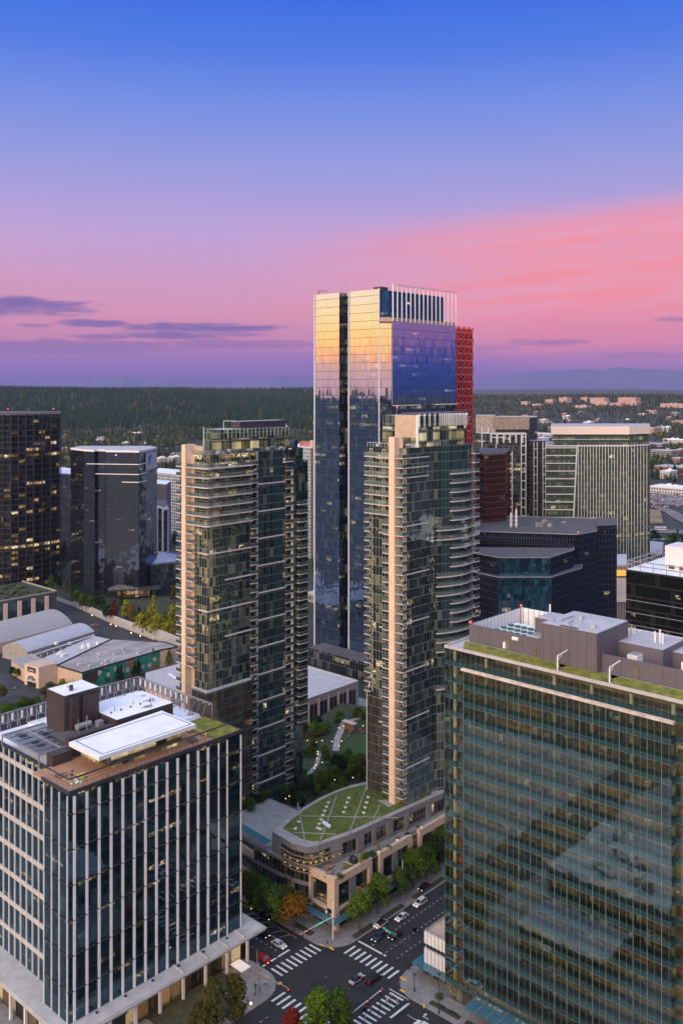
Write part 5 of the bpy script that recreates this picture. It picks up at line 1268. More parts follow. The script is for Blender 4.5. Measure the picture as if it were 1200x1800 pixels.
def build_fascia_office():
    D = 640; g = facade('olive_green_glass', 1.7, 3.95, tint=(.46, .58, .50), inner=(.05, .06, .035), blind=(.17, .20, .12), blindp=.45, refl=.15, mull=.1, frame=(.12, .14, .12), hline=.2, spandrel=(.04, .085, .07), sp=.4, lit=.13, litcol=(1, .65, .05), lits=.7, room=2, seed=33, litband=[(43, 46.6, .8)])
    root = thing('office_building', 'broad olive green glass office building with pale roof fascia and thin white fins', 'office building', (*W(1000, D), 0))
    MB().prism(ccw(wp((959, D), (1104, D), (1142, D+14), (1142, D+60), (959, D+60))), 0, 108.5, 0, 1, bottom=False).build('wall', [g, M['lilac_roof']], root)
    MB().prism(ccw(wp((972, D+8), (1104, D+8), (1140, D+20), (1140, D+55), (972, D+55))), 108, 116.5, 0, 1, bottom=False).build('setback_wall', [g, M['lilac_roof']], root)
    fa = pmat('pale_fascia', (.82, .68, .58), .6, var=.04)
    MB().prism(ccw(wp((968, D+6), (1106, D+6), (1142, D+19), (1142, D+58), (968, D+58))), 116.5, 122.2, 0, 1).build('roof_fascia', [fa, M['lilac_roof']], root)
    mb = MB()
    for i in range(24):
        px = 1016+i*5.3
        if px > 1104: break
        p = W(px, D-.5); mb.beam((p[0], p[1], 10), (p[0], p[1], 110), .2 if i % 3 else .4, .3)
    for i in range(7):
        t = i/7; p = W(1104+38*t, D-.5+14*t); mb.beam((p[0], p[1], 10), (p[0], p[1], 110), .2, .3)
    mb.build('fins', M['fin'], root)
    for k in range(14):
        z = 107-k*7.9*.5*1.0; z = 107.5-k*5.4
        e = 1013-(107.5-z)*.115; a, b = W(958, D-.9), W(e, D-.9); mb = MB(); mb.beam((a[0], a[1], z), (b[0], b[1], z), .8, .55); mb.build('floor_band', M['fin'], root)
    a, b = W(1014, D-.9), W(1002, D-.9); mb = MB(); mb.beam((a[0], a[1], 109), (b[0], b[1], 10), .8, .7); mb.build('slanted_fin', M['fin'], root)
    mb = MB(); a, b, c = W(959, D-.3), W(1104, D-.3), W(1142, D+13.7); mb.beam((a[0], a[1], 108.8), (b[0], b[1], 108.8), .7, .7); mb.beam((b[0], b[1], 108.8), (c[0], c[1], 108.8), .7, .7); mb.beam((*W(970, D+7), 113), (*W(1104, D+7), 113), .3, .3); mb.build('parapet', M['fin'], root)
build_fascia_office()
def build_grid_cluster():
    g = facade('navy_grid_glass', 1.6, 3.9, tint=(.30, .42, .62), inner=(.004, .005, .010), blind=(.008, .010, .018), refl=.10, wob=.02, wave=.03, mull=.09, frame=(.10, .10, .14), hline=.09, lit=.03, lits=.5, seed=40)
    gf = facade('navy_wavy_glass', 1.6, 3.9, tint=(.32, .62, .85), inner=(.008, .03, .05), blind=(.02, .09, .14), blindp=.5, refl=.5, wob=.05, wave=.16, wscale=.35, mull=.10, frame=(.015, .02, .03), hline=.12, lit=.02, seed=41)
    root = thing('office_building', 'cluster of navy glass volumes with flat dark roofs behind the sedum roof', 'office building', (*W(930, 540), 0))
    A = ccw(wp((836, 560), (1016, 548), (1048, 560), (1050, 572), (1083, 575), (1083, 612), (900, 625), (836, 600)))
    MB().prism(A, 0, 61.5, 0, 1, bottom=False).build('wall', [g, M['dark_roof']], root)
    B_ = wp((828, 530), (877, 514), (966, 514), (1008, 538), (1008, 547), (828, 549)); C_ = wp((824, 526), (875, 509), (969, 509), (1022, 535), (1022, 547), (824, 549))
    mb = MB(); u = 0
    for i in range(6): u = mb.quadwall(B_[i], B_[(i+1) % 6], 44, 54, u, 1 if i in (1,) else 0)
    mb.face([(p[0], p[1], 54) for p in B_], None, 2); u = 0
    for i in range(6): u = mb.quadwall(C_[i], C_[(i+1) % 6], 0, 44, u, 1 if i in (1,) else 0)
    mb.face([(p[0], p[1], 44) for p in C_], None, 2)
    mb.build('front_wall', [g, gf, M['dark_roof']], root)
    mb = MB()
    for P, z in ((B_, 54), (C_, 44)):
        for i in range(4 if P is C_ else 4): a, b = P[i], P[i+1]; mb.beam((a[0], a[1], z+.15), (b[0], b[1], z+.15), .5, .4)
    for i in range(len(A)): a, b = A[i], A[(i+1) % len(A)]; mb.beam((a[0], a[1], 61.7), (b[0], b[1], 61.7), .5, .5)
    mb.build('coping', M['steel'], root)
    # stepped right hand part, a little taller
    MB().prism(ccw(wp((1049, 566), (1083.5, 570), (1083.5, 600), (1049, 600))), 0, 64, 0, 1, bottom=False).build('stair_wall', [g, M['dark_roof']], root)
    rnd = random.Random(4)
    for _ in range(14):
        p = W(rnd.uniform(935, 990), rnd.uniform(578, 600)); MB().box(p[0], p[0]+rnd.uniform(1, 3), p[1], p[1]+rnd.uniform(1, 3), 61.5, 61.5+rnd.uniform(.6, 2)).build('roof_unit', M['concrete'], root)
    for px, h in ((898, 9), (907, 11)):
        p = W(px, 578); mb = MB(); mb.cyl((p[0], p[1], 61.5), (p[0], p[1], 61.5+h), .7, n=10)
        for k in range(3): mb.box(p[0]-1.3, p[0]+1.3, p[1]-.2, p[1]+.2, 63+k*2.6, 63.4+k*2.6)
        mb.build('flue', M['white_metal'], root)
    for px, d in ((907, 578), (1016, 549), (1074, 576)):
        p = W(px, d); z = 73 if px < 1000 else 62.5; mb = MB(); mb.cyl((p[0], p[1], z-1), (p[0], p[1], z), .1, n=5); mb.ell((p[0], p[1], z+.3), (.35, .35, .35), 6, 4, 1); mb.build('beacon', [M['dark_metal'], M['redlamp']], root)
build_grid_cluster()
def build_black_balcony():
    D = 330; a = W(1100, D); x0, y0 = a; ZT = 84.3
    g = facade('black_office_glass', 1.8, 4.4, tint=(.25, .30, .34), inner=(.006, .008, .009), blind=(.02, .025, .025), refl=.07, mull=.05, frame=(.01, .01, .01), hline=.5, lit=.10, litcol=(1, .65, .15), lits=.5, room=1, seed=50, lit_v=(.3, .7))
    root = thing('office_building', 'black glass office block with white balconies and a white plant box behind the sedum roof', 'office building', (x0, y0, 0))
    x1 = x0+46
    MB().prism([(x0, y0), (x1, y0), (x1, y0+34), (x0, y0+34)], 0, ZT, 0, 1, bottom=False).build('wall', [g, M['white_roof']], root)
    mb = MB()
    for i, k in enumerate((1, 2, 3, 4, 5, 6)):
        z = ZT-3.4-k*4.4
        if k in (1, 2, 3, 4): mb = MB(); mb.box(x0+21.5, x0+29, y0-1.4, y0-.01, z-.4, z+1.0, 0); mb.build('balcony', M['white_metal'], root)
        MB().box(x0-.1, x0+46, y0-.2, y0-.003, z-3.1, z-2.9).build('floor_band', M['steel'], root)
    mb = MB()
    for t in range(10): mb.box(x0+.3+t*4.8, x0+.5+t*4.8, y0+.2, y0+.4, ZT, ZT+3.2)
    for t in range(7): mb.box(x0+.3, x0+.5, y0+.4+t*5, y0+.6+t*5, ZT, ZT+3.2)
    for z in (ZT+1.6, ZT+3.2):
        mb.beam((x0+.4, y0+.3, z), (x1, y0+.3, z), .3, .3); mb.beam((x0+.4, y0+.3, z), (x0+.4, y0+33, z), .3, .3)
    mb.build('roof_rail', M['steel'], root)
    MB().box(x0+10.5, x1-2, y0+9, y0+20, ZT, ZT+8.6).build('plant_box', [M['hull_white']], root)
    mb = MB()
    for t in range(8): mb.box(x0+12+t*3.8, x0+14+t*3.8, y0+8.7, y0+8.99, ZT+.6, ZT+1.8)
    mb.build('vent', M['dark_metal'], root)
build_black_balcony()
simple('parking_garage', 'pinkish concrete parking garage with open decks beside the motorway', wp((1138, 700), (1163, 700), (1166, 750), (1138, 760)), 0, 22, facade('garage', 4.5, 3.6, inner=(.02, .015, .02), refl=.0, mull=.9, frame=(.34, .24, .22), hline=1.5, lit=0, blindp=.0, seed=1), M['lilac_roof'], 'parking garage', parmat=M['tan'])
r_, _p = simple('office_building', 'slim grey service block with vertical louvres between the navy and black buildings', wp((1084, 470), (1101, 470), (1101, 500), (1084, 500)), 0, 58, facade('louvre_block', .8, 30, inner=(.02, .02, .02), refl=.03, mull=.35, frame=(.25, .23, .23), hline=0, lit=0, seed=1), M['grey_roof'])
MB().prism(ccw(wp((1083.5, 468), (1101.5, 468), (1101.5, 470.5), (1083.5, 470.5))), 40, 52).build('wall_panel', M['lilac_roof'], r_)
MB().prism(ccw(wp((1083.5, 467.5), (1101.5, 467.5), (1101.5, 470), (1083.5, 470))), 53.5, 56).build('lit_window', M['amber_in'], r_)

# beige hall between the apartment towers
def build_hall():
    x1, y0, y1, z = -281.5, 262, 315.5, 14
    root = thing('hall_building', 'low beige hall with a plain pale roof and dark framed openings between the towers', 'building', (x1, y0, 0))
    MB().box(-332, x1, y0, y1, 0, z, 0, 1).build('wall', [pmat('taupe_wall', (.30, .235, .20), .85, var=.08), M['lilac_roof']], root)
    mb = MB(); mb.box(x1-.6, x1+.15, y0, y1+.15, z, z+.4); mb.box(-332, x1, y1-.6, y1+.15, z, z+.4); mb.build('coping', M['pale_conc'], root)
    for i in range(8):
        y = 265+i*6.3
        f = MB().box(x1+.01, x1+.12, y, y+4.2, 3.0, z-3.0).build('window', M['black'], root)
        MB().box(x1+.12, x1+.2, y+2, y+2.15, 3.0, z-3.0).build('window_bar', M['steel'], f)
        MB().box(x1+.01, x1+.35, y-1.3, y-.7, 0, z-1.5).build('pilaster', M['tan'], root)
build_hall()
# small ribbed pavilion on the plaza, next to the green glass block
def build_pavilion():
    x0, y0 = G(746, 1714, 0); zt = zat(1637, dep(x0, y0))
    root = thing('pavilion', 'small white ribbed pavilion with a teal glass canopy at the edge of the plaza', 'building', (x0, y0, 0))
    MB().box(x0+.3, -134.6, y0+.3, y0+14, .14, zt-.3, 0, 1).build('wall', [M['glassdark'], M['tan']], root)
    for (za, zb) in ((zt*.30, zt*.62), (zt*.74, zt)):
        mb = MB(); n = 22
        for i in range(n):
            t0 = i/n; mb.box(x0+(-134.6-x0)*t0, x0+(-134.6-x0)*(t0+.62/n), y0-.15-.12*(i % 3), y0+.3, za, zb)
        for i in range(26): mb.box(x0-.15-.1*(i % 3), x0+.3, y0+.3+i*.54, y0+.62+i*.54, za, zb)
        mb.box(x0+.05, -134.6, y0+.1, y0+.28, za, zb); mb.build('ribbed_band', M['white_metal'], root)
    mb = MB(); mb.box(x0-2.4, -134.6, y0-2.6, y0-.3, zt*.29-.15, zt*.29, 0); mb.box(x0-2.4, x0-.3, y0-.3, y0+9, zt*.29-.15, zt*.29, 0); mb.build('glass_canopy', M['teal_glass'], root)
    mb = MB(); mb.box(x0, x0+.25, y0, y0+14, zt-.3, zt+.3); mb.box(x0+.25, -134.6, y0, y0+.25, zt-.3, zt+.3); mb.build('coping', M['concrete'], root)
    MB().box(x0-.2, x0+1.2, y0-1.4, y0-1.2, 2.0, 2.5).build('blue_sign', pmat('blue_board', (.02, .16, .5), .4), root)
build_pavilion()

# ------------------------------------------------------------------ the low mall and its neighbours, left
def build_mall():
    z = 9.0
    P = [G(p, q, z) for p, q in ((100, 1171), (144, 1184), (281, 1144), (313, 1138), (290, 1130), (197, 1124))]
    root = thing('mall_building', 'long low mall hall with a worn grey roof and a flower mural on its side', 'building', (P[1][0], P[1][1], 0))
    roofm = pmat('worn_roof', (.30, .27, .27), .9, var=.3, scale=.12, grain=.45, stretch=(1, .35, 1))
    MB().prism(P, 0, z, 0, 1, bottom=False).build('wall', [M['tan'], roofm], root)
    a, b, c = P[1], P[2], P[0]
    dx, dy = b[0]-a[0], b[1]-a[1]; L = math.hypot(dx, dy); ux, uy = dx/L, dy/L; nx, ny = uy, -ux
    mp = [(a[0]+nx*.05, a[1]+ny*.05), (b[0]+nx*.05, b[1]+ny*.05), (b[0]-nx*.3, b[1]-ny*.3), (a[0]-nx*.3, a[1]-ny*.3)]
    m, n = newmat('mural_ground'); uv = n.node('ShaderNodeTexCoord').outputs['UV']
    v1 = n.node('ShaderNodeTexVoronoi'); n.put(v1.inputs['Vector'], n.v('ADD', uv, n.v('SCALE', n.noise(uv, .25, 2, out=1), 3.0))); v1.inputs['Scale'].default_value = .17
    col = n.ramp(n.sep(v1.outputs['Color'])[0], [(0, (.02, .20, .12, 1)), (.3, (.03, .28, .18, 1)), (.5, (.22, .20, .04, 1)), (.68, (.34, .14, .07, 1)), (.85, (.01, .12, .09, 1))], 'CONSTANT')
    p = n.node('ShaderNodeBsdfPrincipled'); n.put(p.inputs['Base Color'], col); p.inputs['Roughness'].default_value = .8; finish(n, p.outputs[0])
    MB().prism(mp, .3, z+.6).build('mural', m, root)
    rnd = random.Random(6); leafm = pmat('mural_leaf', (.02, .26, .16), .8); petm = pmat('mural_petal', (.62, .56, .50), .8); eye = pmat('mural_yellow', (.55, .30, .03), .8)
    mb = MB()
    for i in range(34):     # painted leaves: long ovals a hair proud of the wall
        s = rnd.uniform(9, L-2); zz = rnd.uniform(1.5, 7.5); an = rnd.uniform(0, math.pi); ln = rnd.uniform(1.8, 3.4); w = ln*.28
        o = [(ln*math.cos(t)*math.cos(an)-w*math.sin(t)*math.sin(an), ln*math.cos(t)*math.sin(an)+w*math.sin(t)*math.cos(an)) for t in np.linspace(0, 2*math.pi, 11)[:-1]]
        k = .07+.002*i; pts = [(a[0]+ux*(s+e)+nx*k, a[1]+uy*(s+e)+ny*k, max(.4, min(z+.4, zz+h))) for e, h in o]; mb.face(pts, m=0)
    for i in range(9):
        s = 11+(L-14)*i/8+rnd.uniform(-1, 1); zz = rnd.uniform(2.5, 7)
        for t in range(6):
            an = t*math.pi/3+i; ln = 1.15
            o = [(.75*math.cos(an)+ln*.6*math.cos(q)*math.cos(an)-.38*math.sin(q)*math.sin(an), .75*math.sin(an)+ln*.6*math.cos(q)*math.sin(an)+.38*math.sin(q)*math.cos(an)) for q in np.linspace(0, 2*math.pi, 9)[:-1]]
            mb.face([(a[0]+ux*(s+e)+nx*(.16+.003*t), a[1]+uy*(s+e)+ny*(.16+.003*t), zz+h) for e, h in o], m=1)
        mb.face([(a[0]+ux*(s+.4*math.cos(q))+nx*.19, a[1]+uy*(s+.4*math.cos(q))+ny*.19, zz+.4*math.sin(q)) for q in np.linspace(0, 2*math.pi, 9)[:-1]], m=2)
    mb.build('mural_flowers', [leafm, petm, eye], root)
    s0, s1 = .5, 9; MB().prism([(a[0]+ux*s0+nx*.3, a[1]+uy*s0+ny*.3), (a[0]+ux*s1+nx*.3, a[1]+uy*s1+ny*.3), (a[0]+ux*s1+nx*.06, a[1]+uy*s1+ny*.06), (a[0]+ux*s0+nx*.06, a[1]+uy*s0+ny*.06)], 3.4, 8.4).build('dark_board', M['brown_metal'], root)
    mb = MB()
    for i in range(len(P)): p_, q_ = P[i], P[(i+1) % len(P)]; mb.beam((p_[0], p_[1], z+.3), (q_[0], q_[1], z+.3), .5, .7)
    mb.build('parapet', M['dark_metal'], root)
    mb = MB()
    for _ in range(22):
        t, w = rnd.uniform(.15, .9), rnd.uniform(.1, .85); x = P[0][0]*(1-t)*(1-w)+P[5][0]*(1-t)*w*0+P[5][0]*w*(1-t)+P[1][0]*t*(1-w)*1+P[2][0]*t*w; y = P[0][1]*(1-t)*(1-w)+P[5][1]*w*(1-t)+P[1][1]*t*(1-w)+P[2][1]*t*w
        s = rnd.uniform(.5, 1.6); mb.box(x, x+s, y, y+s, z, z+rnd.uniform(.4, 1.3))
    mb.build('roof_units', M['pale_conc'], root)
    # beige entrance with its arched window
    e = thing('mall_entrance', 'beige stucco entrance block with a white fan shaped arch and a dark sign', 'building', (*G(60, 1212, 0), 0))
    ea, eb = G(43, 1203, 0), G(68, 1211, 0); ec = G(100, 1202, 0)
    ed = (ec[0]-(eb[0]-ea[0]), ec[1]-(eb[1]-ea[1]))
    base = ccw([ea, eb, ec, ed]); MB().prism(base, 0, 10.5, 0, 1, bottom=False).build('wall', [pmat('cream_stucco', (.62, .45, .33), .85, var=.06), M['tan']], e)
    ux2, uy2 = eb[0]-ea[0], eb[1]-ea[1]; L2 = math.hypot(ux2, uy2); ux2 /= L2; uy2 /= L2; n2 = (uy2, -ux2)
    def q3(s, zz, k): return (ea[0]+ux2*s+n2[0]*k, ea[1]+uy2*s+n2[1]*k, zz)
    mb = MB(); mb.face([q3(L2*.2, .05, .03), q3(L2*.82, .05, .03), q3(L2*.82, 4.2, .03), q3(L2*.5, 5.6, .03), q3(L2*.2, 4.2, .03)]); mb.build('doorway', M['black'], e)
    mb = MB(); c0 = L2*.51; Rr = L2*.3
    for i in range(10):
        t0, t1 = math.pi*i/10, math.pi*(i+1)/10; mb.beam(q3(c0+Rr*math.cos(t0), 2.6+Rr*math.sin(t0)*.95, .15), q3(c0+Rr*math.cos(t1), 2.6+Rr*math.sin(t1)*.95, .15), .3)
        if i % 2: mb.beam(q3(c0+.5*math.cos(t0), 2.7+.5*math.sin(t0), .15), q3(c0+Rr*math.cos(t0), 2.6+Rr*math.sin(t0)*.95, .15), .18)
    mb.beam(q3(c0-Rr, 2.6, .15), q3(c0+Rr, 2.6, .15), .3); mb.build('fan_window', M['white_metal'], e)
    mb = MB(); mb.face([q3(L2*.22, 7.2, .12), q3(L2*.8, 7.2, .12), q3(L2*.8, 9.6, .12), q3(L2*.22, 9.6, .12)]); mb.build('sign_board', M['brown_metal'], e)
    mb = MB(); mb.beam(q3(L2*.35, 8.2, .16), q3(L2*.68, 8.2, .16), .1, .35); mb.build('sign_line', M['white_metal'], e)
    w_ = ccw([G(20, 1185, 0), G(43, 1199, 0), G(80, 1185, 0), G(55, 1172, 0)]); s_ = thing('shop_building', 'low beige shop wing with a grey flat roof left of the arch entrance', 'building', (*w_[0], 0))
    MB().prism(w_, 0, 6.5, 0, 1, bottom=False).build('wall', [M['tan'], M['grey_roof']], s_)
    MB().prism(offset_poly(w_, .03), 6.5, 7.1, 0, 0).build('roof', M['concrete'], s_)
    # barrel vaulted halls
    def vault(label, a, b, width, h0, h1, wallm, roofm_):
        a = Vector(a); b = Vector(b); d = (b-a).normalized(); s = Vector((-d.y, d.x)); N_ = 12
        if s.dot(Vector(F)) < 0: s = -s
        r = thing('hall_building', label, 'building', (a.x, a.y, 0)); prof = []
        for i in range(N_+1):
            t = i/N_; prof.append((t*width, h0+(h1-h0)*math.sin(math.pi*t)**.8))
        mb = MB(); w2 = MB()
        for i in range(N_):
            (p0, z0), (p1, z1) = prof[i], prof[i+1]; A, B_, C_, D_ = a+s*p0, b+s*p0, b+s*p1, a+s*p1
            f_ = [(A.x, A.y, z0), (B_.x, B_.y, z0), (C_.x, C_.y, z1), (D_.x, D_.y, z1)]; mb.face(f_)
            for E in (a, b): q0, q1 = E+s*p0, E+s*p1; w2.face([(q0.x, q0.y, 0), (q1.x, q1.y, 0), (q1.x, q1.y, z1-.02), (q0.x, q0.y, z0-.02)])
        for off in (0, width): A, B_ = a+s*off, b+s*off; w2.face([(A.x, A.y, 0), (B_.x, B_.y, 0), (B_.x, B_.y, h0), (A.x, A.y, h0)])
        mb.build('roof', roofm_, r); w2.build('wall', wallm, r)
    vault('long barrel vaulted hall with a grey roof beside the service road', G(-60, 1150, 5), G(128, 1100, 5), 34, 6, 12.5, M['tan'], pmat('vault_grey', (.31, .29, .29), .8, var=.1, stretch=(1, 1, 1)))
    vault('shorter pale vaulted canopy between the grey vault and the mural hall', G(48, 1150, 5), G(166, 1113, 5), 20, 6, 9.5, M['concrete'], pmat('vault_pale', (.38, .38, .42), .6, var=.08))
    mb = MB()
    for i in range(9):
        p0 = G(62+i*11.5, 1158-i*3.6, 6); mb.beam((p0[0], p0[1], 4), (p0[0]+1.5, p0[1]-1.5, 7.5), .3)
    mb.beam((*G(60, 1152, 7), 7.2), (*G(166, 1117, 7), 7.2), .5)
    sc = mb.build('canopy_truss', M['white_metal']); tag(sc, 'white strutted edge truss along the pale vaulted canopy', 'truss')
    lo = ccw([G(p, q, 6) for p, q in ((62, 1163), (100, 1172), (195, 1124), (165, 1118))]); l_ = thing('shop_building', 'flat cluttered grey roof strip between the pale vault and the mural hall', 'building', (*lo[0], 0))
    MB().prism(lo, 0, 6, 0, 1, bottom=False).build('wall', [M['concrete'], M['grey_roof']], l_)
    mb = MB()
    for _ in range(16): p0 = G(rnd.uniform(90, 170), rnd.uniform(1132, 1158), 6); mb.box(p0[0], p0[0]+2, p0[1], p0[1]+1.5, 6, 6+rnd.uniform(.5, 1.6))
    mb.build('roof_units', M['white_metal'], l_)
    # grey block with beige piers and a planted roof
    gp = [G(-40, 1080, 16), G(85, 1043, 16), G(97, 1039, 16)]; x1 = gp[1][0]
    y0, y1 = gp[0][1], gp[1][1]+6
    r = thing('office_building', 'dark grey two storey block with five beige piers and a planted roof', 'office building', (x1, y1, 0))
    MB().box(x1-45, x1, y0-30, y1, 0, 16, 0, 1).build('wall', [pmat('slate_wall', (.07, .07, .08), .7), M['soil']], r)
    MB().box(x1-45, x1+.2, y1-.4, y1+.2, 16, 17).build('parapet', M['concrete'], r); MB().box(x1-.4, x1+.2, y0-30, y1, 16, 16.9).build('parapet', M['concrete'], r)
    gw = facade('slate_glass', 1.8, 4.5, tint=(.4, .6, .62), inner=(.01, .03, .03), refl=.2, lit=.05, hline=.2, frame=(.02, .02, .02), mull=.1, seed=3)
    for i in range(7):
        ya = y1-9-i*9.4; MB().box(x1+.01, x1+.1, ya-5.6, ya, 3, 14).build('window', gw, r); MB().box(x1+.02, x1+.7, ya+.4, ya+3.0, 1, 14.5).build('pier', M['beige_col'], r)
    mb = MB()
    for i in range(60): mb.ell((x1-rnd.uniform(3, 40), rnd.uniform(y0-20, y1-3), 16.6), (rnd.uniform(1, 2.6), rnd.uniform(1, 2.6), rnd.uniform(.6, 1.4)), 7, 4, 0, .3, rnd)
    tag(mb.build('ground_cover', pmat('roof_shrubs', (.04, .055, .02), .95, var=.4, scale=.7, grain=.4)), 'dark low shrubs growing over the grey block roof', 'planting', kind='stuff')
    # low flat roof right of the mural wall, behind the white fin office
    fl = thing('shop_building', 'low flat beige building with white skylights behind the roof screens', 'building', (-262, 215, 0))
    fx = [G(p, q, 9) for p, q in ((256, 1185), (318, 1168), (330, 1215), (300, 1225), (256, 1206))]
    MB().prism(ccw(fx), 0, 9, 0, 1, bottom=False).build('wall', [M['tan'], M['lilac_roof']], fl)
    MB().prism(ccw(offset_poly(fx, .01)), 9, 9.6, 0, 1).build('parapet', [M['tan'], M['lilac_roof']], fl)
    for i in range(4): p0 = G(296+i*4, 1186+i*2.5, 9.6); MB().box(p0[0], p0[0]+3, p0[1], p0[1]+1, 9.6, 10.1).build('skylight', M['hull_white'], fl)
build_mall()

# service road, retaining wall and raised plaza
road_l = [(85, 1060), (120, 1078), (160, 1100), (210, 1122), (262, 1142), (320, 1160)]
wall_l = [(92, 1052), (130, 1066), (160, 1079), (196, 1096), (238, 1112), (278, 1128), (330, 1150)]
wpnts = [G(p, q, 0) for p, q in wall_l]
wl = thing('retaining_wall', 'long pale concrete retaining wall with small lamps above the service road', 'wall', (*wpnts[0], 0))
mb = MB()
for i in range(len(wpnts)-1):
    a, b = wpnts[i], wpnts[i+1]; h = 2.2+1.0*i
    mb.beam((a[0], a[1], h/2), (b[0], b[1], h/2), .5, h)
    mb.beam((a[0], a[1], h+.1), (b[0], b[1], h+.1), .8, .2)
mb.build('wall_face', M['pale_conc'], wl)
for px, py in ((163, 1082), (196, 1098), (205, 1101), (232, 1113), (248, 1118)):
    x, y = G(px, py, 3); MB().ell((x, y-.6, 3.2), (.3, .3, .3), 6, 4).build('wall_lamp', M['warm'], wl)
mb = MB(); mb.prism(ccw(wpnts+[G(330, 1060, 0), G(92, 1030, 0)]), -.2, 2.4, 0); structure(mb, 'plaza_terrain', M['soil'])
mb = MB(); rp = [G(p, q, 0) for p, q in road_l]; rq = [G(p, q, 0) for p, q in ((60, 1068), (100, 1090), (150, 1118), (200, 1140), (262, 1165), (330, 1180))]
for i in range(5): mb.face([(rq[i][0], rq[i][1], .02), (rq[i+1][0], rq[i+1][1], .02), (wpnts[i+1][0], wpnts[i+1][1], .02), (wpnts[i][0], wpnts[i][1], .02)])
structure(mb, 'service_road', M['asphalt_old'])
mb = MB(); mb.face([(*G(-40, 1245, 0), .01), (*G(110, 1245, 0), .01), (*G(60, 1195, 0), .01), (*G(-40, 1175, 0), .01)]); structure(mb, 'car_park_ground', M['asphalt_old'])

# ------------------------------------------------------------------ garden between the towers
MB_ = MB(); MB_.face([(-300, 182, .16), (-186, 182, .16), (-190, 262, .16), (-300, 262, .16)]); structure(MB_, 'garden_ground', M['soil'])
mb = MB(); gz = 8.0
mb.prism(ccw([G(p, q, gz) for p, q in ((432, 1437), (520, 1428), (660, 1372), (660, 1245), (600, 1235), (520, 1290), (500, 1330), (470, 1400))]), .1, gz, 0, 1, bottom=False)
structure(mb, 'garden_terrain', [M['greystone'], pmat('garden_bed', (.025, .042, .014), .95, var=.45, scale=.5, bump=.6, grain=.4)])
def strip(pts, w, z, mat, name, kind='structure'):
    mb = MB(); P = [Vector(G(p, q, z)) for p, q in pts]
    for i in range(len(P)-1):
        d = (P[i+1]-P[i]).normalized(); s = Vector((-d.y, d.x))*w/2
        f = [P[i]-s, P[i+1]-s, P[i+1]+s, P[i]+s]; mb.face([(v.x, v.y, z+.01+.004*i) for v in f])
    return structure(mb, name, mat)
strip([(500, 1400), (528, 1378), (556, 1345), (563, 1320)], 1.5, gz, M['concrete'], 'garden_path')
strip([(590, 1320), (592, 1300), (605, 1270), (640, 1260)], 2.6, gz, M['concrete'], 'garden_path')
mb = MB(); mb.prism(ccw([G(p, q, gz) for p, q in ((455, 1440), (495, 1445), (530, 1420), (470, 1408))]), gz+.01, gz+.1, 0); structure(mb, 'garden_pavement', M['sidewalk'])
mb = MB(); mb.prism(ccw([G(p, q, gz) for p, q in ((602, 1296), (650, 1292), (650, 1330), (618, 1330), (596, 1318))]), gz+.01, gz+.14, 0); tag(mb.build('lawn', M['lawn']), 'small mown lawn in the garden beside the path', 'lawn', kind='stuff')
lamp0 = None
for (p, q) in ((540, 1306), (556, 1309), (566, 1306), (583, 1308), (558, 1326), (558, 1330), (557, 1338), (555, 1350), (553, 1355), (566, 1345), (538, 1378), (588, 1376), (620, 1372), (596, 1316), (600, 1307), (595, 1284), (604, 1281), (638, 1280), (508, 1405), (502, 1409), (513, 1400), (518, 1436), (490, 1417)):
    x, y = G(p, q, gz)
    if lamp0 is None:
        lamp0 = thing('garden_lamp', 'small glowing path lamp among the garden shrubs', 'lamp', (x, y, gz), 'garden path lamps')
        MB().cyl((x, y, gz), (x, y, gz+.8), .06, n=6).build('post', M['dark_metal'], lamp0); MB().ell((x, y, gz+.95), (.12, .12, .12), 8, 5).build('globe', M['warm'], lamp0)
    else:
        c = copy_tree(lamp0); c.location = (x, y, gz)
# stone outdoor fireplace with red chairs
x, y = G(610, 1285, gz); fp = thing('garden_pergola', 'brick garden shelter in front of the beige hall', 'shelter', (x, y, gz))
MB().box(x-3, x+3, y+1, y+2, gz, gz+3).build('wall', pmat('brown_brick', (.16, .09, .06), .85), fp); MB().box(x-3.4, x+3.4, y+.4, y+2.6, gz+3, gz+3.3).build('roof', M['tan'], fp)
for i, (px, py) in enumerate(((614, 1290), (619, 1287), (632, 1285), (612, 1296), (636, 1290))):
    x, y = G(px, py, gz)
    c = thing('garden_chair', 'rust red chair on the paved patio by the brick shelter', 'chair', (x, y, gz), 'rust red patio chairs')
    MB().box(x-.5, x+.5, y-.5, y+.5, gz+.3, gz+.5).build('seat', M['terracotta'], c); MB().box(x-.5, x+.5, y+.4, y+.55, gz+.3, gz+1.1).build('backrest', M['terracotta'], c)
for i, (px, py, lab) in enumerate(((490, 1447, 'left terracotta planter with a small palm on the stone patio'), (500, 1441, 'right terracotta planter with a small palm on the stone patio'))):
    x, y = G(px, py, gz); c = thing('planter', lab, 'planter', (x, y, gz)); rr = random.Random(i)
    MB().cyl((x, y, gz+.1), (x, y, gz+.9), .7, .95, n=12).build('pot', M['terracotta'], c)
    mb = MB()
    for k in range(46):
        a, e = rr.uniform(0, 6.3), rr.uniform(.1, 1.5); p = Vector((x, y, gz+1.9)); q = p+Vector((math.cos(a)*math.cos(e), math.sin(a)*math.cos(e), math.sin(e)*.8))*rr.uniform(.7, 1.4); mb.beam(p, q, .16, .02)
    mb.cyl((x, y, gz+.9), (x, y, gz+1.9), .1, n=5); mb.build('leaves', pmat('palm_green', (.05, .08, .02), .7), c)

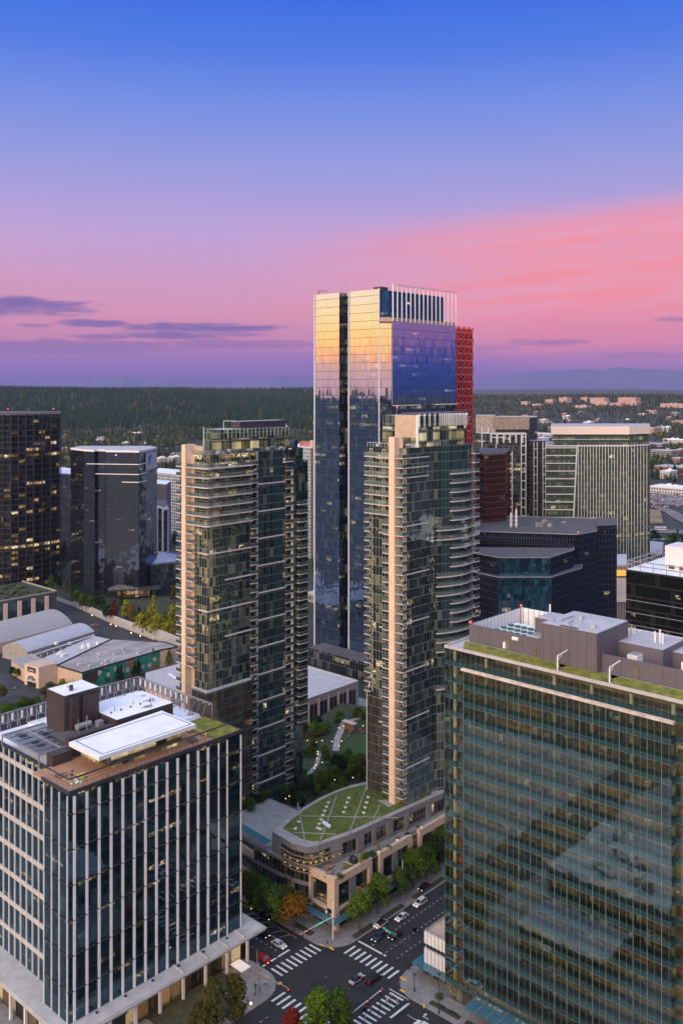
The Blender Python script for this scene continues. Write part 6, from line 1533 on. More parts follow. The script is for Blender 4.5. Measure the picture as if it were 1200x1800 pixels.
for (x0_, x1_, y0_, y1_, z_, lab) in ((-132, -98, 100, 133, 15, 'pale roofed low shop block across the street from the green glass office'), (-100, -66, 60, 104, 24, 'second pale roofed block farther from the crossing, opposite the green glass office')):
    r_, _p = simple('shop_building', lab, [(x0_, y0_), (x1_, y0_), (x1_, y1_), (x0_, y1_)], .1, z_, M['glassdark'], M['grey_roof'], 'building', par=1.0)
    mb = MB(); rq_ = random.Random(int(-x0_))
    for _ in range(12): a, b = rq_.uniform(x0_+3, x1_-5), rq_.uniform(y0_+3, y1_-5); mb.box(a, a+rq_.uniform(1, 3.5), b, b+rq_.uniform(1, 3), z_+1, z_+rq_.uniform(1.8, 3.4), 0)
    mb.build('roof_units', M['grey_roof'], r_)

simple('shop_building', 'lowest pale roofed pavilion just across the street from the green glass office', [(-130, 136), (-106, 136), (-106, 152), (-130, 152)], .1, 8, M['glassdark'], M['grey_roof'], 'building', par=.6)

# ------------------------------------------------------------------ trees
def leafmat(name, cols, tr=.25):
    m, n = newmat(name); g = n.node('ShaderNodeNewGeometry'); r = g.outputs['Random Per Island']
    k = len(cols); c = n.ramp(r, [(i/(k-1), tuple(x)+(1,)) for i, x in enumerate(cols)])
    d = n.node('ShaderNodeBsdfDiffuse'); n.put(d.inputs[0], c); t = n.node('ShaderNodeBsdfTranslucent'); n.put(t.inputs[0], c)
    mx = n.node('ShaderNodeMixShader'); mx.inputs[0].default_value = tr; n.l.new(d.outputs[0], mx.inputs[1]); n.l.new(t.outputs[0], mx.inputs[2]); finish(n, mx.outputs[0]); return m
LM = {'green': leafmat('leaf_green', [(.030, .060, .010), (.050, .095, .014), (.070, .125, .018), (.105, .165, .022)]),
      'bright': leafmat('leaf_bright', [(.040, .085, .010), (.065, .12, .014), (.10, .165, .018), (.13, .20, .024)]),
      'olive': leafmat('leaf_olive', [(.045, .050, .014), (.075, .070, .018), (.10, .085, .02), (.055, .07, .02)]),
      'orange': leafmat('leaf_orange', [(.14, .055, .012), (.22, .085, .014), (.12, .085, .015), (.30, .12, .015), (.06, .07, .012)]),
      'yellow': leafmat('leaf_yellow', [(.20, .20, .015), (.30, .28, .02), (.16, .20, .02), (.36, .30, .02)]),
      'red': leafmat('leaf_red', [(.16, .02, .012), (.24, .03, .018), (.10, .03, .015)]),
      'dark': leafmat('leaf_dark', [(.014, .030, .012), (.022, .042, .016), (.030, .052, .018)]),
      'maroon': leafmat('leaf_maroon', [(.08, .02, .015), (.13, .035, .02), (.05, .03, .015)])}
M['bark'] = pmat('bark', (.06, .045, .035), .9, var=.3, scale=4)
def tree_proto(seed, h, cr, kind='round', nl=2600, ls=.46):
    rnd = random.Random(seed); v = []; f = []
    blobs = []
    if kind == 'round':
        for _ in range(15):
            a = rnd.uniform(0, 6.283); e = rnd.uniform(-.5, 1.35); rr = cr*rnd.uniform(.40, .72)
            blobs.append((Vector((math.cos(a)*math.cos(e)*rr, math.sin(a)*math.cos(e)*rr, h-cr*1.05+math.sin(e)*rr*1.15)), cr*rnd.uniform(.28, .46)))
    elif kind == 'cone':
        for i in range(22):
            t = i/21; a = i*2.4; rr = cr*(1-t)*.75; blobs.append((Vector((math.cos(a)*rr, math.sin(a)*rr, h*.12+h*.84*t)), cr*(.5*(1-t)+.12)))
    elif kind == 'tall':
        for i in range(20):
            t = rnd.random(); a = rnd.uniform(0, 6.28); rr = cr*.55*math.sin(math.pi*min(.95, .15+t*.85))**.6*rnd.uniform(.3, 1); blobs.append((Vector((math.cos(a)*rr, math.sin(a)*rr, h*.25+h*.70*t)), cr*rnd.uniform(.28, .42)))
    elif kind == 'bush':
        for _ in range(9):
            a = rnd.uniform(0, 6.28); rr = cr*rnd.uniform(.1, .7); blobs.append((Vector((math.cos(a)*rr, math.sin(a)*rr, h*rnd.uniform(.3, .62))), cr*rnd.uniform(.3, .42)))
    for k in range(nl):
        c, r = blobs[k % len(blobs)]
        d = Vector((rnd.gauss(0, 1), rnd.gauss(0, 1), rnd.gauss(0, 1))).normalized(); p = c+d*r*rnd.uniform(.72, 1.08)
        n = (d+Vector((rnd.uniform(-.6, .6), rnd.uniform(-.6, .6), rnd.uniform(-.1, .9)))).normalized(); u = n.orthogonal().normalized(); w = n.cross(u)
        a = rnd.uniform(0, 6.28); u, w = u*math.cos(a)+w*math.sin(a), w*math.cos(a)-u*math.sin(a); s = ls*rnd.uniform(.6, 1.3)
        b = len(v); v += [tuple(p-u*s*.5), tuple(p+w*s*.32), tuple(p+u*s*.6), tuple(p-w*s*.32)]; f.append((b, b+1, b+2, b+3))
    me = bpy.data.meshes.new('crown'); me.from_pydata(v, [], f); me.materials.append(LM['green']); me.update()
    mb = MB(); mb.cyl((0, 0, -.2), (0, 0, h*.5), max(.1, h*.022), h*.012, n=7)
    if kind in ('round', 'tall'):
        for c, r in blobs[:6]: mb.cyl((0, 0, h*.36), tuple(c), h*.010, h*.004, n=5)
    if kind == 'cone': mb.cyl((0, 0, h*.5), (0, 0, h*.9), h*.012, .02, n=5)
    t = mb.build('trunk', M['bark']); tm = t.data; bpy.data.objects.remove(t)
    return (me, tm)
PR = {'round': [tree_proto(1, 8.5, 3.6), tree_proto(2, 9.2, 4.0), tree_proto(3, 7.6, 3.3)], 'tall': [tree_proto(4, 14, 4.8, 'tall', 4600, .5), tree_proto(5, 12, 4.2, 'tall', 3200, .5)],
      'cone': [tree_proto(6, 9, 2.2, 'cone', 900, .5), tree_proto(7, 16, 3.4, 'cone', 1100, .8)], 'bush': [tree_proto(8, 2.4, 2.0, 'bush', 500, .34), tree_proto(9, 3.6, 2.8, 'bush', 700, .4)],
      'mid': [tree_proto(10, 10, 4.6, 'round', 420, 1.1), tree_proto(11, 11, 4.2, 'tall', 420, 1.1), tree_proto(12, 15, 3.2, 'cone', 360, 1.1)]}
_cm = {}
def tree(x, y, z, kind, col, scale, label, group=None, name='tree', cat='tree', i=None, rnd=random.Random(77)):
    i = rnd.randrange(len(PR[kind])) if i is None else i
    cm, tm = PR[kind][i]; key = (kind, i, col)
    if key not in _cm: c = cm.copy(); c.materials.clear(); c.materials.append(LM[col]); _cm[key] = c
    root = thing(name, label, cat, (x, y, z), group); root.rotation_euler = (0, 0, rnd.uniform(0, 6.28)); s = scale
    root.scale = (s*rnd.uniform(.92, 1.08), s*rnd.uniform(.92, 1.08), s*rnd.uniform(.94, 1.06))
    for nm, dat in (('crown', _cm[key]), ('trunk', tm)):
        o = bpy.data.objects.new(nm, dat); COL.objects.link(o); o.parent = root
    return root
T = [ # px, py of the foot, kind, colour, scale, label
 (516, 1642, 'round', 'orange', 1.0, 'orange and olive street tree beside the corner building'),
 (484, 1632, 'round', 'green', 1.0, 'dark green street tree just left of the orange one'),
 (462, 1610, 'round', 'green', 1.0, 'dark green street tree behind the parked taxi'),
 (440, 1592, 'round', 'olive', 1.0, 'olive street tree half hidden by the white fin block'),
 (632, 1636, 'round', 'bright', .95, 'bright green street tree nearest the stone street corner'),
 (664, 1606, 'round', 'bright', 1.0, 'bright green street tree second from the stone corner'),
 (726, 1562, 'round', 'green', 1.0, 'large dark green tree beside the tall street lamp'),
 (748, 1545, 'round', 'green', 1.05, 'dark green tree behind the black car with red lights'),
 (772, 1522, 'round', 'green', 1.0, 'dark green street tree nearest the edge of the green glass block'),
 (560, 1848, 'tall', 'bright', .95, 'big bright green tree at the bottom edge beside the crossing'),
 (597, 1838, 'tall', 'green', .7, 'smaller green tree behind the big one at the bottom edge'),
 (512, 1832, 'round', 'red', .72, 'small bright red tree at the bottom edge of the crossing'),
 (412, 1806, 'tall', 'olive', .80, 'olive tree by the lit shop entrance of the white fin block'),
 (375, 1824, 'tall', 'olive', .86, 'larger brown olive tree in front of the white fin block'),
 (352, 1828, 'round', 'olive', .8, 'low olive tree at the bottom beside the pale ledge'),
 (500, 1622, 'round', 'olive', .95, 'olive green street tree behind the orange one'),
 (706, 1578, 'round', 'green', .8, 'smaller green tree at the foot of the tall street lamp'),
 (760, 1535, 'round', 'dark', 1.0, 'very dark tree between the lamp and the glass block'),
]
for (px, py, kind, col, s, lab) in T:
    x, y = G(px, py, .1); tree(x, y, .1, kind, col, s*1.28, lab, 'street trees round the crossing')
for (px, py, lab) in ((771, 1757, 'small clipped round tree on the plaza by the glass wall'), (756, 1712, 'small green shrub against the ribbed pavilion wall')):
    x, y = G(px, py, .14); tree(x, y, .14, 'bush', 'green', .75, lab, name='shrub', cat='shrub')
rg = random.Random(31); gcols = ['green', 'dark', 'green', 'olive', 'bright']
gard = [(628, 1360), (585, 1362), (600, 1350), (612, 1338), (625, 1345), (570, 1330), (545, 1330), (530, 1340), (525, 1372), (500, 1392), (545, 1398), (560, 1392), (575, 1384), (590, 1370), (515, 1402), (535, 1290), (555, 1290), (575, 1285), (590, 1270), (560, 1275), (625, 1262), (636, 1268), (640, 1345), (632, 1375), (548, 1312), (575, 1345), (510, 1385), (478, 1395), (465, 1402), (450, 1412), (470, 1418), (520, 1412), (636, 1320), (620, 1310), (534, 1355), (584, 1395), (600, 1384), (615, 1372), (645, 1362), (495, 1410)]
for (a_, b_) in list(gard):
    gard.append((a_+rg.uniform(-9, 9), b_+rg.uniform(-7, 7)))
gard += [(rg.uniform(500, 640), rg.uniform(1330, 1400)) for _ in range(34)]+[(rg.uniform(505, 560), rg.uniform(1270, 1330)) for _ in range(14)]
gard = [(a_, b_) for a_, b_ in gard if b_ > 1400-(a_-480)*.62 or b_ < 1340 or a_ > 560]
gard = [(a_, b_) for a_, b_ in gard if not (598 < a_ < 645 and 1292 < b_ < 1330) and not (552 < a_ < 568 and 1318 < b_ < 1350)]
for i, (px, py) in enumerate(gard):
    x, y = G(px, py, gz); big = rg.random() < .45
    tree(x, y, gz, 'round' if big else 'bush', rg.choice(gcols), rg.uniform(.45, .7) if big else rg.uniform(.9, 1.4), ['rounded dark garden shrub between the apartment towers', 'small leafy garden tree between the apartment towers'][big], ['garden shrubs', 'garden trees'][big], name=['shrub', 'tree'][big], cat=['shrub', 'tree'][big])
x, y = G(592, 1360, gz); dome = tree(x, y, gz, 'round', 'dark', .85, 'big dark domed tree in the middle of the garden')
for i_, (px, py, lab) in enumerate(((452, 1412, 'dark shrub at the left end of the low wing roof garden'), (466, 1406, 'dark shrub second from the left in the wing roof garden'), (484, 1402, 'rounded shrub in the middle of the wing roof garden'), (500, 1396, 'rounded shrub in the back of the wing roof garden'), (516, 1396, 'dark shrub beside the curved parapet of the green roof'), (442, 1424, 'low shrub behind the lit corner window of the wing'))):
    x, y = G(px, py, 14.6); tree(x, y, 14.6, 'bush', ['dark', 'green'][i_ % 2], 1.1, lab, name='shrub', cat='shrub')
# planting on the podium terraces
tz = 13.95
for (px, py, kind, col, s, lab) in ((608, 1528, 'bush', 'yellow', .5, 'yellow shrub behind the covered grill on the terrace'), (634, 1520, 'cone', 'yellow', .38, 'tall yellow green columnar shrub on the stone terrace'), (665, 1500, 'cone', 'yellow', .40, 'slender yellow tree in a white pot on the terrace'), (698, 1478, 'bush', 'orange', .6, 'orange brown shrub in a white pot farther along the terrace'),
     (597, 1545, 'bush', 'green', .55, 'green shrub in the front corner planter of the terrace'), (645, 1512, 'bush', 'green', .8, 'green shrubs beside the yellow column on the terrace'), (655, 1506, 'bush', 'green', .8, 'green shrub next to the white pot on the terrace'), (682, 1492, 'bush', 'green', .6, 'low green shrub between the two white pots'), (715, 1470, 'bush', 'dark', .6, 'dark shrub near the far white bowl on the terrace'), (735, 1458, 'bush', 'green', .6, 'green shrub beyond the white bowl on the terrace')):
    x, y = G(px, py, tz); tree(x, y, tz, kind, col, s, lab, name='shrub', cat='shrub')
for (px, py, lab) in ((665, 1503, 'white pot holding the slender yellow tree'), (698, 1482, 'white pot holding the orange shrub'), (740, 1459, 'white bowl planter at the far end of the terrace')):
    x, y = G(px, py, tz); o = MB().cyl((x, y, tz), (x, y, tz+.9), .35, .55, n=12).build('plant_pot', M['white_metal']); tag(o, lab, 'pot')
def picnic(px, py, z, lab, mat=M['wood']):
    x, y = G(px, py, z); t = thing('picnic_table', lab, 'table', (x, y, z), 'wooden tables on the stone terrace')
    MB().cyl((x, y, z+.72), (x, y, z+.8), .85, n=10).build('tabletop', mat, t); MB().cyl((x, y, z), (x, y, z+.72), .12, n=6).build('leg', M['dark_metal'], t)
    for k in range(4): a = k*1.57; MB().box(x+math.cos(a)*1.3-.3, x+math.cos(a)*1.3+.3, y+math.sin(a)*1.3-.3, y+math.sin(a)*1.3+.3, z+.1, z+.45).build('seat', mat, t)
picnic(580, 1528, tz, 'round wooden table with stools nearest the glass awning'); picnic(577, 1540, tz, 'round wooden table with stools near the front planter')
x, y = G(621, 1517, tz); g_ = thing('grill', 'covered black barbecue grill on the stone terrace', 'grill', (x, y, tz)); MB().ell((x, y, tz+1.3), (1.3, .9, .8), 10, 6).build('cover', M['black'], g_); MB().box(x-1.1, x+1.1, y-.7, y+.7, tz, tz+1.1).build('base', M['dark_metal'], g_)
x, y = G(612, 1521, tz); b_ = thing('bench', 'wooden bench in front of the black covered grill', 'bench', (x, y, tz)); MB().box(x-1.3, x+1.3, y-.4, y+.4, tz+.4, tz+.55).build('seat', pmat('pale_wood', (.5, .38, .18), .6), b_)
for s in (-1.1, 1.1): MB().box(x+s-.1, x+s+.1, y-.3, y+.3, tz, tz+.4).build('leg', M['dark_metal'], b_)

# ------------------------------------------------------------------ vehicles
def car_paint(name, col, rough=.25):
    m, n = newmat(name); p = n.node('ShaderNodeBsdfPrincipled'); n.put(p.inputs['Base Color'], tuple(col)+(1,)); p.inputs['Roughness'].default_value = rough; p.inputs['Coat Weight'].default_value = .6; p.inputs['Metallic'].default_value = .15; finish(n, p.outputs[0]); return m
CP = {'white': car_paint('paint_white', (.66, .66, .66)), 'black': car_paint('paint_black', (.012, .012, .014)), 'red': car_paint('paint_red', (.34, .012, .012)), 'yellow': car_paint('paint_yellow', (.62, .50, .02)),
      'blue': car_paint('paint_blue', (.03, .05, .10)), 'silver': car_paint('paint_silver', (.42, .42, .43)), 'pink': car_paint('paint_salmon', (.55, .24, .20))}
M['carglass'] = pmat('car_glass', (.012, .014, .018), .08, var=.05, spec=.9)
M['tyre'] = pmat('tyre', (.015, .015, .015), .8)
_car = {}
def car_meshes(kind):
    if kind in _car: return _car[kind]
    suv = kind == 'suv'; w = .92 if not suv else .96; L = 4.5 if not suv else 4.7
    roof = 1.44 if not suv else 1.70; belt = .88 if not suv else 1.0
    prof = [(0, .32), (0, .62), (.12, .78), (1.15, belt), (L-.75 if not suv else L-.12, belt+.03), (L-.05, .82), (L, .60), (L, .32)]
    def extrude(prof, w0, inset=0, taper=.0):
        mb = MB(); n = len(prof); zs = [p[1] for p in prof]; zmx, zmn = max(zs), min(zs)
        def pt(p, s): k = (p[1]-zmn)/(zmx-zmn); return (s*(w0-taper*k-(.10 if p[0] < .1 or p[0] > L-.1 else 0)), p[0]-L/2, p[1])
        for i in range(n):
            a, b = prof[i], prof[(i+1) % n]; mb.face([pt(a, 1), pt(b, 1), pt(b, -1), pt(a, -1)])
        mb.face([pt(p, 1) for p in prof][::-1]); mb.face([pt(p, -1) for p in prof]); return mb
    body = extrude(prof, w, taper=.04).build('body', CP['white'])
    x0, x1, x2, x3 = (1.15, 1.95, 3.35, 4.05) if not suv else (1.2, 1.9, 4.1, 4.6)
    cab = extrude([(x0, belt-.05), (x1, roof-.06), (x2, roof-.06), (x3, belt-.02)], w-.05, taper=.20).build('window', M['carglass'])
    rf = MB(); rf.box(-(w-.26), w-.26, x1-L/2+.0, x2-L/2, roof-.07, roof)
    for s in (-1, 1): rf.beam((s*(w-.10), x0-L/2, belt), (s*(w-.26), x1-L/2, roof-.04), .08); rf.beam((s*(w-.10), x3-L/2, belt), (s*(w-.26), x2-L/2, roof-.04), .10); rf.beam((s*(w-.06), (x1+x2)/2-L/2, belt), (s*(w-.24), (x1+x2)/2-L/2, roof-.05), .07)
    rf = rf.build('roof', CP['white'])
    ws = []
    for yy in (.85-L/2, L/2-.85):
        for s in (-1, 1): ws.append(MB().cyl((s*(w-.20), yy, .33), (s*(w+.01), yy, .33), .33, n=12).build('wheel', M['tyre']).data)
    hl = [MB().box(s*.62-.17, s*.62+.17, -L/2-.02, -L/2+.06, .58, .72).build('headlight', M['headlamp']).data for s in (-1, 1)]
    tl = [MB().box(s*.66-.16, s*.66+.16, L/2-.05, L/2+.02, .68, .84).build('taillight', M['taillamp']).data for s in (-1, 1)]
    out = (body.data, cab.data, rf.data, ws, hl, tl)
    for o in list(COL.objects):
        if o.parent is None and o.name.split('.')[0] in ('body', 'window', 'roof', 'wheel', 'headlight', 'taillight'): bpy.data.objects.remove(o)
    _car[kind] = out; return out
_cc = {}
def car(px, py, kind, col, heading, label, roofcol=None, group=None, z=.02, s=1.0, lights=True, name='parked_car', cat='car'):
    x, y = G(px, py, z+.5); b, c, r, ws, hl, tl = car_meshes(kind)
    root = thing(name, label, cat, (x, y, z), group); root.rotation_euler = (0, 0, heading); root.scale = (s, s, s)
    def add(nm, dat, colr=None):
        if colr:
            key = (dat.name, colr)
            if key not in _cc: d = dat.copy(); d.materials.clear(); d.materials.append(CP[colr]); _cc[key] = d
            dat = _cc[key]
        o = bpy.data.objects.new(nm, dat); COL.objects.link(o); o.parent = root
    add('body', b, col); add('window', c); add('roof', r, roofcol or col)
    for w in ws: add('wheel', w)
    if lights:
        for h in hl: add('headlight', h)
        for t in tl: add('taillight', t)
    return root
PI = math.pi
# the model's nose points to -Y: heading 0 drives towards the camera side of the avenue, pi drives away, pi/2 drives +X, -pi/2 drives -X
car(738, 1588, 'suv', 'white', 0, 'white SUV with a sunroof, farthest of the white cars on the avenue', 'white', name='car')
car(706, 1613, 'sedan', 'white', 0, 'white sedan in the middle lane behind the stop line queue', name='car')
car(669, 1625, 'sedan', 'white', 0, 'white hatchback with a black roof in the kerb lane', 'black', name='car')
car(666, 1648, 'suv', 'blue', 0, 'dark blue SUV with lit headlamps waiting at the stop line', name='car')
car(695, 1645, 'sedan', 'black', 0, 'black car beside the dark blue SUV at the stop line', name='car')
car(746, 1560, 'sedan', 'black', 0, 'black car with glowing red tail lamps by the dark trees', name='car')
car(627, 1722, 'sedan', 'silver', PI, 'silver white car with a black roof crossing the junction', 'black', name='car')
car(655, 1722, 'suv', 'black', PI, 'black SUV with red tail lamps leaving the junction', name='car')
car(460, 1642, 'suv', 'black', PI/2, 'black SUV with lit headlamps in the left street', name='car')
car(490, 1661, 'sedan', 'white', PI/2, 'white sedan nearest the left zebra crossing', name='car')
car(464, 1686, 'sedan', 'red', PI/2, 'dark red car in the kerb lane of the left street', name='car')
car(435, 1592, 'sedan', 'yellow', PI/2, 'yellow taxi parked under the street trees', name='car')
car(466, 1611, 'sedan', 'black', PI/2, 'black car parked in the shade of the street trees')
car(744, 1806, 'sedan', 'white', -PI/2, 'white car cut by the bottom edge of the picture', name='car')
car(512, 1800, 'sedan', 'red', PI, 'red car under the trees at the bottom edge', name='car')
car(167, 1099, 'sedan', 'pink', -.5, 'small salmon red car alone on the service road', name='car')
car(24, 1208, 'sedan', 'black', 1.2, 'black car in the car park left of the mall entrance')
for i, (px, py, c_) in enumerate(((277, 1131, 'silver'), (284, 1133, 'white'), (270, 1128, 'black'), (307, 1140, 'white'), (312, 1142, 'silver'))):
    car(px, py, 'sedan', c_, .4, c_+' car parked against the retaining wall, number %s from the left' % ['three', 'four', 'one', 'five', 'six'][i] if False else {0: 'silver car parked by the gate of the retaining wall', 1: 'white car parked right of the silver one by the retaining wall', 2: 'black car parked left of the silver one by the retaining wall', 3: 'white car parked at the foot of the stone pier tower', 4: 'silver car parked last against the retaining wall'}[i], lights=False)

# ------------------------------------------------------------------ people
CLO = {'black': pmat('cloth_black', (.02, .02, .022), .9), 'red': pmat('cloth_red', (.30, .03, .03), .9), 'blue': pmat('cloth_blue', (.04, .07, .16), .9), 'white': pmat('cloth_white', (.55, .55, .55), .9), 'grey': pmat('cloth_grey', (.15, .15, .16), .9), 'tan': pmat('cloth_tan', (.30, .20, .12), .9)}
SKIN = pmat('skin', (.42, .24, .17), .6); HAIR = pmat('hair', (.03, .02, .015), .8)
def skin_mesh(pts, edges, radii, name, mat, sub=1):
    me = bpy.data.meshes.new(name); me.from_pydata(pts, edges, []); o = bpy.data.objects.new(name, me); COL.objects.link(o)
    md = o.modifiers.new('s', 'SKIN'); me.skin_vertices[0].data[0].use_root = True
    for i, r in enumerate(radii): me.skin_vertices[0].data[i].radius = (r, r)
    sb = o.modifiers.new('u', 'SUBSURF'); sb.levels = sub; sb.render_levels = sub
    dg = bpy.context.evaluated_depsgraph_get(); ev = bpy.data.meshes.new_from_object(o.evaluated_get(dg)); ev.materials.clear(); ev.materials.append(mat); ev.name = name
    bpy.data.objects.remove(o); return ev
def person_meshes(stride, arm):
    hip, kn, an = .09, .10, .09; s = stride
    P = [(0, 0, .95), (0, 0, 1.15), (0, 0, 1.42), (0, 0, 1.52), (0, -.01, 1.66), (0, 0, 1.74)]
    legs = []; 
    for sd, ph in ((-1, s), (1, -s)):
        legs += [(sd*.09, 0, .90), (sd*.10, -ph*.5-.02, .50), (sd*.10, -ph*.85+.03, .09), (sd*.11, -ph*.85-.13, .04)]
    arms = []
    for sd, ph in ((-1, -s), (1, s)):
        arms += [(sd*.19, 0, 1.40), (sd*.24, -ph*.2+.02, 1.13), (sd*.23, -ph*.45-.06-arm, .90+arm*.5), (sd*.22, -ph*.5-.08-arm, .83+arm*.5)]
    pts = P+legs+arms; E = [(0, 1), (1, 2), (2, 3), (3, 4), (4, 5), (0, 6), (6, 7), (7, 8), (8, 9), (0, 10), (10, 11), (11, 12), (12, 13), (2, 14), (14, 15), (15, 16), (16, 17), (2, 18), (18, 19), (19, 20), (20, 21)]
    rr = [.13, .12, .14, .055, .10, .07]+[.085, .06, .045, .04]*2+[.06, .045, .035, .035]*2
    body = skin_mesh(pts, E, rr, 'body', SKIN)
    jk = skin_mesh([P[0], P[1], P[2], arms[0], arms[1], arms[2], arms[4], arms[5], arms[6]], [(0, 1), (1, 2), (2, 3), (3, 4), (4, 5), (2, 6), (6, 7), (7, 8)], [.155, .15, .165, .085, .065, .05, .085, .065, .05], 'jacket', CLO['black'])
    tr = skin_mesh([P[0]]+legs[0:3]+legs[4:7], [(0, 1), (1, 2), (2, 3), (0, 4), (4, 5), (5, 6)], [.15, .105, .08, .065, .105, .08, .065], 'trousers', CLO['blue'])
    h = MB(); h.ell((0, .02, 1.71), (.105, .115, .10), 8, 5); ho = h.build('hair', HAIR); hd = ho.data; bpy.data.objects.remove(ho)
    return body, jk, tr, hd
PM = [person_meshes(.38, 0), person_meshes(.12, .12), person_meshes(.5, .05)]
_pj = {}
def person(px, py, pose, heading, jacket, trousers, label, z=.0):
    x, y = G(px, py, z); b, j, t, h = PM[pose]; root = thing('person', label, 'person', (x, y, z)); root.rotation_euler = (0, 0, heading); root.scale = (1, 1, 1)
    def rec(dat, c):
        k = (dat.name, c)
        if k not in _pj: d = dat.copy(); d.materials.clear(); d.materials.append(CLO[c]); _pj[k] = d
        return _pj[k]
    for nm, dat in (('body', b), ('jacket', rec(j, jacket)), ('trousers', rec(t, trousers)), ('hair', h)):
        o = bpy.data.objects.new(nm, dat); COL.objects.link(o); o.parent = root
for a in [(686, 1760, 0, 0, 'red', 'blue', 'person in a red top walking over the right zebra crossing'), (680, 1766, 2, 0, 'white', 'black', 'person in a white top next to the red one on the crossing'),
          (698, 1768, 0, PI, 'tan', 'grey', 'person in a tan jacket crossing the other way'), (668, 1776, 0, 0, 'black', 'black', 'person all in black in the middle of the right crossing'),
          (666, 1788, 2, 0, 'black', 'blue', 'person in black with blue trousers, long stride, mid crossing'), (651, 1786, 0, 0, 'blue', 'blue', 'person dressed in blue on the near half of the crossing'),
          (642, 1795, 0, PI, 'white', 'grey', 'person in a white top at the near end of the crossing'), (716, 1766, 1, 1.0, 'tan', 'black', 'person in tan waiting at the plaza kerb')]:
    person(*a, z=.02)
for a in [(449, 1740, 1, 1.2, 'black', 'black', 'person in black standing by the left street lamp'), (456, 1746, 0, .4, 'black', 'black', 'person in black walking on the lit left pavement'), (448, 1752, 1, 2.5, 'grey', 'black', 'person in a grey jacket on the lit left pavement'),
          (466, 1734, 0, -.6, 'white', 'black', 'person in a white jacket beside the yellow kerb pad'), (575, 1662, 1, 0, 'black', 'blue', 'person waiting on the corner under the traffic signal arm'), (760, 1722, 1, 2, 'white', 'tan', 'person in white near the pavilion entrance')]:
    person(*a, z=.14)

# ------------------------------------------------------------------ street furniture
def signal_pole(name, label, foot, arm_to, h, armz, mat, heads, sign=None):
    x, y = G(*foot, .14); root = thing(name, label, 'traffic signal', (x, y, .14), 'traffic signal poles at the crossing')
    MB().cyl((x, y, .14), (x, y, h), .16, .10, n=8).build('pole', mat, root)
    ax, ay = arm_to; MB().cyl((x, y, armz), (ax, ay, armz+.3), .11, .07, n=6).build('mast_arm', mat, root)
    for t in heads:
        p = (x+(ax-x)*t, y+(ay-y)*t, armz+.2*t); hd = MB().box(p[0]-.2, p[0]+.2, p[1]-.2, p[1]+.2, p[2]-1.0, p[2]+.2).build('signal_head', M['black'], root)
        MB().box(p[0]-.1, p[0]+.22, p[1]-.22, p[1]-.19, p[2]-.15, p[2]+.05).build('red_lens', M['redlamp'], hd)
    if sign is not None:
        p = (x+(ax-x)*sign, y+(ay-y)*sign, armz+.1); s = MB().beam((p[0], p[1], p[2]+.05), (x+(ax-x)*(sign+.28), y+(ay-y)*(sign+.28), p[2]+.15), .06, .55).build('street_sign', pmat('sign_green', (.01, .30, .20), .4, emit=(.02, .6, .42), estr=.35), root)
    return root
x, y = G(585, 1652, .14); signal_pole('traffic_signal', 'grey signal pole with a long arm and green street sign at the stone corner', (585, 1652), (x-.5, y-11.5), 10.5, 6.3, M['fin'], (.82, .98), .3)
x, y = G(722, 1706, .14); signal_pole('traffic_signal', 'dark signal pole on the plaza with its arm across the avenue', (719, 1706), (x-11.5, y+1), 9.5, 6.4, M['dark_metal'], (.75, .95), .6)
x, y = G(452, 1752, .14); signal_pole('traffic_signal', 'grey signal pole on the lit left pavement with its arm towards the crossing', (455, 1752), (x+10.5, y+.8), 8.5, 6.0, M['steel'], (.98,))
x, y = G(610, 1830, .14); signal_pole('traffic_signal', 'pale signal pole at the bottom with its arm reaching over the junction', (606, 1838), (x+.5, y+12), 8.5, 6.2, M['fin'], (.6, .95))
for (px, py, h, lab, mt) in ((707, 1577, 11.0, 'tall grey street lamp beside the dark street trees', 'fin'), (728, 1743, 4.2, 'short black post lamp on the plaza', 'dark_metal'), (771, 1782, 9.5, 'tall black lamp standing near the small clipped tree', 'dark_metal'), (452, 1722, 7.5, 'curved grey street lamp by the left crossing', 'steel')):
    x, y = G(px, py, .14); l = thing('street_lamp', lab, 'street lamp', (x, y, .14))
    MB().cyl((x, y, .14), (x, y, h), .13, .08, n=8).build('pole', M[mt], l); MB().box(x-.5, x+.5, y-.25, y+.25, h, h+.18).build('lamp_head', M['dark_metal'], l); MB().cyl((x, y, .14), (x, y, .6), .24, n=8).build('base', M[mt], l)
x, y = G(745, 1772, .14); h_ = thing('fire_hydrant', 'yellow fire hydrant on the plaza pavement', 'hydrant', (x, y, .14)); MB().cyl((x, y, .14), (x, y, .8), .2, n=10).ell((x, y, .85), (.22, .22, .2), 8, 5).build('body', pmat('hydrant_yellow', (.8, .55, .02), .5), h_)
MB().cyl((x-.32, y, .6), (x+.32, y, .6), .09, n=8).build('nozzle', pmat('hydrant_cap', (.7, .5, .05), .5), h_)
x, y = G(441, 1772, .14); l = thing('path_lamp', 'glowing white lamp on the left pavement beside the olive trees', 'lamp', (x, y, .14)); MB().cyl((x, y, .14), (x, y, 1.0), .06, n=6).build('post', M['dark_metal'], l); MB().ell((x, y, 1.15), (.28, .28, .28), 8, 5).build('globe', M['warm'], l)
x, y = G(424, 1722, 0); l = thing('shop_canopy', 'small white flat canopy over the lit left pavement', 'canopy', (x, y, .14)); MB().box(x-2.5, x+2, y-1.5, y+1.5, 3.2, 3.4).build('roof', M['white_metal'], l)
for s in (-2.2, 1.7): MB().box(x+s-.06, x+s+.06, y+1.2, y+1.32, .14, 3.2).build('post', M['steel'], l)
x, y = G(670, 1656, 0)
for (px, py, lab) in ((699, 1650, 'small green and amber roadside panel at the stop line'), ):
    pass
b1 = G(776, 1770, .14)
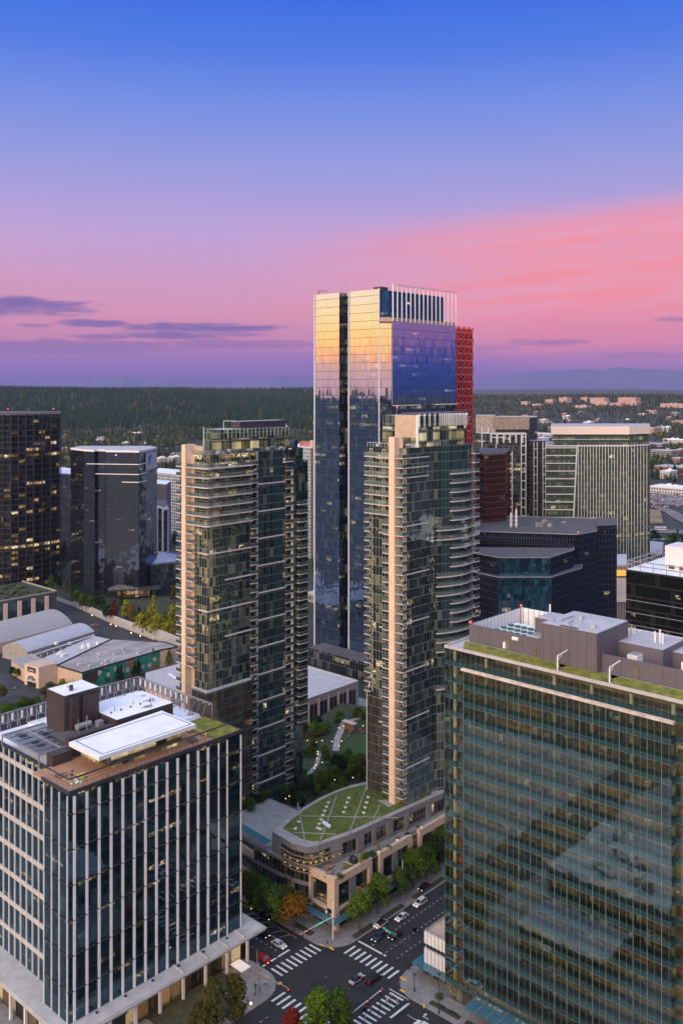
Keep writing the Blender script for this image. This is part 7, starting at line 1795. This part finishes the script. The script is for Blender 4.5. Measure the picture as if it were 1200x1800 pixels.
for i, (dx, lab) in enumerate(((0, 'dark bench nearest the clipped tree on the plaza'), (3.6, 'dark bench farther along the glass wall on the plaza'))):
    x, y = b1[0]+dx, b1[1]-.3; b_ = thing('bench', lab, 'bench', (x, y, .14)); MB().box(x-1, x+1, y-.3, y+.3, .5, .62).build('seat', M['black'], b_)
    for s in (-.85, .85): MB().box(x+s-.08, x+s+.08, y-.25, y+.25, .14, .5).build('leg', M['dark_metal'], b_)
# warm light under the eaves of the white fin block: lamps in its soffit
mb = MB()
for i in range(9): mb.box(-180.6, -179.6, 128+i*3.6, 129+i*3.6, 7.28, 7.38)
tag(mb.build('soffit_lamps', emat('soffit', (1, .58, .24), 16)), 'row of warm lamps under the pale ledge of the white fin block', 'lamp row')

# ------------------------------------------------------------------ trees of the middle distance, one by one
rm = random.Random(9)
L2 = [(232, 1092, 'orange', 'orange autumn tree in front of the black tower lobby'), (222, 1090, 'yellow', 'yellow green tree left of the orange one at the black tower'), (262, 1112, 'yellow', 'large yellow green tree above the retaining wall'), (278, 1120, 'yellow', 'yellow green tree, middle of the bright group by the wall'), (296, 1122, 'yellow', 'yellow tree nearest the stone pier tower'), (312, 1128, 'orange', 'orange yellow tree half behind the stone pier tower'),
      (200, 1090, 'maroon', 'dark maroon shrub tree on the raised plaza'), (236, 1100, 'green', 'round dark green tree below the orange one'), (244, 1105, 'dark', 'dark round tree beside the lamp wall'), (172, 1068, 'dark', 'dark evergreen left of the lit black tower lobby'), (150, 1064, 'dark', 'dark evergreen at the start of the retaining wall'), (160, 1070, 'green', 'green tree between the two dark evergreens'), (135, 1062, 'green', 'green tree at the corner of the black tower'),
      (105, 1035, 'dark', 'dark tree in the gap between the two left towers'), (90, 1038, 'green', 'green tree at the foot of the gridded tower'), (118, 1042, 'olive', 'olive tree in the gap between the two left towers'), (285, 1000, 'maroon', 'dark red tree right of the black framed office'), (296, 1008, 'olive', 'olive tree right of the pointed skylight'), (275, 990, 'maroon', 'small dark red tree behind the annex'), (305, 1060, 'olive', 'olive tree beside the dark annex'), (308, 960, 'dark', 'dark tree left of the stone pier tower, upper one'),
      (188, 1090, 'dark', 'dark hedge tree beside the plaza steps'), (180, 1076, 'dark', 'dark evergreen at the top of the plaza steps'), (145, 1072, 'green', 'green tree against the wall near its left end'), (270, 1090, 'yellow', 'yellow green tree set back behind the bright group'), (290, 1098, 'green', 'green tree behind the yellow group by the annex'), (304, 1104, 'yellow', 'yellow tree behind the last one at the stone pier tower'), (214, 1076, 'dark', 'low dark tree right below the amber lobby'), (250, 1112, 'yellow', 'small yellow green tree left of the bright group'), (128, 1054, 'dark', 'dark tree where the wall begins, behind the green one'), (255, 1095, 'green', 'green tree in front of the annex')]
for px, py, col, lab in L2:
    x, y = G(px, py, 2.2); tree(x, y, 2.2, 'mid', col, rm.uniform(.75, 1.1)*(1.35 if col == 'yellow' else 1), lab, 'trees on the raised plaza')
for px, py, col, s, lab in ((207, 1197, 'dark', 1.15, 'tall dark cypress, leftmost in front of the mural'), (213, 1194, 'dark', 1.0, 'dark cypress just right of the tallest one at the mural'), (243, 1180, 'dark', .95, 'dark cypress in the middle of the mural'), (237, 1183, 'dark', .9, 'slim dark cypress left of the middle one'), (269, 1168, 'dark', 1.1, 'dark cypress at the right end of the mural'), (297, 1166, 'green', 1.1, 'green pointed conifer beyond the mural corner')):
    x, y = G(px, py+6, 0); tree(x, y, 0, 'cone', col, s, lab, 'conifers along the mural', i=0)
for px, py, col, s, lab in ((110, 1218, 'yellow', .9, 'yellow green tree with a red lamp by the mall entrance'), (88, 1225, 'green', .8, 'green tree in front of the cream mall wall'), (78, 1232, 'olive', .8, 'olive tree just above the roof screen'), (128, 1206, 'olive', .7, 'small olive tree below the mall parapet'), (30, 1195, 'green', .7, 'green tree left of the mall arch'), (22, 1190, 'dark', .7, 'dark tree by the shop wing'), (30, 1155, 'dark', 1.0, 'dark tree at the end of the pale vault'), (5, 1232, 'olive', .9, 'olive tree at the left edge of the car park'), (40, 1262, 'green', 1.1, 'green tree nearest the roof screens, left'), (14, 1275, 'green', 1.1, 'green tree at the left edge behind the roof screens'), (62, 1256, 'green', 1.0, 'green tree behind the roof screens, beside the brown plant box')):
    x, y = G(px, py, 0); tree(x, y, 0, 'round', col, s, lab, 'trees round the mall entrance')
x, y = G(106, 1200, 3); o = MB().ell((x, y, 6), (.35, .35, .35), 6, 4).build('red_lamp', M['redlamp']); tag(o, 'small red lamp glowing in front of the yellow green tree', 'lamp')

# ------------------------------------------------------------------ the town beyond: countable low buildings and trees
rb = random.Random(2024)
bgw = {'white': facade('bg_white', 4, 4.2, inner=(.06, .06, .07), blind=(.2, .2, .2), refl=.1, mull=1.6, frame=(.55, .53, .52), hline=1.8, lit=.08, lits=.8, seed=60), 'grey': facade('bg_grey', 4, 4.2, inner=(.05, .05, .06), refl=.1, mull=1.4, frame=(.26, .25, .26), hline=1.8, lit=.08, lits=.8, seed=61),
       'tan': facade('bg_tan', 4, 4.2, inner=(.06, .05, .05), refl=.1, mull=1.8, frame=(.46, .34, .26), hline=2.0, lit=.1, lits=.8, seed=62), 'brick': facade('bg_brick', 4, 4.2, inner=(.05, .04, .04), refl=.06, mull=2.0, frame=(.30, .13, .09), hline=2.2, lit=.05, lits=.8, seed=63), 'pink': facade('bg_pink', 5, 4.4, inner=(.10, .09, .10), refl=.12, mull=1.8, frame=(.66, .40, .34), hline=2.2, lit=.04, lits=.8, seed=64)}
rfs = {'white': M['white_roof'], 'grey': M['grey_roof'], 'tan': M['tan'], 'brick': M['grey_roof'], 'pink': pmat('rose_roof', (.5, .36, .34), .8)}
occupied = []
NB = [0]
def lowbuild(px, d, wpx, dd, h, c, lab, grp='low buildings beyond the centre', z=None):
    x, y = W(px, d); z0 = ground_z(x, y) if z is None else z; w = wpx*d/FOC
    a = rb.choice([YAW-PI/2+PI/2, YAW])*0+rb.choice([0, .12, -.1])      # most follow the street grid
    ux, uy = math.cos(a), math.sin(a); L1, L2_ = w*.75, max(12, dd*.6)
    P = [(x, y), (x+ux*L1, y+uy*L1), (x+ux*L1-uy*L2_, y+uy*L1+ux*L2_), (x-uy*L2_, y+ux*L2_)]
    r = thing('low_building', lab, 'building', (x, y, z0), grp); NB[0] += 1
    MB().prism(P, z0-6, z0+h, 0, bottom=False, top=False).build('wall', bgw[c], r)
    mb = MB(); mb.prism(offset_poly(P, .015), z0+h-.4, z0+h+.7, 0, 0); n_ = rb.randrange(1, 5)
    for k in range(n_):
        t, s = rb.uniform(.15, .8), rb.uniform(.15, .8); bx, by = x+ux*L1*t-uy*L2_*s, y+uy*L1*t+ux*L2_*s; e = rb.uniform(2, 6); mb.box(bx, bx+e, by, by+e*.7, z0+h+.7, z0+h+.7+rb.uniform(1, 3))
    mb.build('roof', rfs[c], r); occupied.append((x+ux*L1/2-uy*L2_/2, y+uy*L1/2+ux*L2_/2, max(L1, L2_)*.62))
cols = {'white': 'white flat roofed low building among trees', 'grey': 'grey flat roofed low building among trees', 'tan': 'tan flat roofed low building among trees', 'brick': 'brick red low building among trees', 'pink': 'rosy office building high on the far wooded ridge'}
# right: commercial strip beyond the green office
for (px, d, w_, dd, h, c, lab) in [(1142, 1290, 90, 60, 9, 'white', 'long white roofed shopping hall at the right edge'), (1150, 1560, 70, 60, 9, 'brick', 'brick red shop building with a crimson sign band at the right edge'), (1143, 1820, 52, 50, 12, 'grey', 'grey block right above the brick shop'), (1165, 2150, 60, 50, 9, 'white', 'white warehouse at the right edge above the trees'),
       (1100, 2500, 70, 70, 16, 'tan', 'pale office block behind the fascia office, right of the striped one'), (1068, 2250, 58, 40, 22, 'white', 'white striped office block with tall fins behind the fascia office'), (1010, 2500, 40, 40, 14, 'grey', 'grey long roof left of the striped white block'), (960, 1500, 70, 40, 22, 'grey', 'grey flat pavilion roof just behind the fascia office'), (930, 2400, 60, 50, 9, 'white', 'long white warehouse roof beyond the framed tower'), (885, 2500, 30, 40, 12, 'white', 'small white warehouse left of the long one'), (838, 2300, 26, 60, 20, 'grey', 'grey rooftop slab right of the red lattice tower'),
       (1090, 2100, 100, 50, 6, 'grey', 'grey low roof strip under the striped white block'), (1180, 2800, 40, 60, 10, 'tan', 'tan building far right above the trees')]:
    lowbuild(px, d, w_, dd, h, c, lab)
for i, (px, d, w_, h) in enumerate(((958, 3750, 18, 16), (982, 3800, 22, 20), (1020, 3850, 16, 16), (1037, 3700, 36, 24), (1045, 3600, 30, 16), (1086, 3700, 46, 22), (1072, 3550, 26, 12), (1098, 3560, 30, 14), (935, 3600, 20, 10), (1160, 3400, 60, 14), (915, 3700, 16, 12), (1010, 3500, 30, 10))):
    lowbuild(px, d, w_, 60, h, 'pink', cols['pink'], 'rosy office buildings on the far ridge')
for i in range(84):
    px = rb.uniform(835, 1225); d = rb.uniform(1250, 3200)
    if 950 < px < 1145 and d < 2050: continue
    c = rb.choice(['white', 'white', 'grey', 'tan', 'brick']); lowbuild(px, d, rb.uniform(10, 34)*1800/d*.8, rb.uniform(20, 50), rb.uniform(5, 13), c, cols[c])
for i in range(66):
    px = rb.uniform(-20, 556); d = rb.choice([rb.uniform(1150, 2600), rb.uniform(1500, 3000)])
    if px < 380 and d > 2300: continue
    c = rb.choice(['white', 'white', 'tan', 'grey']); lowbuild(px, d, rb.uniform(7, 18)*1600/d, rb.uniform(14, 30), rb.uniform(4, 9), c, cols[c])
for (px, d, w_, h, c) in ((272, 1700, 20, 14, 'white'), (296, 1720, 18, 14, 'white'), (170, 2250, 30, 6, 'grey'), (232, 2400, 26, 8, 'white'), (486, 2700, 24, 12, 'white'), (470, 2600, 14, 12, 'white'), (440, 2900, 12, 10, 'white'), (550, 1500, 30, 10, 'white'), (540, 640, 26, 6, 'grey'), (546, 1000, 20, 8, 'grey'), (310, 1180, 22, 26, 'white'), (104, 1150, 22, 22, 'white')):
    lowbuild(px, d, w_, 30, h, c, 'bright white housing block beyond the towers' if c == 'white' else 'plain grey roof glimpsed beyond the towers', 'housing beyond the towers')
# motorway bands, right, and its traffic
def band(pts, w, name, mat, z=.5, ramp=None):
    mb = MB(); P = [Vector((*W(p, d), 0)) for p, d in pts]
    for i in range(len(P)-1):
        d = (P[i+1]-P[i]).normalized(); s = Vector((-d.y, d.x, 0))*w/2; f = [P[i]-s, P[i+1]-s, P[i+1]+s, P[i]+s]
        if w < 0: f = f[::-1]
        za = z if ramp is None else ramp[i]; zb = z if ramp is None else ramp[i+1]
        mb.face([(f[0].x, f[0].y, za), (f[1].x, f[1].y, zb), (f[2].x, f[2].y, zb), (f[3].x, f[3].y, za)])
    return structure(mb, name, mat)
M['mway'] = pmat('motorway', (.16, .14, .14), .85, var=.15, scale=.05)
band([(1100, 960), (1142, 955), (1190, 945), (1300, 930)], 26, 'motorway_road', M['mway'], .4)
band([(1100, 905), (1142, 902), (1200, 895), (1300, 885)], 14, 'motorway_road', M['mway'], .5)
band([(1120, 1150), (1142, 1150), (1160, 1130), (1180, 1090), (1195, 1040), (1215, 1000)], 16, 'ramp_road', M['mway'], .9)
band([(1100, 1400), (1150, 1390), (1240, 1300)], 18, 'street_road', M['mway'], .6)
mb = MB(); mb.face([(*W(1130, 1180), .7), (*W(1290, 1110), .7), (*W(1290, 1330), .7), (*W(1130, 1340), .7)]); structure(mb, 'car_park_ground', M['mway'])
dry = pmat('dry_slope', (.22, .15, .08), .9, var=.3, scale=.03)
mb = MB(); mb.face([(*W(1138, 1000), .8), (*W(1165, 1000), .8), (*W(1160, 1110), .8), (*W(1138, 1120), .8)]); tag(structure(mb, 'dry_field_ground', dry))
for px, py, s in ((1151, 922, 1),):
    x, y = W(px, 955); b_ = thing('bus', 'white coach on the motorway beside the glass office', 'bus', (x, y, .5))
    MB().prism([(x, y), (x+9, y+7.5), (x+7.4, y+9.4), (x-1.6, y+1.9)], 1.0, 4.0).build('body', M['hull_white'], b_); MB().prism([(x-.05, y-.05), (x+9.0, y+7.42), (x+7.4, y+9.35), (x-1.65, y+1.88)], 2.2, 3.2).build('window', M['carglass'], b_)
    for t in (.15, .85): MB().cyl((x+9*t, y+7.5*t-.1, .9), (x+9*t-.3, y+7.5*t+.3, .9), .45, n=8).build('wheel', M['tyre'], b_)
lot = {}
for i in range(120):
    px = rb.uniform(1143, 1240); d = rb.uniform(1125, 1330); col = rb.choice(['red', 'red', 'red', 'white', 'silver', 'black', 'white'])
    key = 'suv' if i % 3 else 'sedan'; x, y = W(px, d); bd, cd, rd, ws, hl, tl = car_meshes(key)
    root = thing('parked_car', '%s car parked on the dealer lot by the motorway' % col, 'car', (x, y, .72), 'cars on the dealer lot'); root.rotation_euler = (0, 0, rb.choice([0, PI/2])); 
    for nm, dat, cc in (('body', bd, col), ('window', cd, None), ('roof', rd, col)):
        if cc:
            k = (dat.name, cc)
            if k not in _cc: dd_ = dat.copy(); dd_.materials.clear(); dd_.materials.append(CP[cc]); _cc[k] = dd_
            dat = _cc[k]
        o = bpy.data.objects.new(nm, dat); COL.objects.link(o); o.parent = root
# trees one can tell apart, 650 m to 1500 m
def free(x, y, r=4):
    for (a, b, c) in occupied:
        if abs(x-a) < c+r and abs(y-b) < c+r: return False
    return True
cnt = 0; tries = 0
while cnt < 150 and tries < 4000:
    tries += 1; px = rm.uniform(-10, 1215); d = rm.uniform(720, 1500)
    if 560 < px < 830: continue
    if px > 830 and px < 1140: continue
    if px > 1138 and (1110 < d < 1345 or d < 980 and d > 885): continue
    x, y = W(px, d)
    if not free(x, y): continue
    z0 = ground_z(x, y); col = rm.choice(['green', 'dark', 'dark', 'olive', 'olive', 'orange', 'green', 'dark', 'yellow' if rm.random() < .3 else 'green'])
    names = {'green': 'green leafy tree in the wooded belt beyond the towers', 'dark': 'dark evergreen tree in the wooded belt beyond the towers', 'olive': 'olive brown tree in the wooded belt beyond the towers', 'orange': 'orange autumn tree in the wooded belt beyond the towers', 'yellow': 'yellow tree in the wooded belt beyond the towers'}
    tree(x, y, z0, 'mid', col, rm.uniform(.8, 1.5), names[col], 'trees in the wooded belt'); cnt += 1

# ------------------------------------------------------------------ far woods: one mass nobody could count
def build_forest():
    rr = np.random.RandomState(7); V = []; Fc = []; C = []
    m, n = newmat('forest_leaves'); at = n.node('ShaderNodeAttribute'); at.attribute_name = 'tone'
    d_ = n.node('ShaderNodeBsdfDiffuse'); n.put(d_.inputs[0], at.outputs['Color']); finish(n, d_.outputs[0])
    grid = {}
    for (a, b, c) in occupied:
        for i in range(int((a-c)//60), int((a+c)//60)+1):
            for j in range(int((b-c)//60), int((b+c)//60)+1): grid.setdefault((i, j), []).append((a, b, c))
    nv = 0
    conifer = [(.013, .034, .016), (.018, .044, .020), (.010, .027, .014), (.028, .048, .018)]
    decid = [(.055, .065, .02), (.08, .068, .022), (.13, .07, .02), (.035, .045, .02), (.05, .06, .025), (.16, .12, .03), (.03, .04, .02), (.025, .04, .02)]
    N_T = 52000
    ds = 1150*(6500/1150)**rr.rand(N_T)**.85; pxs = rr.uniform(-60, 1260, N_T)
    for k in range(N_T):
        d = ds[k]; px = pxs[k]; left = px < 560
        if 556 < px < 828: continue
        dens = 1.0
        if not left: dens = .5 if d < 3200 else .9
        if left and d < 2600: dens = .85
        x, y = W(px, d)
        cl = mnoise.noise(Vector((x/220, y/220, 1.0)))
        if (d < 3000 and cl < -.12 and rr.rand() < .75) or rr.rand() > dens: continue
        if px > 1138 and d < 1400: continue
        bad = False
        for (a, b, c) in grid.get((int(x//60), int(y//60)), ()):
            if abs(x-a) < c+3 and abs(y-b) < c+3: bad = True; break
        if bad: continue
        for (a, b, c) in grid.get((int((x-F[0]*26)//60), int((y-F[1]*26)//60)), ()) :
            if False: pass
        z = ground_z(x, y)-.5; con = (left and d > 2700) or (rr.rand() < (.45 if left else .35))
        if con:
            h = rr.uniform(16, 32) if (left and d > 2700) else rr.uniform(9, 20); r = h*rr.uniform(.14, .2); n_ = 5; a0 = rr.uniform(0, 6.28)
            col = conifer[rr.randint(4)] if rr.rand() < .97 else decid[rr.randint(8)]
            for (zb, rbm, zt) in ((.08, 1.0, .62), (.38, .72, 1.0)):
                for i in range(n_):
                    t = a0+i*6.283/n_; q = rr.uniform(.7, 1.25); V.append((x+math.cos(t)*r*rbm*q, y+math.sin(t)*r*rbm*q, z+h*zb+rr.uniform(-.04, .04)*h))
                V.append((x+rr.uniform(-.3, .3), y, z+h*zt))
                for i in range(n_): Fc.append((nv+i, nv+(i+1) % n_, nv+n_)); 
                f = rr.uniform(.8, 1.2)
                C.extend([(col[0]*f, col[1]*f, col[2]*f)]*(n_+1)); nv += n_+1
        else:
            h = rr.uniform(6, 13); r = h*rr.uniform(.38, .6); col = decid[rr.randint(8)]
            for b in range(8):
                a = rr.uniform(0, 6.28); q = r*rr.uniform(.15, .62); cx, cy, cz = x+math.cos(a)*q, y+math.sin(a)*q, z+h*rr.uniform(.42, .86); s = r*rr.uniform(.35, .6)
                u = rr.uniform(-1, 1, 3); f = rr.uniform(.75, 1.3)
                pts = [(cx-s, cy+u[0]*s*.4, cz-s*.4), (cx+u[1]*s*.4, cy-s, cz-s*.2), (cx+s, cy+u[2]*s*.5, cz-s*.3), (cx+u[0]*s*.5, cy+s, cz-s*.1), (cx+u[1]*s*.3, cy+u[2]*s*.3, cz+s*.8)]
                V.extend(pts); Fc.extend([(nv, nv+1, nv+4), (nv+1, nv+2, nv+4), (nv+2, nv+3, nv+4), (nv+3, nv, nv+4)]); C.extend([(col[0]*f, col[1]*f, col[2]*f)]*5); nv += 5
    V = np.array(V, dtype=np.float32); Fa = np.array(Fc, dtype=np.int32); me = bpy.data.meshes.new('forest')
    me.vertices.add(len(V)); me.vertices.foreach_set('co', V.ravel()); me.loops.add(Fa.size); me.loops.foreach_set('vertex_index', Fa.ravel())
    me.polygons.add(len(Fa)); me.polygons.foreach_set('loop_start', np.arange(0, Fa.size, 3, dtype=np.int32)); me.polygons.foreach_set('loop_total', np.full(len(Fa), 3, dtype=np.int32)); me.update(calc_edges=True)
    ca = me.color_attributes.new('tone', 'FLOAT_COLOR', 'POINT'); cc = np.ones((len(V), 4), dtype=np.float32); cc[:, :3] = np.array(C, dtype=np.float32); ca.data.foreach_set('color', cc.ravel())
    me.materials.append(m); o = bpy.data.objects.new('forest', me); COL.objects.link(o); tag(o, 'dense mixed forest covering the hills and far town', 'forest', kind='stuff')
build_forest()

# ------------------------------------------------------------------ air
HZ = MB(); HZ.prism([(F[0]*d+R[0]*l, F[1]*d+R[1]*l) for d, l in ((-2950, 2950), (2000, 2950), (13900, 7900), (13900, -7900), (2000, -2950), (-2950, -2950))], -8, 620)
m, n = newmat('haze_air'); pv = n.node('ShaderNodeVolumePrincipled'); n.put(pv.inputs['Color'], (.55, .58, .95, 1)); pv.inputs['Density'].default_value = 2.3e-5; pv.inputs['Anisotropy'].default_value = .0
o_ = n.node('ShaderNodeOutputMaterial'); n.l.new(pv.outputs[0], o_.inputs['Volume'])
hz = HZ.build('haze', m); tag(hz, 'thin blue evening haze over the whole town', 'haze', kind='stuff')
